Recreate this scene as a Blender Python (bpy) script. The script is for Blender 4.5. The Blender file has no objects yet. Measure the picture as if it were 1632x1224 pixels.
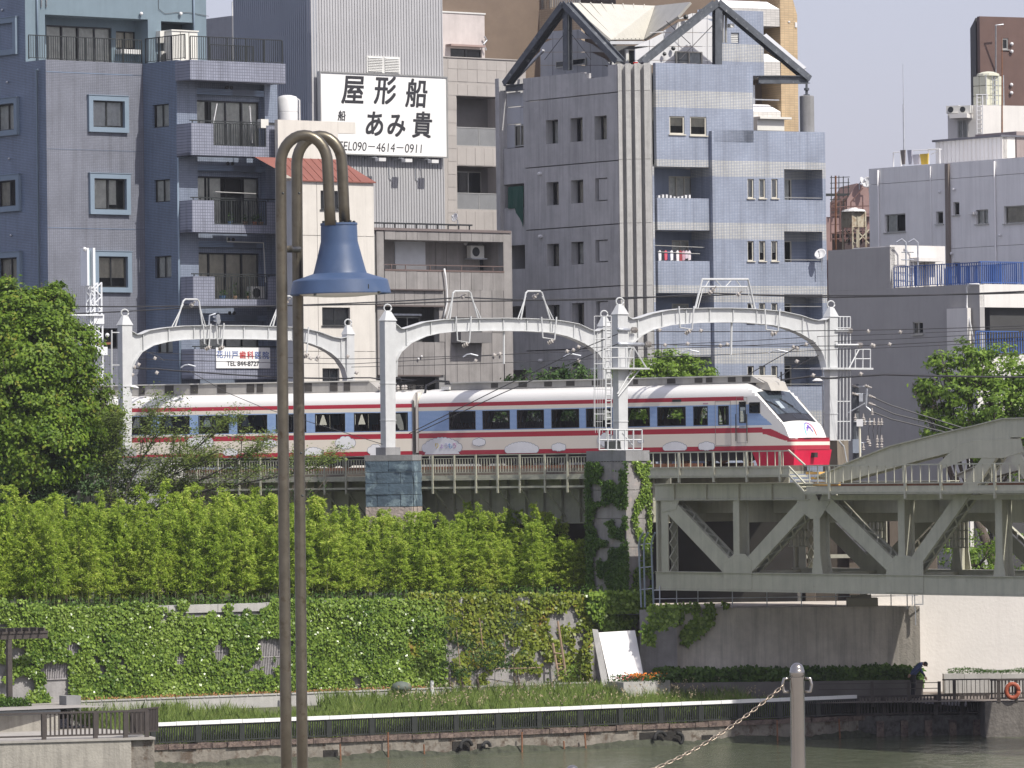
import bpy, math, random
import numpy as np
from mathutils import Vector, Matrix
R=math.radians
random.seed(7); RNG=np.random.default_rng(11)
sc=bpy.context.scene; COL=sc.collection
# ---------------------------------------------------------------- camera
FPX=8580.0; PITCH=math.atan(133/FPX); ROLL=0.0125; EYE=11.0
_f=Vector((0,math.cos(PITCH),math.sin(PITCH))); _r0=Vector((1,0,0)); _u0=_r0.cross(_f)
_rt=_r0*math.cos(ROLL)-_u0*math.sin(ROLL); _up=_u0*math.cos(ROLL)+_r0*math.sin(ROLL)
cam=bpy.data.cameras.new('camera'); cam.sensor_width=36; cam.lens=36*FPX/1632
cam.clip_start=1; cam.clip_end=6000
co=bpy.data.objects.new('camera',cam); COL.objects.link(co)
co.matrix_world=Matrix(((_rt.x,_up.x,-_f.x,0),(_rt.y,_up.y,-_f.y,0),(_rt.z,_up.z,-_f.z,EYE),(0,0,0,1)))
sc.camera=co
# ---------------------------------------------------------------- world, sun, exposure
SUN=Vector((1.02,-1.0,1.70)).normalized()
w=bpy.data.worlds.new('World'); sc.world=w; w.use_nodes=True
nt=w.node_tree; bg=nt.nodes['Background']
sky=nt.nodes.new('ShaderNodeTexSky'); sky.sky_type='NISHITA'; sky.sun_disc=False
sky.sun_elevation=math.asin(SUN.z); sky.sun_rotation=math.atan2(SUN.x,SUN.y)
sky.air_density=1.0; sky.dust_density=3.0; sky.ozone_density=1.0; sky.altitude=0
mx=nt.nodes.new('ShaderNodeMix'); mx.data_type='RGBA'; mx.inputs[0].default_value=0.55
nt.links.new(sky.outputs[0],mx.inputs[6]); mx.inputs[7].default_value=(5.25,5.1,6.5,1)   # summer haze veil over the sky
nt.links.new(mx.outputs[2],bg.inputs[0]); bg.inputs[1].default_value=0.10
sl=bpy.data.lights.new('sun','SUN'); sl.energy=3.5; sl.angle=R(0.6); sl.color=(1.0,0.955,0.88)
so=bpy.data.objects.new('sun',sl); COL.objects.link(so); so.rotation_euler=(-SUN).to_track_quat('-Z','Y').to_euler()
so.location=(60,0,90)
sc.view_settings.view_transform='Standard'; sc.view_settings.look='None'
sc.view_settings.exposure=0.5; sc.view_settings.gamma=1.0; sc.view_settings.use_curve_mapping=False
# ---------------------------------------------------------------- helpers
def ray(px,py):
    u=(px-816)/FPX; v=(612-py)/FPX
    return _f+_rt*u+_up*v
def at(px,py,D):
    d=ray(px,py); d=d*(D/d.y); return Vector((d.x,d.y,d.z+EYE))
def proj(p):
    q=Vector(p)-Vector((0,0,EYE)); k=FPX/q.dot(_f)
    return 816+q.dot(_rt)*k, 612-q.dot(_up)*k
class Face:
    """a vertical plane through a surveyed point, running at a compass angle; s along it, z up, d out of it"""
    def __init__(S,px,D,ang,py=740):
        p=at(px,py,D); S.o=Vector((p.x,p.y,0)); a=R(ang)
        S.u=Vector((math.cos(a),math.sin(a),0)); S.n=Vector((math.sin(a),-math.cos(a),0))
    def hit(S,px,py,d=0):
        r=ray(px,py); o=S.o+S.n*d; t=o.dot(S.n)/r.dot(S.n) if True else 0
        p=r*t; return (p-S.o).dot(S.u), p.z+EYE
    def s(S,px,py=740,d=0): return S.hit(px,py,d)[0]
    def z(S,px,py,d=0): return S.hit(px,py,d)[1]
    def P(S,s,z,d=0): 
        p=S.o+S.u*s+S.n*d; return Vector((p.x,p.y,z))
    def D(S,px): return S.P(S.s(px),0).y
def face2(px0,D0,px1,D1):
    a=at(px0,740,D0); b=at(px1,740,D1)
    return Face(px0,D0,math.degrees(math.atan2(b.y-a.y,b.x-a.x)))
class MB:
    def __init__(S): S.v=[]; S.f=[]; S.m=[]
    def add(S,vs,fs,m=0):
        k=len(S.v); S.v.extend([tuple(v) for v in vs]); S.f.extend([tuple(i+k for i in f) for f in fs]); S.m.extend([m]*len(fs)); return S
    def quad(S,a,b,c,d,m=0): return S.add([a,b,c,d],[(0,1,2,3)],m)
    def hexa(S,p,m=0): return S.add(p,[(0,3,2,1),(4,5,6,7),(0,1,5,4),(1,2,6,5),(2,3,7,6),(3,0,4,7)],m)
    def box(S,x0,x1,y0,y1,z0,z1,m=0):
        return S.hexa([(x0,y0,z0),(x1,y0,z0),(x1,y1,z0),(x0,y1,z0),(x0,y0,z1),(x1,y0,z1),(x1,y1,z1),(x0,y1,z1)],m)
    def fbox(S,F,s0,s1,z0,z1,d0,d1,m=0):
        if s1<s0: s0,s1=s1,s0
        if z1<z0: z0,z1=z1,z0
        if d1<d0: d0,d1=d1,d0
        return S.hexa([F.P(s0,z0,d1),F.P(s1,z0,d1),F.P(s1,z0,d0),F.P(s0,z0,d0),F.P(s0,z1,d1),F.P(s1,z1,d1),F.P(s1,z1,d0),F.P(s0,z1,d0)],m)
    def bar(S,a,b,w,h=None,up=(0,0,1),m=0):
        h=h or w; a=Vector(a); b=Vector(b); t=(b-a)
        if t.length<1e-6: return S
        t.normalize(); up=Vector(up)
        if abs(t.dot(up))>.98: up=Vector((0,1,0)) if abs(t.y)<.9 else Vector((1,0,0))
        x=t.cross(up).normalized()*w/2; y=x.cross(t).normalized()*h/2
        return S.hexa([a-x-y,a+x-y,a+x+y,a-x+y,b-x-y,b+x-y,b+x+y,b-x+y],m)
    def tube(S,pts,r,n=8,m=0,cap=True):
        pts=[Vector(p) for p in pts]; rs=r if isinstance(r,(list,tuple)) else [r]*len(pts)
        t0=(pts[1]-pts[0]).normalized(); ref=Vector((0,0,1)) if abs(t0.z)<.9 else Vector((1,0,0))
        x=t0.cross(ref).normalized(); vs=[]; fs=[]
        for i,p in enumerate(pts):
            t=(pts[min(i+1,len(pts)-1)]-pts[max(i-1,0)]).normalized()
            x=(x-t*x.dot(t)).normalized(); y=t.cross(x)
            for k in range(n):
                a=2*math.pi*k/n; vs.append(p+(x*math.cos(a)+y*math.sin(a))*rs[i])
        for i in range(len(pts)-1):
            for k in range(n):
                a=i*n+k; b=i*n+(k+1)%n; fs.append((a,b,b+n,a+n))
        if cap: fs.append(tuple(range(n))[::-1]); fs.append(tuple(range((len(pts)-1)*n,len(pts)*n)))
        return S.add(vs,fs,m)
    def lathe(S,prof,c,n=24,ax=(0,0,1),m=0,cap=True):
        ax=Vector(ax).normalized(); ref=Vector((1,0,0)) if abs(ax.x)<.9 else Vector((0,1,0))
        x=ax.cross(ref).normalized(); y=ax.cross(x); c=Vector(c); vs=[]; fs=[]
        for (r,h) in prof:
            for k in range(n):
                a=2*math.pi*k/n; vs.append(c+ax*h+(x*math.cos(a)+y*math.sin(a))*r)
        for i in range(len(prof)-1):
            for k in range(n):
                a=i*n+k; b=i*n+(k+1)%n; fs.append((a,b,b+n,a+n))
        if cap: fs.append(tuple(range(n))[::-1]); fs.append(tuple(range((len(prof)-1)*n,len(prof)*n)))
        return S.add(vs,fs,m)
    def poly(S,F,pts,d0,d1,m=0):
        """outline in (s,z) on a face, given real thickness d0..d1"""
        n=len(pts); vs=[F.P(s,z,d1) for s,z in pts]+[F.P(s,z,d0) for s,z in pts]
        return S.add(vs,[tuple(range(n)),tuple(range(n,2*n))[::-1]]+[(i,i+n,(i+1)%n+n,(i+1)%n) for i in range(n)],m)
    def ball(S,c,r,n=8,m=0): 
        k=max(4,n//2); return S.lathe([(max(1e-4,r*math.sin(math.pi*i/k)),-r*math.cos(math.pi*i/k)) for i in range(k+1)],c,n,m=m)
def wloc(o):
    l=Vector((0,0,0))
    while o: l=l+o.location; o=o.parent
    return l
def ob(name,mb,mats,parent=None,smooth=False,kind=None,label=None,mesh=None,auto=None):
    if mesh is None:
        me=bpy.data.meshes.new(name); me.from_pydata(mb.v,[],mb.f)
        mats=mats if isinstance(mats,(list,tuple)) else [mats]
        for m in mats: me.materials.append(m)
        if len(mats)>1: me.polygons.foreach_set('material_index',mb.m)
        if smooth: me.polygons.foreach_set('use_smooth',[True]*len(me.polygons))
        if auto: 
            me.polygons.foreach_set('use_smooth',[True]*len(me.polygons)); me.set_sharp_from_angle(angle=R(auto))
        me.update()
    else: me=mesh
    o=bpy.data.objects.new(name,me); COL.objects.link(o)
    if parent: o.parent=parent; o.location=-wloc(parent)
    if kind: o['kind']=kind
    if label: o['label']=label
    return o
def lob(name,mb,mats,parent,**k):
    """a part whose mesh is in its thing's own coordinates"""
    o=ob(name,mb,mats,None,**k); o.parent=parent; return o
def thing(name,label,cat,loc=(0,0,0),group=None,rz=0):
    o=bpy.data.objects.new(name,None); COL.objects.link(o); o.location=loc; o.rotation_euler.z=rz
    o.empty_display_size=.3; o['label']=label; o['category']=cat
    if group: o['group']=group
    return o
def tag(o,label=None,cat=None,group=None,kind=None):
    if label: o['label']=label
    if cat: o['category']=cat
    if group: o['group']=group
    if kind: o['kind']=kind
    return o
def dup(root,loc=None,rz=None,sc_=None,label=None,group=None):
    def cp(o,par):
        c=o.copy(); COL.objects.link(c)
        if par: c.parent=par
        for ch in list(o.children): cp(ch,c)
        return c
    r=cp(root,None)
    if loc is not None: r.location=loc
    if rz is not None: r.rotation_euler.z=rz
    if sc_: r.scale=sc_ if isinstance(sc_,(tuple,list)) else (sc_,)*3
    if label: r['label']=label
    if group: r['group']=group
    return r
# ---------------------------------------------------------------- materials
def newmat(name):
    m=bpy.data.materials.new(name); m.use_nodes=True; n=m.node_tree.nodes; return m,m.node_tree,n['Principled BSDF']
def mat(name,col,rough=.8,metal=0,var=.10,scale=1.2,dirt=0,bump=0,bscale=30,streak=0,spec=.5,col2=None,col2at=(.5,.65),c2scale=None):
    """base colour with grain, patchy wear (col2), vertical rain streaks and fine relief"""
    m,nt,bs=newmat(name); N=nt.nodes.new; L=nt.links.new
    bs.inputs['Roughness'].default_value=rough; bs.inputs['Metallic'].default_value=metal
    bs.inputs['Specular IOR Level'].default_value=spec
    tc=N('ShaderNodeNewGeometry'); cur=None
    def rgbmix(fac,a,b,mode='MIX'):
        x=N('ShaderNodeMix'); x.data_type='RGBA'; x.blend_type=mode
        if isinstance(fac,float): x.inputs[0].default_value=fac
        else: L(fac,x.inputs[0])
        for i,v in ((6,a),(7,b)):
            if isinstance(v,tuple): x.inputs[i].default_value=(*v[:3],1)
            else: L(v,x.inputs[i])
        return x.outputs[2]
    n1=N('ShaderNodeTexNoise'); n1.inputs['Scale'].default_value=scale; n1.inputs['Detail'].default_value=6; n1.inputs['Roughness'].default_value=.65
    L(tc.outputs['Position'],n1.inputs['Vector'])
    mr=N('ShaderNodeMapRange'); mr.inputs[1].default_value=.3; mr.inputs[2].default_value=.7
    L(n1.outputs[0],mr.inputs[0])
    lo=tuple(c*(1-var) for c in col); hi=tuple(min(1,c*(1+var)) for c in col)
    cur=rgbmix(mr.outputs[0],lo,hi)
    if col2:
        n2=N('ShaderNodeTexNoise'); n2.inputs['Scale'].default_value=c2scale or scale*1.7; n2.inputs['Detail'].default_value=7; n2.inputs['Roughness'].default_value=.7
        L(tc.outputs['Position'],n2.inputs['Vector'])
        m2=N('ShaderNodeMapRange'); m2.inputs[1].default_value=col2at[0]; m2.inputs[2].default_value=col2at[1]; L(n2.outputs[0],m2.inputs[0])
        cur=rgbmix(m2.outputs[0],cur,col2)
    if streak:
        mp=N('ShaderNodeMapping'); mp.inputs['Scale'].default_value=(2.6,2.6,.12); L(tc.outputs['Position'],mp.inputs[0])
        n3=N('ShaderNodeTexNoise'); n3.inputs['Scale'].default_value=1.6; n3.inputs['Detail'].default_value=5; n3.inputs['Roughness'].default_value=.7; L(mp.outputs[0],n3.inputs['Vector'])
        m3=N('ShaderNodeMapRange'); m3.inputs[1].default_value=.46; m3.inputs[2].default_value=.75; m3.inputs[4].default_value=streak; L(n3.outputs[0],m3.inputs[0])
        cur=rgbmix(m3.outputs[0],cur,tuple(c*.38 for c in col))
    L(cur,bs.inputs['Base Color'])
    if bump:
        n4=N('ShaderNodeTexNoise'); n4.inputs['Scale'].default_value=bscale; n4.inputs['Detail'].default_value=4; L(tc.outputs['Position'],n4.inputs['Vector'])
        bp=N('ShaderNodeBump'); bp.inputs['Strength'].default_value=bump; bp.inputs['Distance'].default_value=.05; L(n4.outputs[0],bp.inputs['Height']); L(bp.outputs[0],bs.inputs['Normal'])
    return m
def tile_mat(name,cols,tw=.12,th=.07,mortar=(.3,.3,.3),msize=.012,u=(1,0,0),bands=None,streak=.25,rough=.45,ms=1.0):
    """small wall tiles: brick texture along the wall's own direction; bands: list of (z0,z1,colour)"""
    m,nt,bs=newmat(name); N=nt.nodes.new; L=nt.links.new
    bs.inputs['Roughness'].default_value=rough
    g=N('ShaderNodeNewGeometry'); dt=N('ShaderNodeVectorMath'); dt.operation='DOT_PRODUCT'; dt.inputs[1].default_value=u; L(g.outputs['Position'],dt.inputs[0])
    sp=N('ShaderNodeSeparateXYZ'); L(g.outputs['Position'],sp.inputs[0])
    cb=N('ShaderNodeCombineXYZ'); L(dt.outputs['Value'],cb.inputs[0]); L(sp.outputs[2],cb.inputs[1])
    def bt(c):
        b=N('ShaderNodeTexBrick'); b.offset=0; b.inputs['Scale'].default_value=1; b.inputs['Brick Width'].default_value=tw; b.inputs['Row Height'].default_value=th
        b.inputs['Mortar Size'].default_value=msize; b.inputs['Mortar Smooth'].default_value=.3; b.inputs['Bias'].default_value=0
        b.inputs['Color1'].default_value=(*[x*.93 for x in c],1); b.inputs['Color2'].default_value=(*[min(1,x*1.07) for x in c],1)
        b.inputs['Mortar'].default_value=(*[x*ms for x in mortar],1); L(cb.outputs[0],b.inputs['Vector']); return b
    b0=bt(cols); cur=b0.outputs['Color']
    def mix(f,a,b):
        x=N('ShaderNodeMix'); x.data_type='RGBA'; L(f,x.inputs[0])
        for i,v in ((6,a),(7,b)):
            if isinstance(v,tuple): x.inputs[i].default_value=(*v,1)
            else: L(v,x.inputs[i])
        return x.outputs[2]
    for (z0,z1,c) in (bands or []):
        a=N('ShaderNodeMath'); a.operation='GREATER_THAN'; a.inputs[1].default_value=z0; L(sp.outputs[2],a.inputs[0])
        b=N('ShaderNodeMath'); b.operation='LESS_THAN'; b.inputs[1].default_value=z1; L(sp.outputs[2],b.inputs[0])
        k=N('ShaderNodeMath'); k.operation='MULTIPLY'; L(a.outputs[0],k.inputs[0]); L(b.outputs[0],k.inputs[1])
        cur=mix(k.outputs[0],cur,bt(c).outputs['Color'])
    n=N('ShaderNodeTexNoise'); n.inputs['Scale'].default_value=.7; n.inputs['Detail'].default_value=6; L(g.outputs['Position'],n.inputs['Vector'])
    h=N('ShaderNodeMapRange'); h.inputs[1].default_value=.3; h.inputs[2].default_value=.7; h.inputs[3].default_value=.86; h.inputs[4].default_value=1.1; L(n.outputs[0],h.inputs[0])
    mp=N('ShaderNodeMapping'); mp.inputs['Scale'].default_value=(2.2,2.2,.12); L(g.outputs['Position'],mp.inputs[0])
    n3=N('ShaderNodeTexNoise'); n3.inputs['Scale'].default_value=1.5; n3.inputs['Detail'].default_value=5; L(mp.outputs[0],n3.inputs['Vector'])
    m3=N('ShaderNodeMapRange'); m3.inputs[1].default_value=.5; m3.inputs[2].default_value=.75; m3.inputs[3].default_value=1; m3.inputs[4].default_value=1-streak; L(n3.outputs[0],m3.inputs[0])
    mu=N('ShaderNodeMath'); mu.operation='MULTIPLY'; L(h.outputs[0],mu.inputs[0]); L(m3.outputs[0],mu.inputs[1])
    v=N('ShaderNodeVectorMath'); v.operation='SCALE'; L(cur,v.inputs[0]); L(mu.outputs[0],v.inputs['Scale']); L(v.outputs[0],bs.inputs['Base Color'])
    bp=N('ShaderNodeBump'); bp.inputs['Strength'].default_value=.5; bp.inputs['Distance'].default_value=.01; bp.invert=True; L(b0.outputs['Fac'],bp.inputs['Height']); L(bp.outputs[0],bs.inputs['Normal'])
    return m
def glass_mat(name,tint=(.5,.55,.56),tr=.55,rough=.03,dark=(.02,.025,.03)):
    m,nt,bs=newmat(name); N=nt.nodes.new; L=nt.links.new
    bs.inputs['Base Color'].default_value=(*dark,1); bs.inputs['Roughness'].default_value=rough; bs.inputs['Specular IOR Level'].default_value=.8
    t=N('ShaderNodeBsdfTransparent'); t.inputs[0].default_value=(*tint,1)
    x=N('ShaderNodeMixShader'); fr=N('ShaderNodeFresnel'); fr.inputs[0].default_value=1.5
    mm=N('ShaderNodeMapRange'); mm.inputs[1].default_value=0; mm.inputs[2].default_value=1; mm.inputs[3].default_value=1-tr; mm.inputs[4].default_value=1; L(fr.outputs[0],mm.inputs[0])
    L(mm.outputs[0],x.inputs[0]); L(t.outputs[0],x.inputs[1]); L(bs.outputs[0],x.inputs[2]); L(x.outputs[0],nt.nodes['Material Output'].inputs[0])
    return m
def leaf_mat(name,c1,c2,trans=.35,rough=.5,c3=None,scale=.9):
    m,nt,bs=newmat(name); N=nt.nodes.new; L=nt.links.new
    g=N('ShaderNodeNewGeometry'); cr=N('ShaderNodeValToRGB'); n=N('ShaderNodeTexNoise'); n.inputs['Scale'].default_value=scale; n.inputs['Detail'].default_value=3
    L(g.outputs['Position'],n.inputs['Vector'])
    ad=N('ShaderNodeMath'); ad.operation='MULTIPLY_ADD'; ad.inputs[1].default_value=.55; L(g.outputs['Random Per Island'],ad.inputs[0])
    s=N('ShaderNodeMath'); s.operation='MULTIPLY_ADD'; s.inputs[1].default_value=.9; s.inputs[2].default_value=-.2; L(n.outputs[0],s.inputs[0]); L(s.outputs[0],ad.inputs[2]); L(ad.outputs[0],cr.inputs[0])
    e=cr.color_ramp.elements; e[0].position=.15; e[0].color=(*c1,1); e[1].position=.75; e[1].color=(*c2,1)
    if c3: q=e.new(.93); q.color=(*c3,1)
    L(cr.outputs[0],bs.inputs['Base Color']); bs.inputs['Roughness'].default_value=rough; bs.inputs['Specular IOR Level'].default_value=.25
    t=N('ShaderNodeBsdfTranslucent'); L(cr.outputs[0],t.inputs[0]); x=N('ShaderNodeMixShader'); x.inputs[0].default_value=trans
    L(bs.outputs[0],x.inputs[1]); L(t.outputs[0],x.inputs[2]); L(x.outputs[0],nt.nodes['Material Output'].inputs[0])
    return m
M={}
M['glass']=glass_mat('window_glass',tint=(.94,.96,.95),tr=.93)
M['glassdark']=glass_mat('dark_glass',tint=(.4,.43,.44),tr=.5)
M['trainglass']=glass_mat('train_window_glass',tint=(.86,.88,.85),tr=.9)
M['frame_dark']=mat('dark_bronze_frame',(.035,.038,.04),.45,.3)
M['frame_alu']=mat('aluminium_frame',(.42,.42,.4),.4,.6)
M['frame_white']=mat('white_frame',(.6,.6,.58),.5)
M['curtain']=mat('curtain_cloth',(.82,.81,.76),.9,var=.2,scale=3)
M['curtain_beige']=mat('beige_curtain_cloth',(.60,.55,.46),.9,var=.2,scale=3)
M['curtain_white']=mat('white_curtain_cloth',(.75,.77,.8),.9,var=.15,scale=4)
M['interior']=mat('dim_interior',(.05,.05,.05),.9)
M['concrete']=mat('weathered_concrete',(.235,.235,.235),.9,var=.16,scale=1.1,streak=.35,bump=.25,bscale=18)
M['concrete_light']=mat('light_concrete',(.40,.39,.37),.9,var=.14,scale=1.3,streak=.3,bump=.2,bscale=20)
M['white_paint']=mat('white_wall_paint',(.66,.64,.61),.8,var=.05,scale=.8,streak=.16)
M['steel_dark']=mat('dark_railing_paint',(.03,.035,.035),.5,.2)
M['steel_white']=mat('pale_grey_steel_paint',(.52,.53,.53),.5,0,var=.08,scale=2.5,streak=.15)
M['galv']=mat('galvanised_steel',(.45,.47,.5),.42,.55,var=.2,scale=5)
M['wire']=mat('black_wire',(.05,.05,.052),.6)
M['ceramic']=mat('insulator_glaze',(.40,.37,.34),.15)
M['rust']=mat('rusty_iron',(.20,.09,.045),.85,.1,var=.35,scale=9)
M['dish']=mat('dish_white',(.66,.66,.66),.5)
def wall(F,parent,s0,s1,z0,z1,holes,m,t=.22,name='wall',d=0.0,label=None):
    """a wall slab with real openings: holes are (s0,s1,z0,z1)"""
    mb=MB(); S=sorted({s0,s1}|{x for h in holes for x in h[:2] if s0<x<s1}); Z=sorted({z0,z1}|{x for h in holes for x in h[2:4] if z0<x<z1})
    def hole(i,j):
        cs=(S[i]+S[i+1])/2; cz=(Z[j]+Z[j+1])/2
        return any(h[0]<cs<h[1] and h[2]<cz<h[3] for h in holes)
    nS,nZ=len(S)-1,len(Z)-1; G=[[hole(i,j) for j in range(nZ)] for i in range(nS)]
    gh=lambda i,j: True if (i<0 or j<0 or i>=nS or j>=nZ) else G[i][j]
    for i in range(nS):
        for j in range(nZ):
            if G[i][j]: continue
            a,b,c,e=S[i],S[i+1],Z[j],Z[j+1]
            mb.quad(F.P(a,c,d),F.P(b,c,d),F.P(b,e,d),F.P(a,e,d))
            mb.quad(F.P(b,c,d-t),F.P(a,c,d-t),F.P(a,e,d-t),F.P(b,e,d-t))
            if gh(i-1,j): mb.quad(F.P(a,c,d-t),F.P(a,c,d),F.P(a,e,d),F.P(a,e,d-t))
            if gh(i+1,j): mb.quad(F.P(b,c,d),F.P(b,c,d-t),F.P(b,e,d-t),F.P(b,e,d))
            if gh(i,j-1): mb.quad(F.P(a,c,d-t),F.P(b,c,d-t),F.P(b,c,d),F.P(a,c,d))
            if gh(i,j+1): mb.quad(F.P(a,e,d),F.P(b,e,d),F.P(b,e,d-t),F.P(a,e,d-t))
    return ob(name,mb,m,parent,label=label)
def rect(F,px0,py0,px1,py1,d=0):
    """opening on a face from its surveyed corners (its heights read at mid width)"""
    xm=(px0+px1)/2; return (F.s(px0,(py0+py1)/2,d),F.s(px1,(py0+py1)/2,d),F.z(xm,py1,d),F.z(xm,py0,d))
def curtain(F,s0,s1,z0,z1,d,parent,m,folds=None):
    mb=MB(); n=max(4,int((s1-s0)/.09)); vs=[];fs=[]; ph=random.random()*6
    for i in range(n+1):
        s=s0+(s1-s0)*i/n; dd=d+.03*math.sin(i*1.9+ph); vs+= [F.P(s,z0,dd),F.P(s,z1,dd)]
    for i in range(n): fs.append((2*i,2*i+2,2*i+3,2*i+1))
    mb.add(vs,fs); return ob('curtain',mb,m,parent,smooth=True)
def window(F,r,parent,cols=2,rows=1,rec=.12,fw=.055,frame=None,glass=None,curt=None,sill=False,surround=None,d=0,name='window',room=True,cover=None,split=None):
    """a framed window set back in its opening, panes and curtain as its own pieces"""
    s0,s1,z0,z1=r; frame=frame or M['frame_alu']; glass=glass or M['glass']
    mb=MB(); da,db=d-rec-.06,d-rec
    mb.fbox(F,s0,s0+fw,z0,z1,da,db); mb.fbox(F,s1-fw,s1,z0,z1,da,db)
    mb.fbox(F,s0+fw,s1-fw,z0,z0+fw,da,db); mb.fbox(F,s0+fw,s1-fw,z1-fw,z1,da,db)
    xs=split or [s0+(s1-s0)*i/cols for i in range(1,cols)]; cols=len(xs)+1
    for x in xs: mb.fbox(F,x-fw*.55,x+fw*.55,z0+fw,z1-fw,da+.005,db-.005)
    zs=[z0+(z1-z0)*i/rows for i in range(1,rows)]
    for z in zs:
        e=[s0+fw]+[x for x in xs]+[s1-fw]
        for i in range(len(e)-1): mb.fbox(F,e[i]+(fw*.55 if i else 0),e[i+1]-(fw*.55 if i<len(e)-2 else 0),z-fw*.4,z+fw*.4,da+.01,db-.01)
    if sill: mb.fbox(F,s0-.06,s1+.06,z0-.05,z0-.004,d-.02,d+.07)
    wo=ob(name,mb,frame,parent)
    if surround:
        sb=MB(); k,o=surround[0],surround[1]
        sb.fbox(F,s0-k,s0-.004,z0-k,z1+k,d+.003,d+o); sb.fbox(F,s1+.004,s1+k,z0-k,z1+k,d+.003,d+o)
        sb.fbox(F,s0-.004,s1+.004,z0-k,z0-.004,d+.003,d+o); sb.fbox(F,s0-.004,s1+.004,z1+.004,z1+k,d+.003,d+o); sb.fbox(F,s0-k-.03,s1+k+.03,z1+k+.002,z1+k+.03,d+.004,d+o+.03)
        ob('window_surround',sb,surround[2],parent)
    ex=[s0+fw]+list(xs)+[s1-fw]; ez=[z0+fw]+list(zs)+[z1-fw]
    for i in range(len(ex)-1):
        for j in range(len(ez)-1):
            pb=MB(); off=.012*(i%2)
            a,b=ex[i]+.01,ex[i+1]-.01; c,e=ez[j],ez[j+1]; dd=d-rec-.035-off
            ti=random.uniform(-.004,.004)
            pb.quad(F.P(a,c,dd),F.P(b,c,dd+ti),F.P(b,e,dd+ti*.5),F.P(a,e,dd-ti*.5)); ob('pane',pb,glass,wo)
    if curt:
        cm,cs=curt
        for (a,b,lo) in cs: curtain(F,s0+(s1-s0)*a+.02,s0+(s1-s0)*b-.02,z0+(z1-z0)*lo+.02,z1-.03,d-rec-.10,wo,cm)
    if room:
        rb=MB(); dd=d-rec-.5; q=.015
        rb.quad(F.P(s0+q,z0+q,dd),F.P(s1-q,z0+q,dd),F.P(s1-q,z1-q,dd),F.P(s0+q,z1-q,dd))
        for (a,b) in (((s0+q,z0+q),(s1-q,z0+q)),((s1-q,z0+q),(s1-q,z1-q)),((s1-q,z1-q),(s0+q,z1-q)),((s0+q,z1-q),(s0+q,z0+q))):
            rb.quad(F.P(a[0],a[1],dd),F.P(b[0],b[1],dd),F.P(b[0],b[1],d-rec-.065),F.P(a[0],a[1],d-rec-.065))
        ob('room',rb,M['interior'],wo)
    return wo
def core(F,parent,s0,s1,z0,z1,d0,d1,m,name='rear_wall'):
    # the building's body: runs straight back from the facade
    mb=MB(); a=F.P(s0,0,d0); b=F.P(s1,0,d0); bk=Vector((0,abs(d1-d0),0)); k=(b-a)*.06; P_=[a,b,b-k+bk,a+k+bk]
    mb.add([(p.x,p.y,z0) for p in P_]+[(p.x,p.y,z1) for p in P_],[(0,3,2,1),(4,5,6,7),(0,1,5,4),(1,2,6,5),(2,3,7,6),(3,0,4,7)]); return ob(name,mb,m,parent)
def railing(F,parent,s0,s1,z0,z1,m,pitch=.11,post=1.2,d=0,name='railing',bw=.022,rail=.04):
    """handrail, bottom rail and posts as one part, balusters (too fine to part) as another"""
    mb=MB(); mb.fbox(F,s0,s1,z1-rail,z1,d-.03,d+.03); mb.fbox(F,s0,s1,z0,z0+.03,d-.015,d+.015)
    n=max(1,round((s1-s0)/post))
    for i in range(n+1):
        s=s0+(s1-s0)*i/n; mb.fbox(F,s-.025,s+.025,z0-.05,z1-rail-.002,d-.022,d+.022)
    r=ob(name,mb,m,parent); bb=MB(); n=max(2,int((s1-s0)/pitch))
    for i in range(1,n):
        s=s0+(s1-s0)*i/n; bb.fbox(F,s-bw/2,s+bw/2,z0+.032,z1-rail-.002,d-bw/2,d+bw/2)
    ob('balusters',bb,m,r,kind='stuff'); return r
def pipe(F,parent,pts,r,m,d=.1,name='drain_pipe'):
    mb=MB(); mb.tube([F.P(*F.hit(x,y,d),d) for x,y in pts],r,6); return ob(name,mb,m,parent,smooth=True)
# ================================================================ SETTING: river, banks, terrace, ground
def structure(name,mb,m,**k):
    o=ob(name,mb,m,**k); o['kind']='structure'; return o
WZ=0.35
m,nt,bs=newmat('river_water'); N=nt.nodes.new; L=nt.links.new
bs.inputs['Base Color'].default_value=(.085,.098,.060,1); bs.inputs['Roughness'].default_value=.10; bs.inputs['IOR'].default_value=1.33
g=N('ShaderNodeNewGeometry'); mp=N('ShaderNodeMapping'); mp.inputs['Scale'].default_value=(1.0,.55,1); L(g.outputs['Position'],mp.inputs[0])
n1=N('ShaderNodeTexNoise'); n1.inputs['Scale'].default_value=1.5; n1.inputs['Detail'].default_value=5; n1.inputs['Roughness'].default_value=.62; n1.inputs['Distortion'].default_value=.6; L(mp.outputs[0],n1.inputs['Vector'])
bp=N('ShaderNodeBump'); bp.inputs['Strength'].default_value=.55; bp.inputs['Distance'].default_value=.28; L(n1.outputs[0],bp.inputs['Height']); L(bp.outputs[0],bs.inputs['Normal'])
M['water']=m
mb=MB(); mb.quad((-400,38,WZ),(400,38,WZ),(400,260,WZ),(-400,260,WZ)); structure('river',mb,M['water'])
mb=MB(); mb.quad((-600,30,-1.2),(600,30,-1.2),(600,260,-1.2),(-600,260,-1.2)); structure('river_bed',mb,mat('river_mud',(.06,.055,.04),.9))
M['asphalt']=mat('asphalt',(.06,.06,.06),.95,scale=2)
M['paving']=mat('paving',(.30,.28,.26),.9,var=.15,scale=1.5,bump=.2)
FB=Face(1035,205,31)                     # line of the river fence
IW=Face(620,209.5,31)                    # ivy wall
AB=Face(1250,213.5,0)                    # abutment under the bridge
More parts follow.
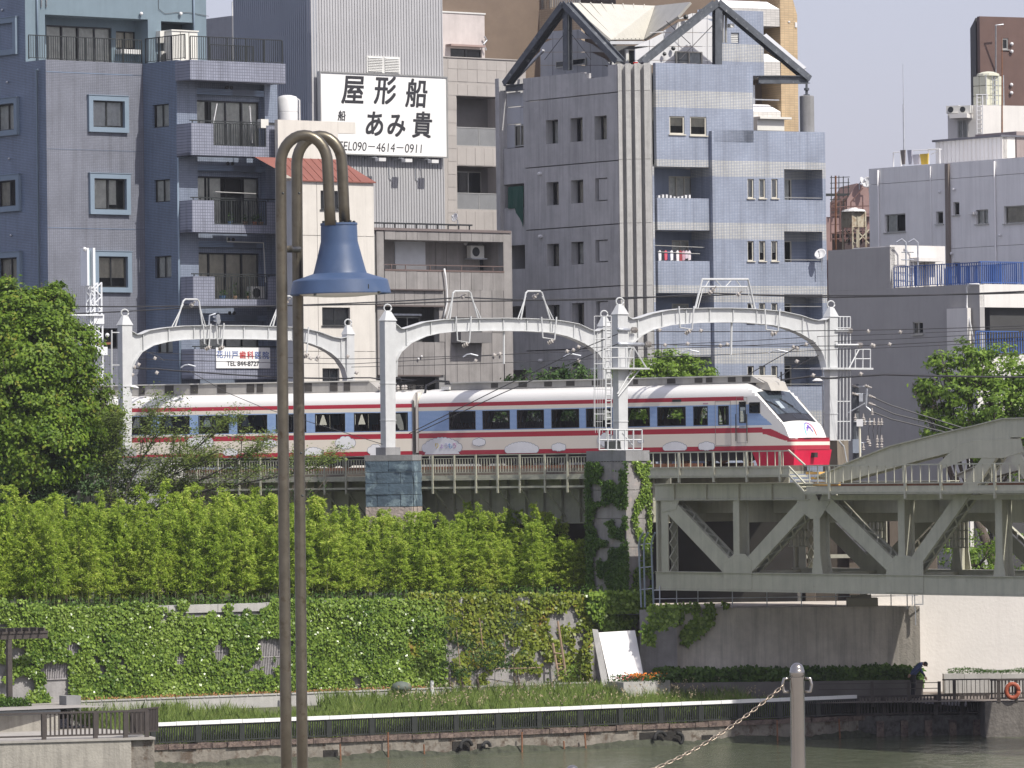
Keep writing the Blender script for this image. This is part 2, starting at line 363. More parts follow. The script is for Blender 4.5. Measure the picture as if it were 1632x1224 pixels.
def strip(F,s0,s1,d0,d1,z):               # flat sheet beside a line
    return [F.P(s0,z,d0),F.P(s1,z,d0),F.P(s1,z,d1),F.P(s0,z,d1)]
# city ground behind the river walls, out to the horizon
mb=MB(); mb.quad((-700,229,5.1),(700,229,5.1),(700,1400,5.1),(-700,1400,5.1))
mb.quad((2,213.9,5.1),(16.1,213.9,5.1),(16.1,229,5.1),(2,229,5.1)); mb.quad((16.1,217.5,5.1),(90,217.5,5.1),(90,229,5.1),(16.1,229,5.1)); structure('ground',mb,M['asphalt'])
# --- river wall under the white-capped fence
M['bank']=mat('tide_stained_concrete',(.215,.195,.165),.95,var=.25,scale=1.6,streak=.5,bump=.7,bscale=9,col2=(.10,.075,.055),col2at=(.5,.62))
M['bank_top']=mat('rust_stained_kerb',(.16,.12,.10),.95,var=.35,scale=3,bump=.7,bscale=12,col2=(.07,.05,.045),col2at=(.48,.6))
sA=FB.s(238); sB=FB.s(1358)
mb=MB(); mb.fbox(FB,sA,sB+6,-1,.98,-1.6,.05); 
random.seed(3)
bankw=structure('river_wall',mb,M['bank'])
mb=MB(); n=60
for i in range(n):                        # uneven stained kerb course
    a=sA+(sB-sA+5)*i/n; b=sA+(sB-sA+5)*(i+1)/n; k=random.uniform(-.03,.05); mb.fbox(FB,a,b-.02,.985,1.17+random.uniform(-.02,.02),-1.2,.12+k)
structure('river_kerb',mb,M['bank_top'])
# mud ledge and tide growth at the foot
M['tide']=mat('dark_tide_growth',(.045,.05,.032),.9,var=.4,scale=4,bump=.8,bscale=14)
mb=MB(); n=220
prev=None
for i in range(n+1):
    s=sA-2+(sB+8-sA)*i/n; k=.10+.10*math.sin(i*.37)+random.uniform(0,.16); z=.52+.07*math.sin(i*.21)+random.uniform(-.03,.05)
    cur=(FB.P(s,-.6,.9+k),FB.P(s,.30+random.uniform(-.05,.12),.35+k*.6),FB.P(s,z,.10),FB.P(s,z,-.2))
    if prev:
        for a in range(3): mb.quad(prev[a],cur[a],cur[a+1],prev[a+1])
    prev=cur
structure('tide_ledge',mb,M['tide'],smooth=False)
# dark plates for broken hollows, rusty stakes and old tyre fenders along the river wall
M['black']=mat('black_rubber',(.02,.02,.02),.8)
for (px,h) in ((604,.95),(663,.45),(817,.75),(886,.35),(920,.6),(1224,.8),(1324,.75),(529,.6)):
    mb=MB(); s=FB.s(px); mb.tube([FB.P(s,-.3,.42),FB.P(s+random.uniform(-.05,.05),.35+h,.36)],.035,6)
    ob_=ob('mooring_stake',mb,M['rust']); tag(ob_,None,'stake','rusty stakes along the river wall'); ob_['px']=px
    ob_['label']={604:'tall rusty stake at the river wall right of the lamp post',663:'short rusty stake at the river wall below the wire hutch',817:'leaning rusty stake under the white fence cap near the tyre',886:'small rusty stake at the waterline left of the white panel',920:'thin rusty stake below the white leaning panel',1224:'rusty stake in the water just left of the steel bollard',1324:'rusty stake right of the steel bollard at the shadow edge',529:'low rusty stake at the foot of the river wall beside the lamp post'}[px]
def tyre(px,z,r,lab,arc=(0,2*math.pi)):
    s=FB.s(px); mb=MB(); n=14; mb.tube([FB.P(s+r*math.cos(arc[0]+(arc[1]-arc[0])*i/n),z+r*math.sin(arc[0]+(arc[1]-arc[0])*i/n),.28+.05*i/n) for i in range(n+1)],.07,6)
    return tag(ob('tyre_fender',mb,M['black'],smooth=True),lab,'tyre fender','worn tyre fenders on the river wall')
tyre(731,.62,.26,'black tyre fender half sunk in the hollow of the river wall',(.2,3.4)); tyre(1040,.6,.28,'left tyre fender in the broken hollow below the planter',(.4,3.2)); tyre(1068,.58,.22,'right curved tyre fender in the broken hollow below the planter',(-1,1.8)); tyre(763,.6,.17,'small dark fender right of the half sunk tyre',(0,3.1))
for (px,w_,h_) in ((728,.75,.42),(760,.35,.3),(1046,1.9,.45),(520,.6,.3),(1120,.5,.25)):
    mb=MB(); s=FB.s(px); mb.fbox(FB,s-w_/2,s+w_/2,.42,.42+h_,.045,.085)
    structure('dark_wall_plate',mb,mat('hollow_dark_%d'%px,(.022,.02,.017),.95,var=.4,scale=6,bump=.8,bscale=10))  # near-black plates set on the wall face, no recess cut
# dark quay that carries on to the right, face on to the camera
CQ=Face(1358,FB.D(1358),4); qz=1.15
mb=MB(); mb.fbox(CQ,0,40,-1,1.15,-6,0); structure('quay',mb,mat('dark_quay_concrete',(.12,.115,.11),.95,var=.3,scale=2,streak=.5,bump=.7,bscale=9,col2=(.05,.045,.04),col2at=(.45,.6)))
for i in range(9):
    mb=MB(); s=.8+i*.95; mb.fbox(CQ,s,s+.28,.3,.95,.0,.22); structure('quay_buttress',mb,M['bank_top'])
# --- left quay, nearer
LQ=Face(200,190.5,16)
mb=MB(); mb.fbox(LQ,-60,LQ.s(204),-1,LQ.z(150,1181),-9,0)
M['quay_l']=mat('streaked_quay_concrete',(.33,.31,.27),.92,var=.15,scale=1.4,streak=.6,bump=.4,bscale=12)
structure('left_quay',mb,M['quay_l'])
mb=MB(); zt=LQ.z(150,1181); mb.fbox(LQ,-60,LQ.s(242),zt,zt+.08,-9,.06); structure('quay_coping',mb,mat('light_coping',(.34,.32,.29),.9,streak=.3))
mb=MB(); mb.fbox(LQ,LQ.s(204)+.02,LQ.s(242),-1,zt-.01,-9,-.12); structure('quay_end',mb,M['bank'])
# --- planting strip, path and its kerb
sK0=FB.s(60); d_k=-7.0                      # kerb runs behind the fence
KB=Face(600,FB.D(600)+8.2,31)
mb=MB(); mb.add([FB.P(sA-3,1.12,-1.3),FB.P(sB+8,1.12,-1.3),KB.P(KB.s(1150),2.02,.1),KB.P(KB.s(205),2.02,.1)],[(0,1,2,3)])
M['soil']=mat('weedy_soil',(.075,.085,.035),.95,var=.3,scale=3,bump=.6)
structure('planting_strip',mb,M['soil'])
kz=2.47
mb=MB(); mb.fbox(KB,KB.s(108),KB.s(986),1.6,kz,-.3,0); kerb=structure('path_kerb',mb,M['concrete_light'])
for i in range(60):
    s=KB.s(110)+i*.62
    if s+.58<KB.s(986):
        b=MB(); b.fbox(KB,s,s+.59,kz+.002,kz+.05,-.34,.04); ob('kerb_stone',b,M['concrete_light'],kerb)
mb=MB(); mb.add([KB.P(KB.s(-200),2.42,-.3),KB.P(KB.s(1800),2.42,-.3),KB.P(KB.s(1800),2.42,-14),KB.P(KB.s(-200),2.42,-14)],[(0,1,2,3)])
mb.add([KB.P(KB.s(-200),2.41,3),KB.P(KB.s(108),2.41,3),KB.P(KB.s(108),2.41,-.3),KB.P(KB.s(-200),2.41,-.3)],[(0,1,2,3)])
structure('riverside_path',mb,M['paving'])
# right hand landing in front of the white wall
mb=MB(); mb.add([at(1150,1112,209.5),at(1700,1106,209.5),Vector((40,222,1.75)),Vector((10,222,1.75))],[(0,1,2,3)])
RZ=1.72
mb=MB(); mb.quad((7.6,208.6,RZ),(60,208.6,RZ),(60,226,RZ+.25),(7.6,226,RZ+.25)); structure('landing',mb,mat('dark_paving',(.17,.145,.125),.9,var=.25,scale=1.4,bump=.2))
# --- ivy retaining wall and terrace
sI0,sI1=IW.s(-60),IW.s(1016)
mb=MB(); mb.add([IW.P(sI0,1.8,.35),IW.P(sI1,1.8,.35),IW.P(sI1,5.6,0),IW.P(sI0,5.6,0),IW.P(sI0,1.8,-.6),IW.P(sI1,1.8,-.6),IW.P(sI1,5.6,-.6),IW.P(sI0,5.6,-.6)],[(0,1,2,3),(5,4,7,6),(0,3,7,4),(1,5,6,2),(3,2,6,7)])
M['retain']=mat('retaining_wall_concrete',(.26,.25,.245),.9,var=.18,scale=1.5,streak=.4,bump=.4,bscale=12)
rw=structure('retaining_wall',mb,M['retain'])
n=int((sI1-sI0)/2.1)
for i in range(n):                         # coping stones along the top
    a=sI0+(sI1-sI0)*i/n; b=MB(); b.fbox(IW,a+.01,a+(sI1-sI0)/n-.01,5.62,5.92+random.uniform(-.015,.015),-.6,.10); ob('coping_stone',b,M['concrete_light'],rw)
mb=MB(); mb.add([IW.P(sI0,5.8,-.58),IW.P(sI1,5.8,-.58),IW.P(sI1,5.8,-26),IW.P(sI0-10,5.8,-26)],[(0,1,2,3)]); structure('terrace',mb,M['soil'])
# wire trellis panels on the wall that show through the ivy
M['trellis']=mat('grey_wood',(.36,.34,.34),.9,var=.25,scale=6)
for (px0,px1,y0,y1) in ((66,140,1005,1082),(306,376,1005,1072),(380,456,1003,1092),(235,300,1022,1085),(625,664,1005,1072)):
    mb=MB(); a,b=IW.s(px0),IW.s(px1); z1=IW.z((px0+px1)/2,y0); z0=IW.z((px0+px1)/2,y1); n=int((b-a)/.07)
    dt_=lambda z_: .35*(1-(z_-1.8)/3.8)+.03; fr=MB(); fr.fbox(IW,a,b,z1-.03,z1,dt_(z1),dt_(z1)+.03)
    t_=ob('trellis',fr,M['trellis']); tag(t_,{66:'grey slatted trellis peeping through ivy beside the pergola',306:'grey slatted trellis left of the lamp post, in a gap of the ivy',380:'widest bare patch of grey trellis directly left of the lamp post',235:'faint strip of trellis low in the ivy between two larger bare patches',625:'narrow upright trellis at the right end of the ivy'}[px0],'trellis','trellis panels on the ivy wall')
    for zq_,dq in ((z0,dt_(z0)),((z0+z1)/2,dt_((z0+z1)/2))):
        q_=MB(); q_.fbox(IW,a,b,zq_,zq_+.03,dq,dq+.04); ob('crossbar',q_,M['trellis'],t_)
    for i in range(n+1):
        s=a+(b-a)*i/n; mb.bar(IW.P(s,z0,dt_(z0)+random.uniform(.0,.03)),IW.P(s,z1,dt_(z1)+random.uniform(0,.03)),.028,.02)
    ob('slat',mb,M['trellis'],t_,kind='stuff')
# --- abutment block and pale wall under the bridge
M['abut']=mat('abutment_concrete',(.52,.475,.41),.92,var=.2,scale=1.0,streak=.6,bump=.3,bscale=14,col2=(.50,.46,.41),col2at=(.58,.7),c2scale=.8)
a0,a1,a2=AB.s(1040),AB.s(1411),AB.s(1461)
az=AB.z(1250,968)
mb=MB(); mb.fbox(AB,a0,a1,1.5,az,-9,0); abut=tag(ob('bridge_abutment',mb,M['abut']),'long stained concrete abutment in shade beneath the steel truss','abutment')
mb=MB(); mb.hexa([AB.P(a1+.004,1.5,.0),AB.P(a2,1.5,.55),AB.P(a2,1.5,-9),AB.P(a1+.004,1.5,-9),AB.P(a1+.004,az,.0),AB.P(a2,az,.55),AB.P(a2,az,-9),AB.P(a1+.004,az,-9)]); ob('buttress',mb,M['abut'],abut)
mb=MB(); mb.fbox(AB,AB.s(1016),AB.s(1075),1.5,az-.02,.05,.42); ob('wing_wall',mb,M['retain'],abut)
WW=Face(1461,215.5,3)
mb=MB(); mb.fbox(WW,-2.0,30,1.5,5.75,-.5,0); 
m,nt,bs=newmat('white_roughcast'); N=nt.nodes.new; L=nt.links.new
bs.inputs['Base Color'].default_value=(.66,.63,.60,1)
g=N('ShaderNodeNewGeometry'); n1=N('ShaderNodeTexNoise'); n1.inputs['Scale'].default_value=7; n1.inputs['Detail'].default_value=5; L(g.outputs['Position'],n1.inputs['Vector']); bp=N('ShaderNodeBump'); bp.inputs['Strength'].default_value=.15; bp.inputs['Distance'].default_value=.03; L(n1.outputs[0],bp.inputs['Height']); L(bp.outputs[0],bs.inputs['Normal'])
M['roughcast']=mat('white_roughcast_wall',(.66,.635,.605),.9,var=.035,scale=.6,streak=.09,bump=.2,bscale=8,col2=(.60,.57,.53),col2at=(.55,.75),c2scale=.4)
tag(ob('white_wall',mb,M['roughcast']),'broad plain white wall behind the landing under the truss','wall')
# railing along the abutment top
mb=MB(); z0=az; r_=thing('abutment_railing','thin grey pipe railing along the abutment top in the truss shadow','railing',AB.P(a0,az,0))
mb.fbox(AB,a0,AB.s(1461),az+.72,az+.76,-.3,-.26); mb.fbox(AB,a0,AB.s(1461),az+.38,az+.41,-.3,-.27); ob('rail',mb,M['galv'],r_)
for px in (1049,1076,1110,1165,1220,1275,1330,1385,1418,1452):
    b=MB(); s=AB.s(px); b.fbox(AB,s-.02,s+.02,az,az+.9,-.33,-.285); ob('post',b,M['galv'],r_)
# small landing stage railing hanging by the right end of the abutment
mb=MB()
for px in (1441,1453,1466): 
    s=AB.s(px); mb.fbox(AB,s-.02,s+.02,az-.1 if px<1460 else az+.05,az+.52,.6,.64)
mb.fbox(AB,AB.s(1441),AB.s(1466),az+.48,az+.52,.645,.685); mb.fbox(AB,AB.s(1453),AB.s(1466),az+.05,az+.09,.645,.685); mb.fbox(AB,AB.s(1454)-.02,AB.s(1454)+.02,az-.75,az-.1,.6,.64)
tag(ob('access_ladder_rail',mb,M['galv']),'small square pipe guard at the right corner of the abutment','guard rail')
# bridge bearing on the abutment
mb=MB(); s=AB.s(1378); mb.fbox(AB,s-.75,s+.45,az,az+.33,-.9,.1); mb.fbox(AB,s-.6,s+.2,az+.335,az+.45,-.8,-.1)
mb.bar(AB.P(s-.1,az+.45,-.2),AB.P(s-.7,az+1.0,-.4),.12); mb.bar(AB.P(s-.1,az+.45,-.2),AB.P(s+.3,az+1.0,-.4),.12)
tag(ob('bridge_bearing',mb,mat('bearing_steel',(.27,.25,.19),.6,.2)),'olive steel bearing block resting on the abutment','bearing')
# ---------------------------------------------------------------- near promenade (camera's own bank)
mb=MB(); mb.box(-120,120,-30,38.2,-1,8.75); structure('near_promenade',mb,M['paving'])
# ================================================================ VIADUCT, PIERS, TRUSS
M['viaduct']=mat('viaduct_olive_paint',(.38,.375,.30),.6,.0,var=.14,scale=1.5,streak=.35,col2=(.16,.14,.10),col2at=(.6,.72))
M['truss']=mat('truss_olive_paint',(.46,.45,.36),.5,.0,var=.11,scale=1.2,streak=.32,col2=(.27,.21,.14),col2at=(.64,.78),c2scale=2.6)
M['truss_shade']=M['truss']
M['ballast']=mat('ballast_bed',(.13,.11,.09),.95,var=.3,scale=9)
VF=face2(150,232,1035,217)
def v_s(px): return VF.s(px)
vz_top=VF.z(800,724); vz_bot=VF.z(800,757); vz_low=VF.z(800,776); vz_gb=VF.z(800,834)
vd=thing('railway_viaduct','olive steel railway viaduct with picket walkway and bracketed girder below the train','viaduct',VF.P(v_s(600),5.1,0))
sV0,sV1=v_s(-60),v_s(1034)
mb=MB(); mb.fbox(VF,sV0,sV1,vz_bot-.12,vz_bot,-13.5,0); ob('deck',mb,M['viaduct'],vd)
mb=MB(); mb.fbox(VF,sV0,sV1,vz_bot+.004,vz_bot+.25,-13,-2.2); ob('track_bed',mb,M['ballast'],vd)
mb=MB(); mb.fbox(VF,sV0,sV1,vz_low-.05,vz_low+.03,-.1,.02); mb.fbox(VF,sV0,sV1,vz_bot-.2,vz_bot-.125,-.06,.03); ob('edge_beam',mb,M['viaduct'],vd)
mb=MB(); mb.fbox(VF,sV0,sV1,vz_gb,vz_bot-.125,-1.75,-1.7); mb.fbox(VF,sV0,sV1,vz_gb-.04,vz_gb,-2.0,-1.45)
s=sV0
while s<sV1: mb.fbox(VF,s,s+.05,vz_gb+.002,vz_bot-.13,-1.695,-1.5); s+=.88
ob('girder',mb,M['viaduct'],vd)
mb=MB(); mb.fbox(VF,sV0,sV1,vz_gb,vz_bot-.125,-11.5,-11.4); ob('girder',mb,M['viaduct'],vd)
posts=[]; px=1034-6
pl=[904.7,868.8,828.8,793.5,759,724.7,690]
x=655.
while x>150: pl.append(x); x-=34.6*(VF.D(700)/VF.D(x))
x=940.
while x<1034: pl.append(x); x+=36
pl.sort()
for i,x in enumerate(pl):
    s=v_s(x); b=MB(); b.fbox(VF,s-.035,s+.035,vz_low-.25,vz_top,.0,.07); ob('post',b,M['viaduct'],vd)
    b=MB(); b.bar(VF.P(s,vz_low-.08,-.02),VF.P(s+.0,vz_gb+.25,-1.5),.05,.07); b.fbox(VF,s-.03,s+.03,vz_low-.13,vz_low-.05,-1.5,0); ob('bracket',b,M['viaduct'],vd)
    if i<len(pl)-1:
        s2=v_s(pl[i+1]); pb=MB(); pb.fbox(VF,s+.037,s2-.037,vz_top-.035,vz_top,-.02,.02); pb.fbox(VF,s+.08,s2-.08,vz_top-.16,vz_top-.13,-.015,.015); pb.fbox(VF,s+.08,s2-.08,vz_bot+.10,vz_bot+.13,-.015,.015)
        k=s+.10
        while k<s2-.09: pb.fbox(VF,k,k+.028,vz_bot+.132,vz_top-.162,-.012,.012); k+=.135
        ob('railing_panel',pb,M['viaduct'],vd)
# rails
for dd in (-3.2,-4.25,-7.4,-8.45):
    b=MB(); b.fbox(VF,sV0,sV1,vz_bot+.252,vz_bot+.38,dd-.035,dd+.035); ob('rail',b,M['rust'],vd)
# supporting wall far under the deck (other side girders and columns)
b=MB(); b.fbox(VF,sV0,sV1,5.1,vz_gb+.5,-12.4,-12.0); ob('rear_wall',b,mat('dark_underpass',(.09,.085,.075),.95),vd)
# stone piers
M['bluepaint']=mat('blue_painted_masonry',(.085,.125,.16),.8,var=.25,scale=2,col2=(.22,.29,.32),col2at=(.52,.62),c2scale=1.6,bump=.5,bscale=8)
M['pinkstone']=mat('pinkish_granite',(.42,.35,.31),.9,var=.2,scale=3,streak=.3,bump=.7,bscale=9)
M['whitepaint_stone']=mat('white_painted_masonry',(.5,.5,.49),.8,var=.15,scale=2,bump=.5,bscale=8)
def pier(F,s0,s1,ztop,nb,dep,m1,label,seed,split=8,h0=.44,m2=None,top=M['concrete']):
    random.seed(seed); t=thing('stone_pier',label,'pier',F.P((s0+s1)/2,5.1,-dep/2))
    b=MB(); b.fbox(F,s0+.05,s1-.05,5.1,ztop-.1,-dep+.05,-.05); ob('core',b,M['concrete'],t)
    b=MB(); b.fbox(F,s0-.02,s1+.02,ztop-.24,ztop,-dep-.02,.03); ob('cap_stone',b,top,t)
    z=ztop-.26; i=0
    while z>6.2:
        h=h0*random.uniform(.94,1.06); n=nb+(i%2)
        es=[s0+(s1-s0)*k/n for k in range(n+1)]
        if i%2: es=[s0]+[s0+(s1-s0)*(k+.5)/nb for k in range(nb)]+[s1]
        for k in range(len(es)-1):
            o=random.uniform(0,.035); b=MB(); b.fbox(F,es[k]+.012,es[k+1]-.012,z-h+.02,z,-.1,o); ob('stone_block',b,m1 if i<split else m2,t)
        for sd in (0,1):
            b=MB(); o=random.uniform(0,.03); x=s0 if sd==0 else s1
            b.fbox(F,x-(o if sd==0 else -.004),x+(o if sd else -.004),z-h+.02,z,-dep,-.104); ob('stone_block',b,m1 if i<split else m2,t)
        z-=h; i+=1
    return t
PF=Face(582,VF.D(620)-1.2,-19)
pier(PF,PF.s(582),PF.s(657),PF.z(625,725),2,1.1,M['bluepaint'],'masonry pier with faded blue mural paint above bare pink stone','5',4,.47,M['pinkstone'])
PL=Face(180,VF.D(215)-1.2,-19)
pier(PL,PL.s(186),PL.s(257),PL.z(215,729),2,2.6,M['whitepaint_stone'],'pale masonry pier half hidden behind the wispy tree at the left','6',6,.47,M['pinkstone'])
# ivy clad corner pier
IPC=997; ID=216.0
PA=face2(935,ID+1.9,IPC,ID); PB=Face(IPC,ID,36)
M['piercon']=mat('pier_concrete',(.27,.255,.245),.9,var=.2,scale=1.4,streak=.45,bump=.4,bscale=10,col2=(.36,.30,.27),col2at=(.55,.68))
ip=thing('ivy_pier','tall concrete corner pier draped in ivy at the end of the steel truss','pier',PA.P(PA.s(IPC),5,0))
c=PA.P(PA.s(IPC),0,0); l=PA.P(PA.s(937),0,0); r=PB.P(PB.s(1033),0,0); bk=l+(r-c)
ztp=PA.z(980,735)
def prism(ps,z0,z1):
    k=len(ps); return [(p.x,p.y,z0) for p in ps]+[(p.x,p.y,z1) for p in ps],[tuple(range(k))[::-1],tuple(range(k,2*k))]+[(i,(i+1)%k,(i+1)%k+k,i+k) for i in range(k)]
zz=ztp; i=0
while zz>5.2:                              # lift by lift, with a joint
    b=MB(); b.add(*prism([l,c,r,bk],max(5.0,zz-1.15),zz-.02)); ob('concrete_lift',b,M['piercon'],ip); zz-=1.15
cc=(l+c+r+bk)/4; b=MB(); b.add(*prism([cc+(p-cc)*1.05 for p in (l,c,r,bk)],ztp,ztp+.42)); ob('cap_stone',b,M['concrete'],ip)
ztop_ip=ztp+.42
# ---------------------------------------------------------------- the truss bridge
TF=face2(1045,214,1632,196.2)
TNRM=-7.0                                   # far truss offset
def tz(px,py,d=0): return TF.z(px,py,d)
tr=thing('truss_bridge','grey-green riveted steel truss bridge with diagonal members beside the train','bridge',TF.P(TF.s(1300),6,0))
zb0,zb1=tz(1200,942),tz(1200,914); zt0,zt1=tz(1200,796),tz(1200,771)
sT0,sT1=TF.s(1043),TF.s(1800)
def memb(F,a,b,w,d0,d1,name='diagonal',lace=False,mt=None):
    """box member between two points of the truss plane, with edge flanges and rivet rows"""
    (s0,z0),(s1,z1)=a,b; t=Vector((s1-s0,z1-z0)); L_=t.length; t/=L_; nn=Vector((-t.y,t.x))*w/2
    mb=MB(); q=[(s0+nn.x,z0+nn.y),(s0-nn.x,z0-nn.y),(s1-nn.x,z1-nn.y),(s1+nn.x,z1+nn.y)]
    mb.poly(F,q,d1-.035,d1); mb.poly(F,q,d0,d0+.035)
    for sg in (1,-1):
        e=[(s0+nn.x*sg,z0+nn.y*sg),(s0+nn.x*sg*.86,z0+nn.y*sg*.86),(s1+nn.x*sg*.86,z1+nn.y*sg*.86),(s1+nn.x*sg,z1+nn.y*sg)]
        if sg<0: e=e[::-1]
        mb.poly(F,e,d1-.12 if lace else d0+.04,d1-.037); 
        if lace: mb.poly(F,e,d0+.037,d0+.12)
    if lace:                                # zig-zag lacing seen in the shade between the webs
        n=max(2,int(L_/.42))
        for sg in (1,-1):
            for i in range(n):
                p=Vector((s0,z0))+t*(L_*i/n)+nn*sg; r_=Vector((s0,z0))+t*(L_*(i+1)/n)+nn*sg
                da,db=(d0+.05,d1-.05) if i%2 else (d1-.05,d0+.05); mb.bar(F.P(p.x,p.y,da),F.P(r_.x,r_.y,db),.06,.02)
    o=ob(name,mb,mt or M['truss'],tr)
    return o
def rivets(pts,F,d,name='rivets',parent=None,r=.030):
    mb=MB()
    for s,z in pts:
        mb.add([F.P(s-r,z,d),F.P(s,z-r,d),F.P(s+r,z,d),F.P(s,z+r,d),F.P(s,z,d+.018)],[(0,1,4),(1,2,4),(2,3,4),(3,0,4)])
    return ob(name,mb,M['truss'],parent or tr,kind='stuff')
NS=[TF.s(x) for x in (1053,1172,1300,1435,1590)]; step=NS[4]-NS[3]; NS+= [NS[4]+step,NS[4]+2*step]
for side,off in ((0,0),(1,TNRM)):
    d0,d1=off-.5,off
    b=MB(); b.fbox(TF,sT0,sT1,zb0,zb1,d1-.04,d1); b.fbox(TF,sT0,sT1,zb0,zb1,d0,d0+.04); b.fbox(TF,sT0,sT1,zb1,zb1+.03,d0-.06,d1+.06); b.fbox(TF,sT0,sT1,zb0-.03,zb0-.001,d0-.06,d1+.06)
    ob('bottom_chord',b,M['truss'],tr)
    b=MB(); b.fbox(TF,sT0,TF.s(1290),zt0,zt1,d1-.04,d1); b.fbox(TF,sT0,TF.s(1290),zt0,zt1,d0,d0+.04); b.fbox(TF,sT0,TF.s(1290),zt1,zt1+.03,d0-.06,d1+.08); b.fbox(TF,sT0,TF.s(1290),zt0-.03,zt0-.001,d0-.06,d1+.08)
    s=sT0+1.3
    while s<TF.s(1285): b.fbox(TF,s,s+.05,zt0,zt1,d1,d1+.09); s+=2.05
    ob('top_chord',b,M['truss'],tr)
    b=MB(); b.fbox(TF,TF.s(1310),sT1,tz(1400,797),tz(1400,789),d0,d1-.02); ob('deck_stringer',b,M['truss'],tr)
    zc=zt0-.03; zl=zb1+.03; k=1
    for i,s in enumerate(NS):
        if i==0: 
            b=MB(); w_=.42; b.fbox(TF,s-w_,s-w_+.10,zl,zc,d0,d1-.05); b.fbox(TF,s+.0,s+.42,zl,zc,d1-.04,d1); b.fbox(TF,s+.0,s+.42,zl,zc,d0,d0+.04); b.fbox(TF,s-w_+.1,s-.02,zl,zc,d1-.25,d1-.2)
            for q in range(5):
                z_=zl+(zc-zl)*q/5; z2=zl+(zc-zl)*(q+1)/5; b.bar(TF.P(s+.45,z_,d1-.05),TF.P(s+.45,z2,d0+.05),.06,.02); b.bar(TF.P(s+.45,z2,d1-.05),TF.P(s+.45,z_,d0+.05),.06,.02)
            ob('end_post',b,M['truss'],tr); continue
        w_=.19
        ztop=zc if i<2 else tz(1500,690)+.0
        b=MB(); b.poly(TF,[(s-w_*1.7,zl),(s+w_*1.7,zl),(s+w_,zl+.75),(s+w_,zc-.45 if i==2 else zc),(s-w_,zc-.45 if i==2 else zc),(s-w_,zl+.75)],d1-.04,d1)
        b.poly(TF,[(s-w_*1.7,zl),(s+w_*1.7,zl),(s+w_,zl+.75),(s+w_,zc),(s-w_,zc),(s-w_,zl+.75)],d0,d0+.04); b.fbox(TF,s-.02,s+.02,zl,zc,d0+.04,d1-.04)
        ob('vertical_member',b,M['truss'],tr)
    # diagonals: down from the end, up to the third node, down, up ...
    memb(TF,(NS[0]+.35,zc-.1),(NS[1]-.1,zl-.1),.68,d0,d1+.003,lace=True)
    memb(TF,(NS[1]+.2,zl-.1),(NS[2]-.25,zc+.15),.62,d0,d1+.003,lace=True)
    memb(TF,(NS[2]+.30,zc+.1),(NS[3]-.1,zl+.0),.58,d0,d1+.003,lace=True)
    memb(TF,(NS[3]+.25,zl+.0),(NS[4]+.55,tz(1560,690)),.56,d0,d1+.003,lace=True)
    memb(TF,(NS[4]+.9,zc+1.6),(NS[5],zl),.5,d0,d1+.003,lace=True); memb(TF,(NS[5],zl),(NS[6],zc+1.5),.5,d0,d1+.003,lace=True)
    # gusset plates
    def gus(pts,dd=.02): 
        b=MB(); b.poly(TF,pts,d1+.004,d1+dd); ob('gusset_plate',b,M['truss'],tr)
        if side==0:
            P=[]
            for i in range(len(pts)):
                a=Vector(pts[i]); c_=Vector(pts[(i+1)%len(pts)]); n=max(1,int((c_-a).length/.12)); ctr=sum((Vector(p) for p in pts),Vector((0,0)))/len(pts)
                for q in range(n):
                    v=a+(c_-a)*q/n; v=v+(ctr-v).normalized()*.07; P.append((v.x,v.y))
            rivets(P,TF,d1+dd)
    S=TF.s; Z=tz
    gus([(NS[1]-.75,zb0+.03),(NS[1]+.95,zb0+.03),(NS[1]+.95,zb1+.5),(NS[1]+.55,zb1+.75),(NS[1]-.05,zb1+.78),(NS[1]-.95,zb1+.35)])
    gus([(NS[0]+.05,zt0+.0),(NS[0]+1.2,zt0+.0),(NS[0]+.95,zt0-.4),(NS[0]+.05,zt0-.5)])
    gus([(NS[2]-1.35,zt1-.05),(NS[2]-.2,zt1-.05),(NS[2]+.15,zc-.02),(NS[2]+.85,zc-.05),(NS[2]+.4,zc-.55),(NS[2]+.2,zc-.72),(NS[2]-.35,zc-.72),(NS[2]-1.05,zc-.35)])
    gus([(NS[3]-1.0,zb0+.03),(NS[3]+1.25,zb0+.03),(NS[3]+1.25,zb1+.55),(NS[3]+.4,zb1+.75),(NS[3]-.35,zb1+.75),(NS[3]-.85,zb1+.35)])
    # raised upper chord
    up=[(1300,762),(1360,735),(1420,712),(1500,692),(1560,678),(1600,668),(1632,667),(1760,664)]
    lo=[(1330,771),(1400,752),(1460,735),(1520,720),(1555,712),(1600,697),(1632,697),(1760,697)]
    U=[(S(x),Z(x,y)) for x,y in up]; Lw=[(S(x),Z(x,y)) for x,y in lo]
    b=MB()
    for i in range(len(U)-1):
        q=[U[i],Lw[i],Lw[i+1],U[i+1]]; q=[q[0],q[3],q[2],q[1]][::-1]
        b.poly(TF,q,d1-.04,d1); b.poly(TF,q,d0,d0+.04)
        b.bar(TF.P(U[i][0],U[i][1]+.02,(d0+d1)/2),TF.P(U[i+1][0],U[i+1][1]+.02,(d0+d1)/2),.66,.04)
    ob('upper_chord',b,M['truss'],tr)
    if side==0:
        P=[]
        for i in range(len(U)-1):
            n=int((U[i+1][0]-U[i][0])/.14)
            for q in range(n): 
                s_=U[i][0]+(U[i+1][0]-U[i][0])*q/n; z_=U[i][1]+(U[i+1][1]-U[i][1])*q/n; P+=[(s_,z_-.07)]
        s=sT0
        while s<sT1: P+=[(s,zb1-.06),(s,zb0+.06)]; s+=.14
        s=sT0
        while s<S(1280): P+=[(s,zt0+.06),(s,zt1-.06)]; s+=.14
        rivets(P,TF,d1+.003)
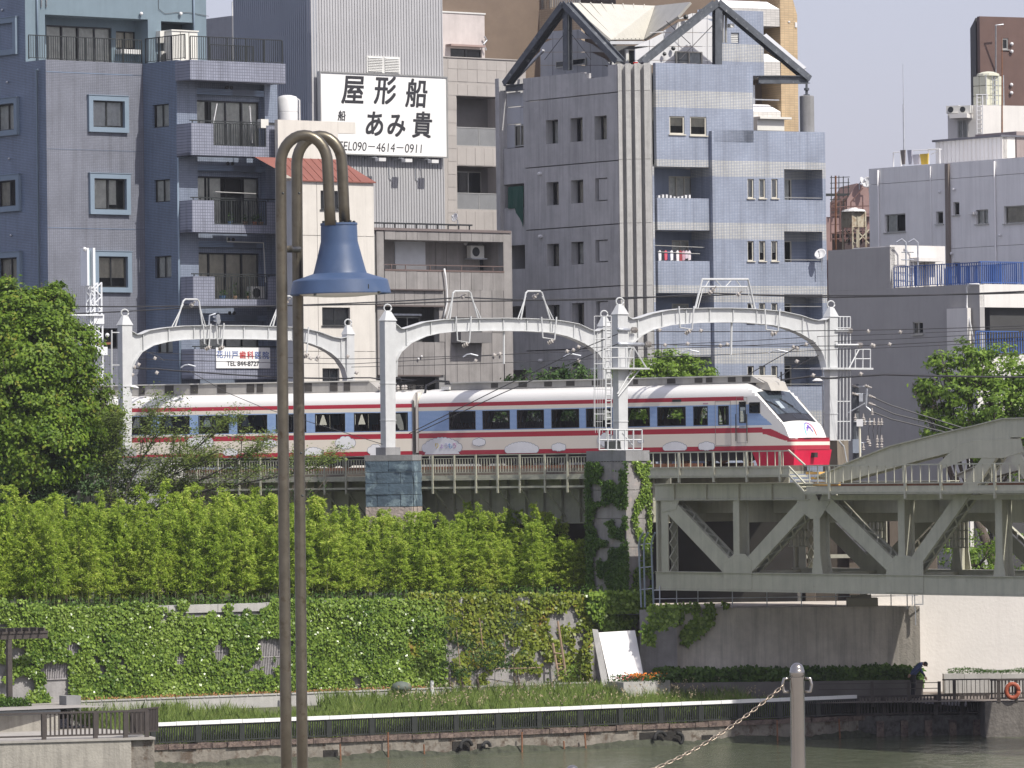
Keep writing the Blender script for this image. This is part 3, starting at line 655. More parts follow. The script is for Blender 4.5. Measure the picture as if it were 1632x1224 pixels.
    gus([(S(1528),Z(1528,708)),(S(1550),Z(1550,700)),(S(1628),Z(1628,699)),(S(1632),Z(1632,720)),(S(1600),Z(1600,730)),(S(1545),Z(1545,730)),(S(1500),Z(1500,748)),(S(1495),Z(1495,740))][::-1])
# cross floor beams and portal struts between the two trusses
for i,s in enumerate(NS):
    b=MB(); b.fbox(TF,s-.15,s+.15,zt0-.9,zt0-.05,TNRM+.01,-.52); ob('floor_beam',b,M['truss'],tr)
    b=MB(); b.fbox(TF,s-.12,s+.12,zb0+.02,zb1-.05,TNRM+.01,-.52); ob('bottom_strut',b,M['truss'],tr)
    if i<len(NS)-1:
        b=MB(); b.bar(TF.P(s,zb0+.2,-.5),TF.P(NS[i+1],zb0+.2,TNRM),.15,.12); b.bar(TF.P(NS[i+1],zb0+.2,-.5),TF.P(s,zb0+.2,TNRM),.15,.12); ob('lateral_brace',b,M['truss'],tr)
        b=MB(); 
        for q in range(6): b.fbox(TF,s+.35+q*.22,s+.35+q*.22+.06,zc-1.9,zc-.1,-6.3,-6.2); b.fbox(TF,s+.30,s+1.6,zc-1.95+q*.33,zc-1.9+q*.33,-6.26,-6.2)
        ob('inspection_ladder',b,M['truss'],tr)
b=MB(); b.fbox(TF,sT0,sT1,zt1-.25,zt1-.2,TNRM-.4,-.6); ob('deck',b,mat('dark_track_deck',(.06,.055,.05),.9),tr)
for dd in (-1.8,-2.9,-4.6,-5.7):
    b=MB(); b.fbox(TF,sT0,sT1,zt0-.55,zt1-.26,dd-.05,dd+.05); ob('stringer',b,M['truss'],tr)
    b=MB(); b.fbox(TF,sT0,sT1,zt1-.195,zt1-.06,dd-.035,dd+.035); ob('rail',b,M['rust'],tr)
# walkway with railing along the near truss
M['walk']=M['truss']
za=tz(1150,760); 
def walk(s0,s1,z0,z1,posts,pick,lab):
    b=MB(); b.fbox(TF,s0,s1,z0-.10,z0-.04,.02,.9); ob('walkway',b,M['truss'],tr)
    b=MB(); b.fbox(TF,s0,s1,z1-.05,z1,.84,.9); b.fbox(TF,s0,s1,z0+.28,z0+.32,.85,.89); b.fbox(TF,s0,s1,z0-.04,z0+.02,.85,.92); ob('handrail',b,M['truss'],tr)
    for x in posts:
        s=TF.s(x,740,.87); b=MB(); b.fbox(TF,s-.045,s+.045,z0-.28,z1-.052,.86,.94); ob('post',b,M['truss'],tr)
    b=MB(); s=s0+pick/2
    while s<s1: b.fbox(TF,s-.018,s+.018,z0+.322,z1-.052,.855,.885); s+=pick
    ob('picket',b,M['truss'],tr,kind='stuff')
s_l,s_m,s_n,s_r=TF.s(1035,740,.87),TF.s(1257,740,.87),TF.s(1283,740,.87),TF.s(1800,740,.87)
zA0=TF.z(1150,757,.87); zA1=TF.z(1150,719,.87); zB0=TF.z(1400,783,.87); zB1=TF.z(1400,740,.87)
walk(s_l,s_m,zA0,zA1,(1083,1138,1191,1244),.48,'')
walk(s_n,s_r,zB0,zB1,(1322,1443,1500,1586,1660),.50,'')
b=MB()
for (a,c_) in (((s_m,zA1),(s_n,zB1)),((s_m,zA0+.3),(s_n,zB0+.3)),((s_m,zA0-.05),(s_n,zB0-.05))): b.bar(TF.P(a[0],a[1],.87),TF.P(c_[0],c_[1],.87),.07,.05)
for q in range(6):
    s=s_m+(s_n-s_m)*q/5; z=zA0-.08+(zB0-zA0)*q/5; b.fbox(TF,s-.12,s+.12,z-.02,z+.02,.05,.84)
ob('stair',b,M['truss'],tr)
M['kickplate']=M['truss']
b=MB(); b.fbox(TF,s_l,s_m,zA0+.02,zA0+.27,.80,.83); ob('toe_board',b,M['kickplate'],tr)
b=MB(); b.fbox(TF,s_n,s_r,zB0+.02,zB0+.2,.80,.83); ob('toe_board',b,M['kickplate'],tr)
b=MB(); b.fbox(TF,TF.s(1292),TF.s(1320),tz(1305,764),tz(1305,760),-.6,.0); b.fbox(TF,TF.s(1292),TF.s(1320),tz(1305,774),tz(1305,769),-.6,.0); b.fbox(TF,TF.s(1284),TF.s(1305),tz(1305,756),tz(1305,752),-.6,.0); ob('yellow_step',b,mat('yellow_edge_paint',(.6,.36,.10),.7),tr)

# dark wall and columns added beyond the truss, standing for under-track shade
SBF=Face(1030,232,-8); ss=thing('under_track_shade_wall','dark brown wall and columns added behind the truss for the shade under the tracks','building',SBF.P(0,5,0))
b=MB(); b.fbox(SBF,-1,SBF.s(1490),5.1,tz(1300,800),-1,0); ob('wall',b,mat('under_track_shade_brown',(.085,.07,.055),.9,var=.25,streak=.4),ss)
for px in (1075,1150,1222,1290,1360,1425,1484): b=MB(); s=SBF.s(px); b.fbox(SBF,s-.2,s+.2,5.1,tz(1300,802),.01,.4); ob('column',b,mat('shade_wall_column_%d'%px,(.13,.105,.08),.9),ss)
b=MB(); b.fbox(SBF,-1,SBF.s(1490),SBF.z(1250,890),SBF.z(1250,884),.41,.5); ob('beam',b,M['truss'],ss)
# ================================================================ BUILDINGS
random.seed(21)
uR=(math.cos(R(38)),math.sin(R(38)),0); uL=(math.cos(R(-51)),math.sin(R(-51)),0)
def roof(F,parent,s0,s1,z,d0,d1,m,t=.12,name='roof'):
    b=MB(); b.fbox(F,s0,s1,z-t,z,d1,d0); return ob(name,b,m,parent)
M['t1']=tile_mat('purple_grey_wall_tile',(.185,.195,.235),.115,.075,(.13,.14,.17),.014,uR,streak=.25)
M['t1b']=tile_mat('slate_blue_wall_tile',(.175,.235,.335),.115,.075,(.09,.11,.15),.014,uL,streak=.15)
M['t1c']=tile_mat('pale_balcony_tile',(.25,.265,.33),.14,.14,(.13,.14,.18),.018,uR,streak=.3)
M['t1d']=tile_mat('blue_balcony_wall_tile',(.21,.245,.315),.115,.115,(.13,.16,.22),.014,uR,streak=.25)
M['stucco']=mat('teal_grey_stucco',(.16,.215,.255),.85,var=.08,scale=1.1,streak=.15)
M['sfr']=mat('window_surround_paint',(.19,.25,.315),.7,var=.06)
M['ac']=mat('air_conditioner_casing',(.66,.65,.6),.5,var=.05)
GR='buildings behind the railway'
def ac_unit(F,parent,s,z,d,w=.8,h=.6):
    b=MB(); b.fbox(F,s,s+w,z,z+h,d,d+.3); o=ob('air_conditioner',b,M['ac'],parent)
    b=MB(); c=F.P(s+w*.38,z+h*.5,d+.305)
    b.lathe([(h*.38,0),(h*.38,.02),(h*.3,.025),(.02,.012)],c,14,F.n); ob('fan_grille',b,M['frame_dark'],o); return o
# ---------------- left apartment block
D0=254
LA=Face(80,D0,-51); FA=Face(80,D0,38)
b1=thing('apartment_building','slate-blue tiled apartment block with balconied wing at the left','building',FA.P(0,5,0),GR)
holesA=[];W=[]
for r in ((146,161,196,203),(148,285,199,334),(155,409,201,458),(130,523,188,556)): 
    q=rect(FA,*r); holesA.append(q)
zA=FA.z(80,95); sA1=FA.s(235)
wall(FA,b1,0,sA1,5,zA,holesA,M['t1'],name='front_wall')
cw=[(M['curtain_white'],[(0,.5,.02),(.52,1,.06)]),(M['curtain'],[(0,.48,0),(.55,.8,.15)]),(M['curtain_beige'],[(0,1,.3)]),None]
for i,q in enumerate(holesA):
    wd=window(FA,q,b1,2,1,.05,.06,M['frame_dark'],M['glass'],cw[i],surround=None if i==3 else (.24,.16,M['sfr']))
for zl in (FA.z(157,118),FA.z(157,240),FA.z(157,365)):
    b=MB(); b.fbox(FA,.02,sA1-.02,zl,zl+.03,.0,.012); ob('expansion_joint',b,M['t1b'],b1)
q4=[rect(LA,-8,38,24,80),rect(LA,-7,166,26,208),rect(LA,-5,288,29,329),rect(LA,-3,411,31,454)]
sL0=LA.s(-40); wall(LA,b1,sL0,-.001,5,zA,[q for q in q4],M['t1b'],name='side_wall')
for i,q in enumerate(q4): window(LA,q,b1,2,1,.16,.06,M['frame_dark'],M['glass'],[(M['curtain'],[(0,1,0)]),(M['curtain'],[(0,1,0)]),(M['curtain_beige'],[(0,.5,0)]),(M['curtain_beige'],[(0,1,0)])][i],surround=(.26,.16,M['sfr']))
# upper storeys set back
sU=LA.s(48); zU=LA.z(30,-70); 
q5=rect(LA,-9,-88,22,-46); wall(LA,b1,sL0,sU,zA+.002,zU,[],M['t1b'],name='upper_side_wall')
UF=Face(48,LA.D(48),38); sU1=UF.s(337)
rec1=rect(UF,72,27,236,108); rec2=rect(UF,257,35,311,108)
zAt=zA
wall(UF,b1,.002,sU1,zA-.1,zU,[(rec1[0],rec1[1],zA-.02,rec1[3]),(rec2[0],rec2[1],zA-.02,rec2[3])],M['stucco'],1.1,'upper_wall')
b=MB(); b.fbox(UF,rec1[0]-.2,rec1[1]+.2,zA-.1,rec1[3]+.2,-1.2,-1.12)
holes_in=[rect(UF,74,42,178,99,-1.1),rect(UF,185,50,216,79,-1.1)]
wall(UF,b1,rec1[0]-.1,rec1[1]+.1,zA-.1,rec1[3]+.1,[(holes_in[0][0],holes_in[0][1],zA,holes_in[0][3]),holes_in[1]],M['stucco'],.2,'recessed_wall',d=-1.102)
h0=(holes_in[0][0],holes_in[0][1],zA,holes_in[0][3])
window(UF,h0,b1,4,1,.08,.07,M['frame_dark'],M['glass'],(M['curtain'],[(0,.24,0),(.26,.49,0),(.52,.74,0),(.76,1,0)]),d=-1.102)
window(UF,holes_in[1],b1,2,1,.08,.05,M['frame_dark'],M['glass'],(M['curtain_beige'],[(0,1,.1)]),d=-1.102)
b=MB(); a=rect(UF,185,80,233,87,-1.0); b.fbox(UF,a[0],a[1],a[2],a[3],-1.1,-.55); ob('counter_shelf',b,M['frame_white'],b1)
wall(UF,b1,rec2[0]-.1,rec2[1]+.1,zA-.1,rec2[3]+.1,[],mat('dark_teal_panel',(.05,.08,.09),.7),.1,'recessed_wall',d=-1.102)
b=MB(); a=rect(UF,274,50,315,96,.9); b.fbox(UF,a[0],a[1],zA,a[3],.2,.9); b.fbox(UF,a[0]-.05,a[1]+.05,a[3],a[3]+.06,.15,.95); sh=ob('storage_cabinet',b,M['ac'],b1)
b=MB(); 
for k in (.33,.66): b.fbox(UF,a[0]+(a[1]-a[0])*k-.012,a[0]+(a[1]-a[0])*k+.012,zA+.05,a[3]-.04,.902,.915)
ob('door_gap',b,M['frame_dark'],sh)
a=rect(UF,258,49,268,68,.5); b=MB(); b.fbox(UF,a[0],a[1],a[2],a[3],0,.35); ob('water_heater',b,M['ac'],b1)
ac_unit(UF,b1,UF.s(258),zA+.02,.1,.5,.75)
for px in (66,316): 
    b=MB(); s=UF.s(px); b.tube([UF.P(s,zA,.08),UF.P(s,zU,.08)],.05,6); ob('drain_pipe',b,M['sfr'],b1,smooth=True)
for px in (73,81): 
    b=MB(); s=UF.s(px); b.tube([UF.P(s,UF.z(px,12),.06),UF.P(s,zU,.06)],.035,6); ob('conduit',b,M['dish'],b1,smooth=True)
for (px,py) in ((223,22),(286,22)):
    b=MB(); b.ball(UF.P(*UF.hit(px,py),.12),.09); ob('vent_cap',b,M['dish'],b1,smooth=True)
for (px,py) in ((5,16),(13,131),(16,253),(19,375)):
    b=MB(); b.ball(LA.P(*LA.hit(px,py),.06),.07,6); ob('vent_cap',b,M['galv'],b1,smooth=True)
roof(UF,b1,.01,sU1,zU,0,-8,M['concrete']); roof(FA,b1,0,sA1,zA-.01,-.23,-8,M['concrete'])
b=MB(); b.tube([UF.P(*UF.hit(252,y_),.04) if y_<16 else UF.P(*UF.hit(x_,y_),.04) for x_,y_ in ((252,-10),(252,14),(262,22),(280,20),(300,20),(312,22),(332,26))],.012,4); ob('cable',b,M['wire'],b1)
# side drain pipe on the shaded face
b=MB(); s=LA.s(68); b.tube([LA.P(s,5,.1),LA.P(s,LA.z(68,112),.1),LA.P(s+.12,LA.z(68,112)+.05,.1)],.055,6); ob('drain_pipe',b,M['sfr'],b1,smooth=True)
# wing
FS=Face(235,FA.D(235),-51); sS1=FS.s(288)
q6=[rect(FS,243,166,269,203),rect(FS,245,286,271,322),rect(FS,247,408,273,443),rect(FS,249,528,275,563)]
wall(FS,b1,0,sS1,5,zA,q6,M['t1b'],name='wing_side_wall')
for q in q6: window(FS,q,b1,2,1,.12,.05,M['frame_dark'],M['glass'],(M['curtain'],[(0,1,0)]))
FW=Face(288,FS.D(288),38); sW1=FW.s(449); zW=FW.z(370,100)
BD=1.25
q7=[]
for (y0,y1) in ((161,246),(282,368),(403,487),(520,600)): q7.append(rect(FW,309,y0,414,y1,-.35))
hw=[(q[0],q[1],q[2]+.1,q[3]) for q in q7]
# recessed loggia: window wall .35 m behind the piers
wall(FW,b1,.02,q7[0][0]-.05,5,zW,[],M['t1d'],.35,'wing_pier'); wall(FW,b1,q7[0][1]+.06,sW1,5,zW,[],M['t1d'],.35,'wing_pier')
wall(FW,b1,.0,sW1,5,zW,[(a,c,z,e) for a,c,z,e in hw],M['t1d'],.2,'window_wall',d=-.36)
for i,q in enumerate(hw):
    window(FW,q,b1,4,1,.1,.07,M['frame_dark'],M['glass'],[(M['curtain'],[(0,.2,0),(.3,.5,0),(.52,.74,0),(.76,1,0)]),(M['curtain'],[(0,.2,0),(.22,.45,.0),(.8,1,0)]),(M['curtain_beige'],[(0,.24,0),(.26,.5,0),(.52,.74,0),(.76,1,0)]),(M['curtain'],[(0,1,0)])][i],d=-.36)
    b=MB(); zb=q[3]+.25; b.fbox(FW,q7[0][0]-.045,q7[0][1]+.055,zb,zb+.28,-.355,-.03); ob('lintel',b,M['t1b'],b1)
    for k in (0,1):
        b=MB(); b.lathe([(.09,0),(.09,.05),(.06,.06)],FW.P(q7[0][0]+.9*1.9+k*.26,q[3]+.62,-.03),8,FW.n); ob('vent_hood',b,M['frame_dark'],b1)
bal=[(198,249,200,233),(320,371,322,358),(441,488,442,477),(556,604,558,592)]
s306=FW.s(306,300,BD); s457=FW.s(457,300,BD)
for i,(yt,yb,oy,ob_) in enumerate(bal):
    z1=FW.z(380,yt+.5,BD); z0=FW.z(380,yb,BD); o0,o1=FW.s(340+i,oy,BD),FW.s(424+i*1.5,oy,BD); zo=FW.z(380,ob_,BD)
    bt=ob('balcony',MB().fbox(FW,s306,s457,z0,z0+.14,.0,BD-.135),M['t1c'],b1)
    wall(FW,bt,s306,s457,z0,z1,[] if i==3 else [(o0,o1,zo,z1+1)],M['t1c'],.13,'parapet',d=BD)
    for qa,qb in ((s306,s306+.13),(s457-.13,s457)): b=MB(); b.fbox(FW,qa,qb,z0,z1,.01,BD-.132); ob('parapet_end',b,M['t1c'],bt)
    if i<3: railing(FW,bt,o0+.02,o1-.02,zo+.03,z1+.05,M['steel_dark'],.13,.95,BD-.06)
    b=MB(); b.fbox(FW,s306-.05,s457+.05,z1+.10,z1+.15,BD-.08,BD-.03)
    for s in (s306+.1,s306+.5,o0-.1,o1+.1,s457-.1): b.fbox(FW,s-.02,s+.02,z1,z1+.1,BD-.07,BD-.04)
    ob('handrail',b,M['steel_dark'],bt)
def pot(F,px,d,z,lf,r=.13,hh=.35,par=None,name='potted_plant',lab=None,grp='potted plants on the balconies'):
    t=thing(name,lab or 'small potted plant',"potted plant",F.P(F.s(px,300,d),z,d),grp); c=F.P(F.s(px,300,d),z,d)
    b=MB(); b.lathe([(r*.7,0),(r,.2),(r*.85,.2),(r*.8,.17)],c,8); ob('pot',b,mat('terracotta_%d'%px,random.choice([(.35,.14,.07),(.06,.13,.25),(.3,.2,.12)]),.8),t)
    lv=MB()
    for k in range(38):
        a=random.random()*6.28; rr=random.uniform(0,r*1.5); p=c+Vector((rr*math.cos(a),rr*math.sin(a),.2+random.uniform(.0,hh)))
        e=Vector((random.uniform(-1,1),random.uniform(-1,1),random.uniform(-.3,1))).normalized()*.09; f_=e.cross(Vector((random.random()-.5,random.random()-.5,.4))).normalized()*.04
        lv.quad(p,p+e*.5+f_,p+e,p+e*.5-f_)
    ob('leaves',lv,lf,t,kind='stuff')
M['leaf_pot']=leaf_mat('pot_leaves',(.04,.10,.02),(.10,.19,.04))
i=1; z_=FW.z(380,358,BD)
pot(FW,366,BD-.4,z_-.02,M['leaf_pot'],lab='leafy pot at the left of the middle balcony railing'); pot(FW,390,BD-.4,z_-.02,M['leaf_pot'],lab='leafy pot at the centre of the middle balcony railing'); pot(FW,405,BD-.4,z_-.02,M['leaf_pot'],hh=.3,lab='blue pot with pale leaves near the right of the middle balcony'); pot(FW,415,BD-.4,z_-.02,M['leaf_pot'],hh=.4,lab='rightmost pot on the middle balcony beside the blue one')
z_=FW.z(380,477,BD)
pot(FW,352,BD-.4,z_-.02,M['leaf_pot'],.17,.25,lab='bushy low pot at the left of the lowest railed balcony'); pot(FW,371,BD-.4,z_-.02,M['leaf_pot'],.16,.62,lab='tall leafy shrub in a pot on the lowest railed balcony'); pot(FW,394,BD-.4,z_-.02,M['leaf_pot'],.1,.2,lab='tiny pot plant left of the air conditioner on the lowest railed balcony')
ac_unit(FW,b1,FW.s(397,477,.6),FW.z(400,477,BD)+.02,.45,.85,.62)
b=MB(); b.tube([FW.P(*FW.hit(x,y,.3),.3) for x,y in ((362,378),(362,385),(420,387),(423,450))],.03,5); ob('ac_pipe',b,M['ac'],b1)
# laundry poles and meter boxes on the balconies
for (x0,y0,x1,y1) in ((340,198,346,165),(398,169,402,228)):
    b=MB(); b.tube([FW.P(*FW.hit(x0,y0,.9),.9),FW.P(*FW.hit(x1,y1,.9),.9)],.025,5); ob('laundry_pole',b,M['dish'],b1)
b=MB(); b.tube([FW.P(*FW.hit(343,306,.9),.9),FW.P(*FW.hit(408,309,.9),.9)],.03,5); ob('laundry_pole',b,M['frame_alu'],b1)
b=MB(); a=rect(FW,416,190,428,204,BD); b.fbox(FW,a[0],a[1],a[2],a[3],BD-.3,BD); ob('meter_box',b,M['ac'],b1)
# top parapet band of the wing, with overhang
z1=FW.z(380,98.5,BD); z0=FW.z(380,130,BD); s3,s4=FW.s(303,100,BD),FW.s(455,100,BD)
b=MB(); b.fbox(FW,s3,s4,z0,z1,-.0,BD); b.fbox(FW,-.02,s3-.002,z0+.35,z1-.01,-.0,.6); ob('roof_parapet',b,M['t1c'],b1)
b=MB(); b.fbox(FW,0,s4,z1-.3,z1-.2,-8,-.01); ob('roof',b,M['concrete'],b1)
railing(FA,b1,FA.s(55),sA1,zA+.05,zA+1.15,M['steel_dark'],.125,1.15,-.1)
railing(FS,b1,.1,sS1+.6,zA+.05,zA+1.2,M['steel_dark'],.125,1.15,-.1)
railing(FW,b1,s3+.1,s4-.1,z1+.05,z1+1.15,M['steel_dark'],.125,1.15,BD-.12)
railing(FW,b1,FW.s(335,80,-1),s4-.3,z1-.05,z1+1.0,M['steel_dark'],.125,1.15,-1)
b=MB(); s=FW.s(284,300,.15); b.tube([FW.P(s,5,.15),FW.P(s,FW.z(284,252),.15),FW.P(s+.8,FW.z(284,250),.15)],.06,6); ob('drain_pipe',b,M['sfr'],b1,smooth=True)
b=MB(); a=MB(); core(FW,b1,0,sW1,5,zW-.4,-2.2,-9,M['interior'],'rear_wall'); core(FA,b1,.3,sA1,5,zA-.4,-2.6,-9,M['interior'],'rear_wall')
b=MB(); b.fbox(FW,sW1-.02,sW1,5,zW,-9,-.4); ob('end_wall',b,M['t1b'],b1)
# dental clinic banner on the lowest balcony
TXT=[]
def text(s,F,px,py,size_px,d,m,parent,xs=1.0,shear=0,name='lettering',align='CENTER',bold=0,ang=0,thick=0):
    """flat lettering laid on a face; size given by its surveyed cap height"""
    cu=bpy.data.curves.new(name,'FONT'); cu.body=s; cu.align_x=align; cu.align_y='CENTER'
    D=F.P(F.s(px,py),0).y; cu.size=size_px*D/FPX; cu.shear=shear; cu.offset=bold; cu.extrude=.004
    o=bpy.data.objects.new(name,cu); COL.objects.link(o)
    bpy.context.view_layer.update(); dg=bpy.context.evaluated_depsgraph_get(); me=bpy.data.meshes.new_from_object(o.evaluated_get(dg)); bpy.data.objects.remove(o)
    p=F.P(*F.hit(px,py,d),d); rot=Matrix((F.u,Vector((0,0,1)),F.n)).transposed().to_4x4()
    me.transform(Matrix.Translation(p)@rot@Matrix.Rotation(ang,4,'Z')@Matrix.Diagonal((xs,1,1,1)))
    if thick:
        import bmesh
        bm=bmesh.new(); bm.from_mesh(me); t0=bm.verts[:]+bm.edges[:]+bm.faces[:]
        for k,(dx,dz) in enumerate(((1,0),(0,1),(1,1))):
            g=bmesh.ops.duplicate(bm,geom=t0)['geom']; bmesh.ops.translate(bm,verts=[v for v in g if isinstance(v,bmesh.types.BMVert)],vec=F.u*dx*thick+Vector((0,0,dz*thick))+F.n*.001*(k+1))
        bm.to_mesh(me); bm.free()
    me.materials.clear(); me.materials.append(m); o=ob(name,None,None,parent,mesh=me); return o
M['ink']=mat('black_sign_paint',(.025,.025,.03),.6); M['redink']=mat('red_sign_paint',(.5,.03,.03),.6); M['blueink']=mat('blue_sign_paint',(.10,.16,.38),.6); M['signwhite']=mat('white_sign_board',(.80,.80,.79),.5,var=.03)
t=thing('clinic_banner','white dental clinic banner with blue and red characters on the lowest balcony','sign',FW.P(FW.s(386,570,BD),10,BD))
a=rect(FW,343,554,429,587,BD); b=MB(); b.fbox(FW,a[0],a[1],a[2],a[3],BD+.03,BD+.08); ob('board',b,M['signwhite'],t)
for i,ch in enumerate('花川戸歯科医院'):
    text(ch,FW,350+i*12.2,566+i*.25,12.5,BD+.085,M['redink'] if ch in '歯科' else M['blueink'],t,1.05,name='character',thick=.012)
text('TEL 844-8727',FW,387,580,10.5,BD+.085,M['ink'],t,1.05,name='phone_number',thick=.01)
# ---------------- tall corrugated building with the boat sign
CG=Face(504,275,38); CGL=Face(504,275,-51)
b2=thing('corrugated_building','tall windowless building clad in grey ribbed metal, bearing the boat sign','building',CG.P(0,5,0),GR)
M['ribl']=mat('light_grey_ribbed_cladding',(.43,.43,.44),.55,.05,var=.05,scale=.5,streak=.10); M['rib_shade']=mat('shaded_ribbed_cladding',(.25,.28,.33),.55,.05,var=.05,scale=.5,streak=.1)  # second cladding: the side face's shade put into a darker blue-grey
def ribs(F,parent,s0,s1,z0,z1,pitch,dep,m,back=8,name='ribbed_cladding'):
    """folded sheet metal: real ribs, vertical"""
    mb=MB(); s=s0; pts=[]
    while s<s1: pts+=[(s,0),(s+pitch*.70,0),(s+pitch*.74,-dep),(s+pitch*.96,-dep)]; s+=pitch
    pts=[p for p in pts if p[0]<=s1]+[(s1,0)]
    lv=[z0]
    z=z1-.02
    zs=[z0]; k=z1
    while k>z0+3.7: k-=3.6; zs.append(k)
    zs=sorted(zs)+[z1]
    for j in range(len(zs)-1):
        o=.012*(j%2)
        vs=[F.P(a,zs[j],d+o) for a,d in pts]+[F.P(a,zs[j+1],d+o) for a,d in pts]; n=len(pts)
        mb.add(vs,[(i,i+1,i+1+n,i+n) for i in range(n-1)])
    mb.fbox(F,s0,s1,z0,z1,-dep-.3,-dep-.02); return ob(name,mb,m,parent,kind='stuff')
sG=CG.s(714); zG=CG.z(504,-60)
ribs(CG,b2,0,sG,5,zG,.175,.05,M['ribl']); ribs(CGL,b2,CGL.s(380),-.01,5,zG,.175,.05,M['rib_shade'])
core(CG,b2,.1,sG,5,zG-.1,-.5,-10,M['ribl'],'rear_wall')
b=MB(); a=rect(CG,583,90,636,117); b.fbox(CG,a[0],a[1],a[2],a[3],.01,.08); lv=ob('louvre_vent',b,M['frame_white'],b2)
for k in range(2):
    for j in range(9):
        b=MB(); w_=(a[1]-a[0])/2; x0=a[0]+k*w_+.08; z=a[2]+.08+j*(a[3]-a[2]-.12)/9; b.hexa([CG.P(x0,z,.14),CG.P(x0+w_-.16,z,.14),CG.P(x0+w_-.16,z,.082),CG.P(x0,z,.082),CG.P(x0,z+.02,.14),CG.P(x0+w_-.16,z+.02,.14),CG.P(x0+w_-.16,z+.07,.082),CG.P(x0,z+.07,.082)]); ob('slat',b,M['frame_white'],lv)
sg=thing('boat_sign','large white billboard with black brush-written boat characters and phone number','sign',CG.P(CG.s(610),20,.3))
a=rect(CG,511,120,711,246.5,.4); b=MB(); b.fbox(CG,a[0],a[1],a[2],a[3],.25,.42); ob('board',b,M['signwhite'],sg)
b=MB(); k=.07; b.fbox(CG,a[0]-k,a[0]-.002,a[2]-k,a[3]+k,.24,.47); b.fbox(CG,a[1]+.002,a[1]+k,a[2]-k,a[3]+k,.24,.47); b.fbox(CG,a[0],a[1],a[3]+.002,a[3]+k,.24,.47); b.fbox(CG,a[0],a[1],a[2]-k,a[2]-.002,.24,.47); ob('board_frame',b,M['frame_alu'],sg)
for ch,px,py,sz in (('屋',561,147,50),('形',612,148,48),('船',662,153,48),('船',544,186,17),('宿',548,206,17),('あ',595,201,44),('み',630,203,42),('貴',671,203,44)):
    text(ch,CG,px,py,sz,.425,M['ink'],sg,.92,.12,name='character',thick=.055 if sz>30 else .02)
text('TEL090－4614－0911',CG,606,235.5,20,.425,M['ink'],sg,.94,.12,name='phone_number',ang=R(-.3))
for i,px in enumerate((606,648,690)):
    t=thing('floodlight',['sign floodlight under the billboard, left of three','sign floodlight under the middle of the billboard','sign floodlight under the right end of the billboard'][i],'floodlight',CG.P(CG.s(px),CG.z(px,252),1),'floodlights under the billboard')
    s,z=CG.hit(px,254+i*1.5,.9); b=MB(); b.fbox(CG,s-.22,s+.22,z-.10,z+.07,.75,1.1); ob('lamp_head',b,M['dish'],t)
    b=MB(); b.tube([CG.P(s-.35,z+.10,.05),CG.P(s-.05,z+.12,.5),CG.P(s,z+.05,.8)],.03,5); b.tube([CG.P(s-.5,z+.1,.05),CG.P(s-.5,z-.9,.05),CG.P(s-.35,z-1.0,.05)],.022,5); ob('arm',b,M['galv'],t)
# small grey block with roof rail behind, left
X2=Face(378,283,38); t=thing('stair_tower','small grey stair tower with white roof rail beside the ribbed wall','building',X2.P(0,5,0),GR)
zt=X2.z(390,26); b=MB(); b.fbox(X2,0,3,5,zt,-6,0); ob('wall',b,mat('stair_tower_panel',(.28,.29,.31),.8,streak=.2),t)
for k in range(4):
    b=MB(); b.fbox(X2,.02,2.9,zt-1.15*(k+1),zt-1.15*(k+1)+1.12,.002,.025); ob('panel',b,mat('stair_tower_panel_b%d'%k,(.26,.27,.29),.8,streak=.2),t)
railing(X2,t,.1,2.6,zt+.03,zt+.75,M['frame_white'],.13,.7,-.1)
# ---------------- white building with red tiled eave
W3=Face(479,254.5,38); WL=Face(479,254.5,-51)
b3=thing('white_building','stained white building with small red sloping roof behind the lamp','building',W3.P(0,5,0),GR)
s1=W3.s(601); z1=W3.z(540,289)
hw=[rect(W3,511,304,545,334),rect(W3,513.5,490,558,519),rect(W3,514,587,541,616)]
M['w3']=mat('stained_cream_render',(.60,.57,.52),.85,var=.06,scale=.9,streak=.22,col2=(.42,.33,.24),col2at=(.66,.78),c2scale=1.5)
zc=[5,W3.z(540,560),W3.z(540,466),W3.z(540,376),z1]
sm=W3.s(510)
for i in range(4):
    for (a,c) in ((0,sm),(sm,s1)): wall(W3,b3,a+.012,c-.012,zc[i]+.012,zc[i+1]-.012,[h for h in hw if h[2]>zc[i] and h[3]<zc[i+1] and a<h[0]<c],M['w3'],.2,'wall_panel')
for i,h in enumerate(hw): window(W3,h,b3,2,1,.12,.05,M['frame_dark'],M['glassdark'],(M['curtain_beige'],[(0,1,.3)]) if i==1 else None,sill=True)
core(W3,b3,.02,s1,5,z1-.02,-.7,-5,M['w3'],'rear_wall')
wall(WL,b3,WL.s(457),-.01,5,z1,[],mat('shaded_side_render',(.45,.46,.47),.85),.2,'side_wall')  # this side's shade put into a greyer, darker render colour
# red roof: sloping back from the eave
b=MB(); zr=W3.z(540,259); back=1.5
b.add([W3.P(-.15,z1,.12),W3.P(s1+.05,z1,.12),W3.P(s1-.95,zr+.25,-back),W3.P(-.0,zr+.25,-back),W3.P(-.15,z1-.05,.12),W3.P(s1+.05,z1-.05,.12),W3.P(WL.s(457)*.0-1.4,zr+.25,-back)],[(0,1,2,3),(0,4,5,1),(0,3,6)])
M['redroof']=mat('red_roof_sheet',(.21,.075,.055),.6,var=.1,streak=.15); ob('roof',b,M['redroof'],b3)
for k in range(9):
    b=MB(); s=.1+k*(s1-.5)/9; b.bar(W3.P(s,z1+.02,.1),W3.P(s+(-.1 if k>6 else 0),zr+.25,-back),.03,.04); ob('roof_seam',b,M['redroof'],b3)
W3u=Face(449,256.6,38); su1=W3u.s(573); zu1=W3u.z(510,193); zu0=W3u.z(510,262)
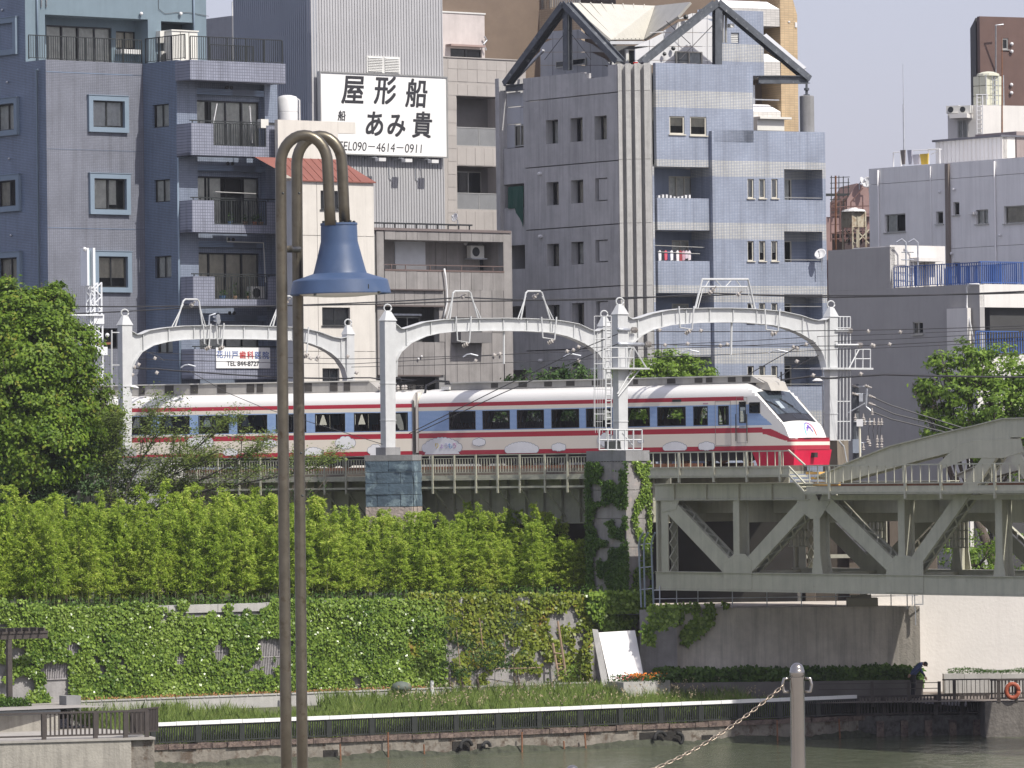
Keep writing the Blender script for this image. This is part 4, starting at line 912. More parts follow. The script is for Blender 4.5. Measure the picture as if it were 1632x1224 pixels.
hu=[rect(W3u,514,241,527,256)]
wall(W3u,b3,0,W3u.s(545),zu0-1.5,zu1,hu,M['w3'],.25,'upper_wall'); b=MB(); b.fbox(W3u,W3u.s(545)+.01,su1,W3u.z(560,213),zu1,-.25,0); ob('roof_beam',b,M['w3'],b3)
b=MB(); q=hu[0]; b.fbox(W3u,q[0],q[1],q[2],q[3],-.2,-.15); ob('hatch',b,M['redroof'],b3)
b=MB(); b.fbox(W3u,0.3,W3u.s(545),zu1-.2,zu1-.1,-1.2,-.26); ob('roof',b,M['w3'],b3)
t=thing('water_tank','white round water tank on the roof left of the billboard','water tank',W3u.P(W3u.s(457),zu1,-2))
b=MB(); c=W3u.P(W3u.s(458,170,-2),zu1-.1,-2); b.lathe([(.5,0),(.52,.1),(.52,.6),(.5,.62),(.52,.64),(.52,1.25),(.44,1.38),(.2,1.45),(.05,1.45)],c,16); ob('tank',b,M['dish'],t,auto=40)
b=MB(); b.tube([c+Vector((.6,-.2,0)),c+Vector((.6,-.2,1.2)),c+Vector((.35,-.2,1.35))],.035,5); ob('pipe',b,M['dish'],t)
# ---------------- grey panel house
H4=Face(601,258,40); 
b4=thing('panel_house','flat-roofed house clad in weathered grey panels with a recessed terrace','building',H4.P(0,5,0),GR)
M['pan']=[mat('grey_cement_panel_%d'%i,tuple(c*k for c in (.245,.232,.225)),.9,var=.14,scale=1.4,streak=.4,col2=(.33,.32,.31),col2at=(.66,.8)) for i,k in enumerate((1,.93,1.07))]
def panels(F,par,px0,px1,y0,y1,pw=17.0,d=0,gap=.02,ms=None):
    n=max(1,round((px1-px0)/pw)); xm=(px0+px1)/2; z0,z1=F.z(xm,y1,d),F.z(xm,y0,d)
    for i in range(n):
        a=F.s(px0+(px1-px0)*i/n,(y0+y1)/2,d); c=F.s(px0+(px1-px0)*(i+1)/n,(y0+y1)/2,d); b=MB(); b.fbox(F,a+gap/2,c-gap/2,z0+gap/2,z1-gap/2,d-.08,d+random.uniform(-.006,.006)); ob('panel',b,random.choice(ms or M['pan']),par)
panels(H4,b4,601,613,368,605); panels(H4,b4,803,817,368,605); panels(H4,b4,613,803,368,384)
panels(H4,b4,613,803,433,462); panels(H4,b4,710,803,462,530); panels(H4,b4,710,803,530,610); panels(H4,b4,613,709,463,487); panels(H4,b4,626,709,545,598); panels(H4,b4,700,709,488,545)
bk=MB(); z0,z1=5,H4.z(700,369); 
s_=H4.s; a=rect(H4,613,384,803,433); bq=rect(H4,604,488,700,545); cq=rect(H4,604,598,702,640)
wall(H4,b4,0,s_(817),5,z1,[a,bq,cq],M['concrete'],.3,'backing_wall',d=-.1)
b=MB(); b.fbox(H4,-.05,s_(817)+.05,z1,z1+.12,-3.4,.06); ob('roof_edge',b,mat('brown_roof_edge',(.16,.13,.125),.7),b4)
b=MB(); b.fbox(H4,0,s_(762),H4.z(680,358),H4.z(680,355.5),-.3,-.2)
for px in range(605,760,17): b.fbox(H4,s_(px)-.02,s_(px)+.02,z1+.12,H4.z(680,358),-.28,-.22)
ob('roof_rail',b,M['frame_dark'],b4)
# terrace recess interior
dr=-1.6; b=MB(); b.fbox(H4,a[0]-.3,a[1]+.3,a[2]-.2,a[3]+.2,dr-.1,dr); b.fbox(H4,a[0]-.3,a[1]+.3,a[2]-.12,a[2]-.004,dr,-.11); b.fbox(H4,a[0]-.3,a[1]+.3,a[3]+.004,a[3]+.1,dr,-.41); b.fbox(H4,a[0]-.1,a[0]-.004,a[2],a[3],dr,-.41); b.fbox(H4,a[1]+.004,a[1]+.1,a[2],a[3],dr,-.41); ob('terrace_lining',b,M['pan'][0],b4)
for px in (694,711,728): 
    b=MB(); q=rect(H4,px-17,386,px-1,431,dr); b.fbox(H4,q[0],q[1],a[2],a[3],dr+.001,dr+.03); ob('panel',b,M['pan'][1],b4)
b=MB(); q=rect(H4,628,385,676,430,dr); b.fbox(H4,q[0],q[1],a[2]+.35,q[3],dr+.001,dr+.1); ob('roller_shutter',b,mat('pale_shutter',(.55,.57,.6),.5,.1),b4)
b=MB(); b.fbox(H4,q[0],q[1],a[2],a[2]+.34,dr+.001,dr+.16); ob('shutter_sill',b,M['frame_white'],b4)
q=rect(H4,762,390,796,430,dr); window(H4,(q[0],q[1],a[2]+.05,q[3]),b4,2,2,-.02,.06,M['frame_alu'],M['glassdark'],None,d=dr+.02,room=False)
ac_unit(H4,b4,H4.s(738,410,dr),a[2]+.75,dr+.3,.85,.6); b=MB(); b.fbox(H4,H4.s(736,410,dr),H4.s(760,410,dr),a[2]+.68,a[2]+.73,dr+.2,dr+.8); ob('ac_bracket',b,M['galv'],b4)
b=MB(); b.fbox(H4,a[0],a[1],a[2]+.28,a[2]+.32,-.06,-.02); b.fbox(H4,a[0],a[1],a[2]+.0,a[2]+.08,-.09,.02)
for px in (628,651,690,740,790): b.fbox(H4,s_(px)-.02,s_(px)+.02,a[2]+.08,a[2]+.28,-.06,-.02)
ob('terrace_rail',b,mat('brown_rail',(.14,.10,.09),.6),b4)
M['ledge']=mat('brown_ledge',(.10,.08,.075),.7)
for (xa,xb,ya,yb) in ((613,709.5,463,461),(601,709.5,489,486.5),(604,702,600,597.5)): b=MB(); b.fbox(H4,s_(xa),s_(xb),H4.z(660,ya),H4.z(660,yb),-.05,.14); ob('ledge',b,M['ledge'],b4)
for qq in (bq,cq):
    b=MB(); b.fbox(H4,qq[0],qq[1],qq[2],qq[3],-1.3,-1.2); b.fbox(H4,qq[0],qq[1],qq[2]-.1,qq[2]-.01,-1.2,-.4); ob('recess_wall',b,mat('recess_dark_wall',(.09,.09,.09),.9),b4)
q=rect(H4,628,505,668,540,-1.2); window(H4,q,b4,2,1,-.02,.06,M['frame_alu'],M['glassdark'],None,d=-1.15,room=False)
b=MB(); q=rect(H4,626,500,672,503,-.3); b.fbox(H4,q[0],q[1],q[2],q[3],-1.15,-.3); ob('canopy',b,M['galv'],b4)
b=MB(); q=rect(H4,719,530,768,547); b.fbox(H4,q[0],q[1],q[2],q[3],.01,.75); ob('window_box',b,mat('dark_box',(.16,.155,.155),.7,streak=.3),b4)
b=MB(); q=rect(H4,719,506,768,530); b.fbox(H4,q[0],q[1],q[2],q[3],-.02,.02); ob('window_pane',b,M['glassdark'],b4)
b=MB(); b.tube([H4.P(*H4.hit(x,y,.15),.15) for x,y in ((708,428),(710,440),(712,460),(713,480),(710,495),(707,506))],.05,6); ob('duct_hose',b,M['dish'],b4,smooth=True)
b=MB(); b.ball(H4.P(*H4.hit(739,388,dr),dr+.15),.1); ob('vent_cap',b,M['dish'],b4)
for (px,py) in ((667,572),(672,568),(788,567),(798,566)):
    b=MB(); b.ball(H4.P(*H4.hit(px,py,.08),.08),.06,6); ob('pipe_cap',b,M['dish'],b4)
core(H4,b4,.1,s_(817)-.05,5,z1-.05,-2.2,-3.4,M['concrete'],'rear_wall')
def dish(F,px,py,d,r,label,ax=None,par=None,mast=.6):
    t=thing('satellite_dish',label,'satellite dish',F.P(*F.hit(px,py,d),d)); c=F.P(*F.hit(px,py,d),d); ax=ax or Vector((.25,-.85,.45)).normalized()
    b=MB(); b.lathe([(.02,0),(r*.45,r*.06),(r*.8,r*.18),(r,r*.3),(r*.98,r*.33),(r*.78,r*.21),(r*.4,r*.09),(.02,.04)],c,18,ax); ob('reflector',b,M['dish'],t,smooth=True)
    b=MB(); b.tube([c-Vector((0,0,r)),c+ax*r*.9-Vector((0,0,r*.25))],.02,5); b.ball(c+ax*r*.95,.06,6); ob('feed_arm',b,M['galv'],t)
    b=MB(); b.tube([c-ax*.02,c-ax*.15-Vector((0,0,.1)),c-ax*.15-Vector((0,0,mast))],.03,6); ob('mast',b,M['galv'],t); return t
dish(H4,726,347,-1.0,.22,'small round dish on the roof of the panel house',Vector((-.7,-.6,.3)).normalized(),mast=.3)
# ---------------- taupe tiled block behind, with its pink-beige top and the tan block beyond
T5=Face(713,288,38)
b5=thing('taupe_building','taupe tiled building with recessed glass-railed balconies left of the gabled block','building',T5.P(0,5,0),GR)
M['taupe']=[mat('taupe_panel_%d'%i,tuple(c*k for c in (.36,.335,.315)),.8,var=.06,streak=.15) for i,k in enumerate((1,.96,1.04))]
zt=T5.z(770,94); s1=T5.s(842)
hb=[rect(T5,728,154,800,233),rect(T5,729,265,800,334),rect(T5,730,370,800,435)]
wall(T5,b5,0,s1,5,zt,hb,M['taupe'][0],.25,'wall',d=-.02)
# tile courses
y=97
rows=[(97,112),(112,132),(136,154)]
for (y0,y1) in rows: panels(T5,b5,714,838,y0,y1,15,0,.015,M['taupe'])
for k in range(10):
    y0=155+k*20.5; panels(T5,b5,714,728,y0,y0+20.3,14,0,.015,M['taupe'])
panels(T5,b5,729,800,236,264,15,0,.015,M['taupe']); panels(T5,b5,729,800,337,368,15,0,.015,M['taupe'])
for i,h in enumerate(hb):
    b=MB(); b.fbox(T5,h[0]-.2,h[1]+.2,h[2]-.2,h[3]+.2,-1.6,-1.5); b.fbox(T5,h[0]-.1,h[1]+.1,h[2]-.15,h[2]-.01,-1.5,-.28); b.fbox(T5,h[0]-.1,h[0]-.01,h[2],h[3],-1.5,-.28); b.fbox(T5,h[0]-.1,h[1]+.1,h[3]+.01,h[3]+.1,-1.5,-.28); ob('balcony_lining',b,mat('loggia_lining_%d'%i,(.22,.21,.205),.9),b5)
    zm=h[2]+(h[3]-h[2])*.36
    b=MB(); b.fbox(T5,h[0],h[1],zm,zm+.05,-.1,-.05); b.fbox(T5,(h[0]+h[1])/2-.02,(h[0]+h[1])/2+.02,h[2]+.03,zm,-.09,-.06); b.fbox(T5,h[0],h[1],h[2],h[2]+.03,-.1,-.05); rl=ob('balcony_rail',b,M['frame_alu'],b5)
    for k in range(2):
        w_=(h[1]-h[0])/2; b=MB(); b.fbox(T5,h[0]+k*w_+.03,h[0]+(k+1)*w_-.03,h[2]+.035,zm-.005,-.08,-.07); ob('glass_panel',b,mat('frosted_grey_panel_%d%d'%(i,k),(.20,.205,.21),.3),rl)
    if i==0: q=(h[0]+.05,h[0]+1.1,h[2]+.05,h[2]+(h[3]-h[2])*.72)
    else: q=(h[0]+.05,h[1]-.3,h[2]+.05,h[3]-.2)
    window(T5,q,b5,1 if i==0 else 3,1,-.02,.06,M['frame_alu'],M['glassdark'],(M['curtain'],[(0,1,0)]),d=-1.45,room=False)
wall(Face(714,T5.D(714),-51),b5,-8,-.01,5,zt,[],M['taupe'][0],.2,'side_wall')
core(T5,b5,.05,s1,5,zt-.05,-1.9,-9,M['taupe'][0],'rear_wall')
b=MB(); b.fbox(T5,-.03,s1,zt,zt+.05,-9,.04); ob('roof_edge',b,M['taupe'][2],b5)
P5=Face(713,292,38); b5b=thing('beige_roof_house','small pinkish-beige rooftop house with hooded window right of the ribbed wall','building',P5.P(0,20,0),GR)
zp=P5.z(745,22); q=rect(P5,718,78,768,95)
wall(P5,b5b,0,P5.s(781),zt-.5,zp,[q],mat('pink_beige_render',(.50,.455,.44),.85,streak=.2),.2,'wall')
window(P5,q,b5b,2,1,.1,.05,M['frame_dark'],M['glassdark'],(M['curtain'],[(0,.6,0)]))
b=MB(); r_=rect(P5,719,71,774,74,.5); b.fbox(P5,r_[0],r_[1],r_[2],r_[3],.01,.5); ob('window_canopy',b,mat('brown_canopy',(.3,.22,.2),.6),b5b)
b=MB(); b.fbox(P5,-.05,P5.s(781)+.05,zp,zp+.08,-6,.05); ob('roof_edge',b,M['frame_white'],b5b)
b=MB(); b.tube([P5.P(*P5.hit(x,y,.2),.2) for x,y in ((772,58),(776,64),(771,70),(775,80))],.05,5); ob('pipe',b,M['galv'],b5b)
core(P5,b5b,.05,P5.s(780),zt-.5,zp,-.7,-6,M['taupe'][2])
X5=Face(768,300,-51); b5c=thing('tan_building','large tan tiled building in shade behind the taupe block, its balcony netted green','building',X5.P(0,5,0),GR)
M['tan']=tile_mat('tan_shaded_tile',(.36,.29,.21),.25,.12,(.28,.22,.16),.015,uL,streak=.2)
q=rect(X5,832,53,855,88); zx=X5.z(840,18)
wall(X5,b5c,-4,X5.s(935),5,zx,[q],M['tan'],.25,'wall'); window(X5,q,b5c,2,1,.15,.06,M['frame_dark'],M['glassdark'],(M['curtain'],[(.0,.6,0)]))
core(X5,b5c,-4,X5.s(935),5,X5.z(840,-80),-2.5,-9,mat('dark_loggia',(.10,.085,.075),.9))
railing(X5,b5c,-3.9,X5.s(930),zx+.05,zx+1.2,M['frame_alu'],.16,1.3,-.15,bw=.05)
for px in (757,800,880): 
    b=MB(); s=X5.s(px); b.fbox(X5,s-.12,s+.12,zx,X5.z(840,-80),-.4,-.1); ob('pillar',b,M['tan'],b5c)
b=MB(); s=X5.s(787); vs=[];
for k in range(9): vs+=[X5.P(s-.5+k*.12,X5.z(787,24)+.2*math.sin(k),-.0+.1*math.sin(k*2)),X5.P(s-.3+k*.14,X5.z(787,-30),.05*math.sin(k*1.3))]
b.add(vs,[(2*i,2*i+2,2*i+3,2*i+1) for i in range(8)]); ob('green_netting',b,mat('green_net',(.03,.16,.10),.9),b5c)
for (px,py) in ((807,46),(818,56)):
    b=MB(); b.ball(X5.P(*X5.hit(px,py,.1),.1),.1,6); ob('vent_cap',b,M['galv'],b5c)
# ---------------- gabled concrete block with the blue tiled wing
random.seed(33)
CD=262; CL=Face(997,CD,-53.4); CR=Face(1045,CD+.3,30)
b6=thing('gabled_apartment_block','raw concrete and pale blue tiled apartment block with steel gable frames on its roof','building',CL.P(0,5,0),GR)
M['cpan']=[mat('board_concrete_%d'%i,tuple(c*k for c in (.44,.435,.43)),.9,var=.13,scale=.9,streak=.5,bump=.25,bscale=14,col2=(.33,.33,.33),col2at=(.58,.75),c2scale=.7) for i,k in enumerate((1,.95))]
def cz(F,px,ya,yb): return F.z(px,ya)
# floor joints measured at px 841 and 995
JZ=[CL.z(995,y) for y in (101,145.5,254.5,356,455,553)]+[5]
sM0,sM1=CL.s(841),CL.s(992)
wins=[]
for k,(ya,yb) in enumerate(((191,229),(290,327),(388.5,424.5),(486,522),(585,621))):
    o=(0,1.2,2,3,4)[k]
    for j,x in enumerate((870,909,947.5)):
        wins.append((k,j,rect(CL,x+o*.8,ya-j*3.2,x+19.5+o*.8,yb-j*3.2)))
ztop=CL.z(886,119.5)
for i in range(len(JZ)-1):
    z1_,z0_=JZ[i],JZ[i+1]
    if i==0:
        zz=[(sM0,CL.s(934),CL.z(886,119.5)),(CL.s(934),CL.s(941),CL.z(937,116)),(CL.s(941),CL.s(977),CL.z(960,122.5)),(CL.s(977),sM1,CL.z(985,102))]
        for (a,c,zt) in zz: wall(CL,b6,a+.001,c-.001,z0_+.025,zt,[],M['cpan'][0],.35,'parapet_panel')
    else:
        hs=[q for k,j,q in wins if z0_<(q[2]+q[3])/2<z1_]
        wall(CL,b6,sM0,sM1,z0_+.025,z1_-.025,hs,M['cpan'][i%2],.55,'concrete_panel')
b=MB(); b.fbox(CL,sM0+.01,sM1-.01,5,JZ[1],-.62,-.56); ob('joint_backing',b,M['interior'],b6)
cwc=[(M['curtain'],[(0,1,0)]),(M['curtain_beige'],[(.2,1,0)]),(M['curtain_beige'],[(0,1,0)])]
for k,j,q in wins:
    if j==2 and k in (1,2,3):                # blind recess, filled with a flush panel
        b=MB(); b.fbox(CL,q[0]+.22,q[1],q[2]+.06,q[3]-.05,-.5,-.07); ob('blind_panel',b,M['cpan'][0],b6)
    else: window(CL,(q[0]+.0,q[1],q[2],q[3]),b6,1,1,.42,.06,M['frame_dark'],M['glass'],cwc[(k+j)%3],room=True)
# left return: recessed lighter bay with parapets, and the thin far pilaster
sB0,sB1=CL.s(803),CL.s(840)
M['lp']=[mat('light_grey_panel_%d'%i,tuple(c*k for c in (.48,.49,.51)),.75,var=.05,streak=.12) for i,k in enumerate((1,.95))]
for (ya,yb,d) in ((147,170,-.35),(171,198,-.35)):
    for (xa,xb) in ((804,830),(830,840)): b=MB(); q=rect(CL,xa,ya,xb,yb,d); b.fbox(CL,q[0]+.01,q[1]-.01,q[2]+.01,q[3]-.01,d-.1,d); ob('panel',b,M['lp'][0],b6)
b=MB(); q=rect(CL,804,199,820,236,-.35); b.fbox(CL,q[0],q[1],q[2],q[3],-.45,-.35); ob('panel',b,M['lp'][1],b6)
q=rect(CL,820,199,839,233,-.35); window(CL,q,b6,2,1,.0,.05,M['frame_alu'],M['glass'],(M['curtain_beige'],[(0,1,0)]),d=-.36)
for (ya,yb) in ((236,293),(331,391),(429,488),(527,590)): 
    b=MB(); q=rect(CL,803,ya,839.5,yb,-.08); b.fbox(CL,q[0],q[1]-.01,q[2],q[3],-.3,-.08); ob('balcony_parapet',b,M['cpan'][0],b6)
b=MB(); b.fbox(CL,sB0-.1,sB1-.02,5,CL.z(820,236),-2.4,-2.2); b.fbox(CL,sB0-.1,sB0-.02,5,CL.z(820,236),-2.19,-.31); ob('loggia_wall',b,mat('loggia_dark_wall',(.10,.11,.11),.9),b6)
b=MB()
q=rect(CL,815,297,840,332,-.25)
vs=[]
for k in range(8):
    s=q[0]+(q[1]-q[0])*k/7; vs+=[CL.P(s,q[2]-(.0 if k<3 else (k-3)*.25),-.02+.05*math.sin(k*2)),CL.P(s,q[3],-.05)]
b.add(vs,[(2*i,2*i+2,2*i+3,2*i+1) for i in range(7)]); ob('green_net',b,mat('dark_green_net',(.01,.07,.05),.9),b6)
b=MB(); q=rect(CL,791,126,798,700,.12); b.fbox(CL,CL.s(791,300,.12),CL.s(797,300,.12),5,CL.z(795,125,.12),-2.4,.12); ob('pilaster',b,M['cpan'][1],b6)
b=MB(); b.fbox(CL,CL.s(797,300,.12)+.01,CL.s(803),5,CL.z(800,129),-2.4,-.12); ob('pilaster_web',b,M['cpan'][0],b6)
for (px,py) in ((862,277),(863,377),(863,575)):
    b=MB(); b.lathe([(.09,0),(.1,.1),(.07,.18),(.02,.2)],CL.P(*CL.hit(px,py),0),8,CL.n); ob('vent_cap',b,M['dish'],b6)
# the bundle of vertical pilasters between the two faces
PFc=Face(993,CD-.05,-6); Zp=PFc.z(1020,101)
zj=[PFc.z(1020,y) for y in (101,145,254,355.5,455,553)]+[5]
M['pil']=[mat('bleached_concrete_%d'%i,tuple(c*k for c in (.53,.52,.49)),.9,var=.12,scale=3,streak=.4,bump=.3) for i,k in enumerate((1,.92))]
for i,(xa,xb) in enumerate(((993.5,999),(1005.5,1013.5),(1020,1028.5),(1035,1044))):
    for j in range(6):
        b=MB(); b.fbox(PFc,PFc.s(xa),PFc.s(xb),zj[j+1]+.01,zj[j]-.01,-.6,.30); ob('pilaster',b,M['pil'][i%2],b6)
b=MB(); b.fbox(PFc,PFc.s(993),PFc.s(1044),5,Zp-.04,-1.0,-.02); ob('pilaster_back',b,M['cpan'][1],b6)
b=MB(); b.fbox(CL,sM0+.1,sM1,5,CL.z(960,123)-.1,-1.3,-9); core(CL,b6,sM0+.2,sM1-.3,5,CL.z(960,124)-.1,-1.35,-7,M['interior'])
# blue tiled wing: real bands come from the tiles' own colours by height
BZ=lambda px,y: CR.z(px,y)
bands=[(BZ(1120,172),BZ(1120,145)),(BZ(1240,283),BZ(1240,257.5)),(BZ(1240,382),BZ(1240,356)),(BZ(1240,482),BZ(1240,456)),(BZ(1240,580),BZ(1240,555)),(BZ(1240,680),BZ(1240,655))]
cwh=(.50,.49,.455); cbl=(.295,.325,.40)
uC=(math.cos(R(30)),math.sin(R(30)),0)
M['blue']=tile_mat('pale_blue_wall_tile',cbl,.16,.075,(.20,.24,.32),.014,uC,[(a,c,cwh) for a,c in bands],streak=.22)
M['blueL']=tile_mat('pale_blue_return_tile',cbl,.16,.075,(.20,.24,.32),.014,(math.cos(R(-60)),math.sin(R(-60)),0),[(a,c,cwh) for a,c in bands],streak=.2)
s47,s1208,s1137,s1140,s1322,s1053=CR.s(1047),CR.s(1208),CR.s(1137),CR.s(1141),CR.s(1322),CR.s(1053)
zr1,zr2=CR.z(1130,102.5),CR.z(1240,209)
# main faces: recessed side bay and projecting box with two windows
DB=.0
yb=CR.z(1100,266)
hw2=[rect(CR,1067,185,1091,214),rect(CR,1100,186,1126,216)]
wall(CR,b6,s1053,s1137,yb,zr1,hw2,M['blue'],.25,'bay_wall'); wall(CR,b6,s1137+.002,s1208,zr2-.6,zr1,[],M['blue'],.25,'upper_wall')
for q in hw2: window(CR,q,b6,1,1,.05,.07,mat('cream_window_frame_%d'%int(q[0]*10),(.55,.52,.44),.6),M['glass'],(M['curtain_beige'],[(0,1,.45)]),sill=True)
b=MB(); b.fbox(CR,s1053+.01,s1137-.01,yb+.002,yb+.1,-1.6,-.26); ob('bay_soffit',b,M['lp'][0],b6)
b=MB(); b.fbox(CR,s47,s1053-.02,5,zr1-.05,-1.2,-.75); ob('shadow_return',b,M['blueL'],b6)
# seg 2
smw=[];sbal=[]
for (ya,yb_) in ((285,316),(384,416),(483,514),(583,614)):
    for x in (1191.5,1210,1229.5): smw.append(rect(CR,x,ya,x+10,yb_))
for (ya,yb_) in ((270,319),(369,418),(469,517),(568,616)): sbal.append(rect(CR,1250,ya,1311,yb_))
wall(CR,b6,s1140,s1322,5,zr2,smw+sbal,M['blue'],.3,'wing_wall')
fcw=M['cwf']=mat('cream_window_frame',(.55,.52,.44),.6)
for i,q in enumerate(smw): window(CR,q,b6,1,1,.06,.06,fcw,M['glass'],(M['curtain_white'],[(0,1,.0)]) if i in (1,2,0) else ((M['curtain'],[(0,1,.4)]) if i%3 else None),sill=True)
for i,q in enumerate(sbal):
    b=MB(); dd=-1.5; b.fbox(CR,q[0]-.1,q[1]+.1,q[2]-.12,q[2]-.005,dd,-.31); b.fbox(CR,q[0]-.1,q[1]+.1,q[3]+.005,q[3]+.1,dd,-.31); b.fbox(CR,q[0]-.1,q[0]-.005,q[2],q[3],dd,-.31); b.fbox(CR,q[1]+.005,q[1]+.1,q[2],q[3],dd,-.31); ob('loggia_lining',b,M['blueL'],b6)
    g=(q[0]+.1,q[0]+(q[1]-q[0])*.62,q[2]+.02,q[2]+(q[3]-q[2])*.74)
    wall(CR,b6,q[0]-.1,q[1]+.1,q[2]-.1,q[3]+.1,[g],M['blueL'],.12,'loggia_back_wall',d=dd)
    window(CR,g,b6,3,1,.02,.06,fcw,M['glass'],[(M['curtain'],[(.3,.95,0)]),(M['curtain'],[(.1,.6,0)]),None,(M['curtain'],[(0,.7,0)])][i],d=dd)
    b=MB(); b.fbox(CR,q[0],q[1],q[2]+.10,q[2]+.14,-.12,-.08); ob('balcony_rail',b,M['frame_alu'],b6)
    if i>1: b=MB(); b.fbox(CR,q[0],q[1],q[3]-.62,q[3]-.58,-.12,-.08); ob('laundry_rail',b,M['frame_alu'],b6)
# balcony stack left of the wing
dd=-1.75
ops=[]
for k,(ya,yb_) in enumerate(((281,316),(383,420),(484,516),(584,616))): ops.append(rect(CR,1071 if k else 1066,ya,1098 if k else 1104,yb_,dd))
wall(CR,b6,s47-.3,s1140+.2,5,yb,[(o[0],o[1],o[2]-.25,o[3]) for o in ops],M['blueL'],.15,'recess_wall',d=dd)
for i,o in enumerate(ops): window(CR,(o[0],o[1],o[2]-.25,o[3]),b6,3 if i==0 else 2,1,.02,.06,fcw,M['glass'],(M['curtain'],[(0,1,0)]),d=dd)
b=MB(); b.fbox(CR,s1137-.0,s1140-.004,5,CR.z(1140,209),dd,.25); ob('fin_wall',b,M['blueL'],b6)
b=MB(); b.fbox(CR,s1053-.25,s1053-.1,5,yb,dd,-.1); ob('fin_wall',b,M['blueL'],b6)
for k,(ya,yb_) in enumerate(((316,367),(416,467),(514,568),(614,668))):
    z1=CR.z(1095,ya,.0); z0=CR.z(1095,yb_,.0)
    b=MB(); b.fbox(CR,s1053,s1137-.01,z0,z1,-.14,0); b.fbox(CR,s1053,s1053+.14,z0,z1,dd+.01,-.142); bp_=ob('balcony_parapet',b,M['blue'],b6)
    b=MB(); b.fbox(CR,s1053+.15,s1137-.02,z0,z0+.15,dd+.01,-.145); ob('balcony_floor',b,M['lp'][0],bp_)
    b=MB(); s=CR.s(1130,400,-.3); b.tube([CR.P(s,z1-.9,-.5),CR.P(s,z1+2.0,-.5)],.04,5); ob('drain_pipe',b,M['wire'],b6)
    if k==1: 
        b=MB(); q=rect(CR,1109,385,1119,403,dd+.3); b.fbox(CR,q[0],q[1],q[2],q[3],dd,dd+.35); ob('water_heater',b,M['ac'],b6)
    if k==0:
        b=MB()
        for j in range(9): 
            s=s1053+.25+j*.22; b.fbox(CR,s,s+.10,z1+.02,z1+.14+.05*math.sin(j),-.5,-.3)
        ob('hanger_clips',b,M['dish'],b6,kind='stuff')
core(CR,b6,s47,s1140,5,zr1-.3,-2.4,-9,M['interior']); core(CR,b6,s1140,s1322-.05,5,zr2-.3,-2.0,-9,M['interior']); 
b=MB(); b.fbox(CR,s1322-.12,s1322-.001,5,zr2,-9,-.31); ob('side_wall',b,M['blueL'],b6)
b=MB(); b.fbox(CR,s1208-.12,s1208-.001,zr2-.3,zr1,-9,-.26); ob('side_wall',b,M['blueL'],b6)
# laundry on the second balcony
t=thing('laundry','white, black and red clothes hung on a pole over the middle blue balcony','laundry',CR.P(CR.s(1085),CR.z(1085,405),-.4))
b=MB(); z_=CR.z(1085,398,-.4); b.tube([CR.P(s1053-.1,z_+.2,-.4),CR.P(s1137-.1,z_+.12,-.4)],.02,5); b.tube([CR.P(s1053+.2,z_-.12,-.35),CR.P(s1137-.4,z_-.2,-.35)],.02,5); ob('pole',b,M['frame_alu'],t)
cl=[(.7,.7,.72),(.03,.03,.04),(.6,.1,.14),(.05,.06,.14),(.75,.75,.78),(.03,.03,.05),(.72,.7,.7),(.3,.05,.06),(.5,.3,.35),(.6,.5,.55),(.7,.62,.64)]
for i,c in enumerate(cl):
    s=s1053+.28+i*.17; h=random.uniform(.42,.62); b=MB(); z2=z_-.02
    b.add([CR.P(s,z2-h,-.38),CR.P(s+.13,z2-h+.03,-.36),CR.P(s+.15,z2-.1,-.38),CR.P(s+.08,z2,-.38),CR.P(s-.02,z2-.1,-.38),CR.P(s,z2-h,-.43),CR.P(s+.13,z2-h+.03,-.43),CR.P(s+.15,z2-.1,-.43),CR.P(s+.08,z2,-.43),CR.P(s-.02,z2-.1,-.43)],[(0,1,2,3,4),(9,8,7,6,5),(0,5,6,1),(1,6,7,2),(2,7,8,3),(3,8,9,4),(4,9,5,0)])
    ob('garment',b,mat('cloth_%d'%i,c,.9),t)
dish(CR,1308,406,.5,.30,'white satellite dish on the corner of the blue tiled wing',Vector((-.35,-.75,.5)).normalized(),mast=.7)
# ---- roof: steel gables
M['isteel']=mat('dark_grey_gable_steel',(.085,.095,.11),.6,.2,var=.3,scale=2,streak=.4,col2=(.30,.31,.32),col2at=(.58,.7),c2scale=2.5)
def ibeam(p0,p1,h=.42,w=.30,up=(0,0,1),parent=b6,name='gable_beam',m=None):
    p0=Vector(p0);p1=Vector(p1); t_=(p1-p0).normalized(); up=Vector(up); sd=t_.cross(up).normalized(); u2=sd.cross(t_).normalized()
    b=MB(); b.bar(p0,p1,.04,h-.08,up=u2); 
    for sg in (1,-1): b.bar(p0+u2*sg*(h/2-.02),p1+u2*sg*(h/2-.02),w,.04,up=u2)
    return ob(name,b,m or M['isteel'],parent)
def pt(F,px,py,d=0): return F.P(*F.hit(px,py,d),d)
nL=CL.n; nRr=CR.n
g0,g1,g2=pt(CL,808,134,-.15),pt(CL,902,6,-.15),pt(CL,988,98,-.15)
ibeam(g0,g1,.5,.32,nL); ibeam(g1,g2,.5,.32,nL); ibeam(pt(CL,905,112,-.3),pt(CL,904,14,-.3),.3,.4,nL,name='gable_post')
ibeam(pt(CL,806,141,-.15),pt(CL,840,138,-.15),.32,.3,(0,0,1)); ibeam(pt(CL,820,128,-1.2),pt(CL,866,80,-1.2),.12,.12,nL,name='purlin',m=M['lp'][0])
r0,r1,r2=pt(CR,1022,100,-.3),pt(CR,1142,4,-.3),pt(CR,1288,126,-.3)
ibeam(r0,r1,.45,.32,nRr); ibeam(r1,r2,.45,.32,nRr); ibeam(pt(CR,1143,103,-.3),pt(CR,1143,12,-.3),.3,.4,nRr,name='gable_post')
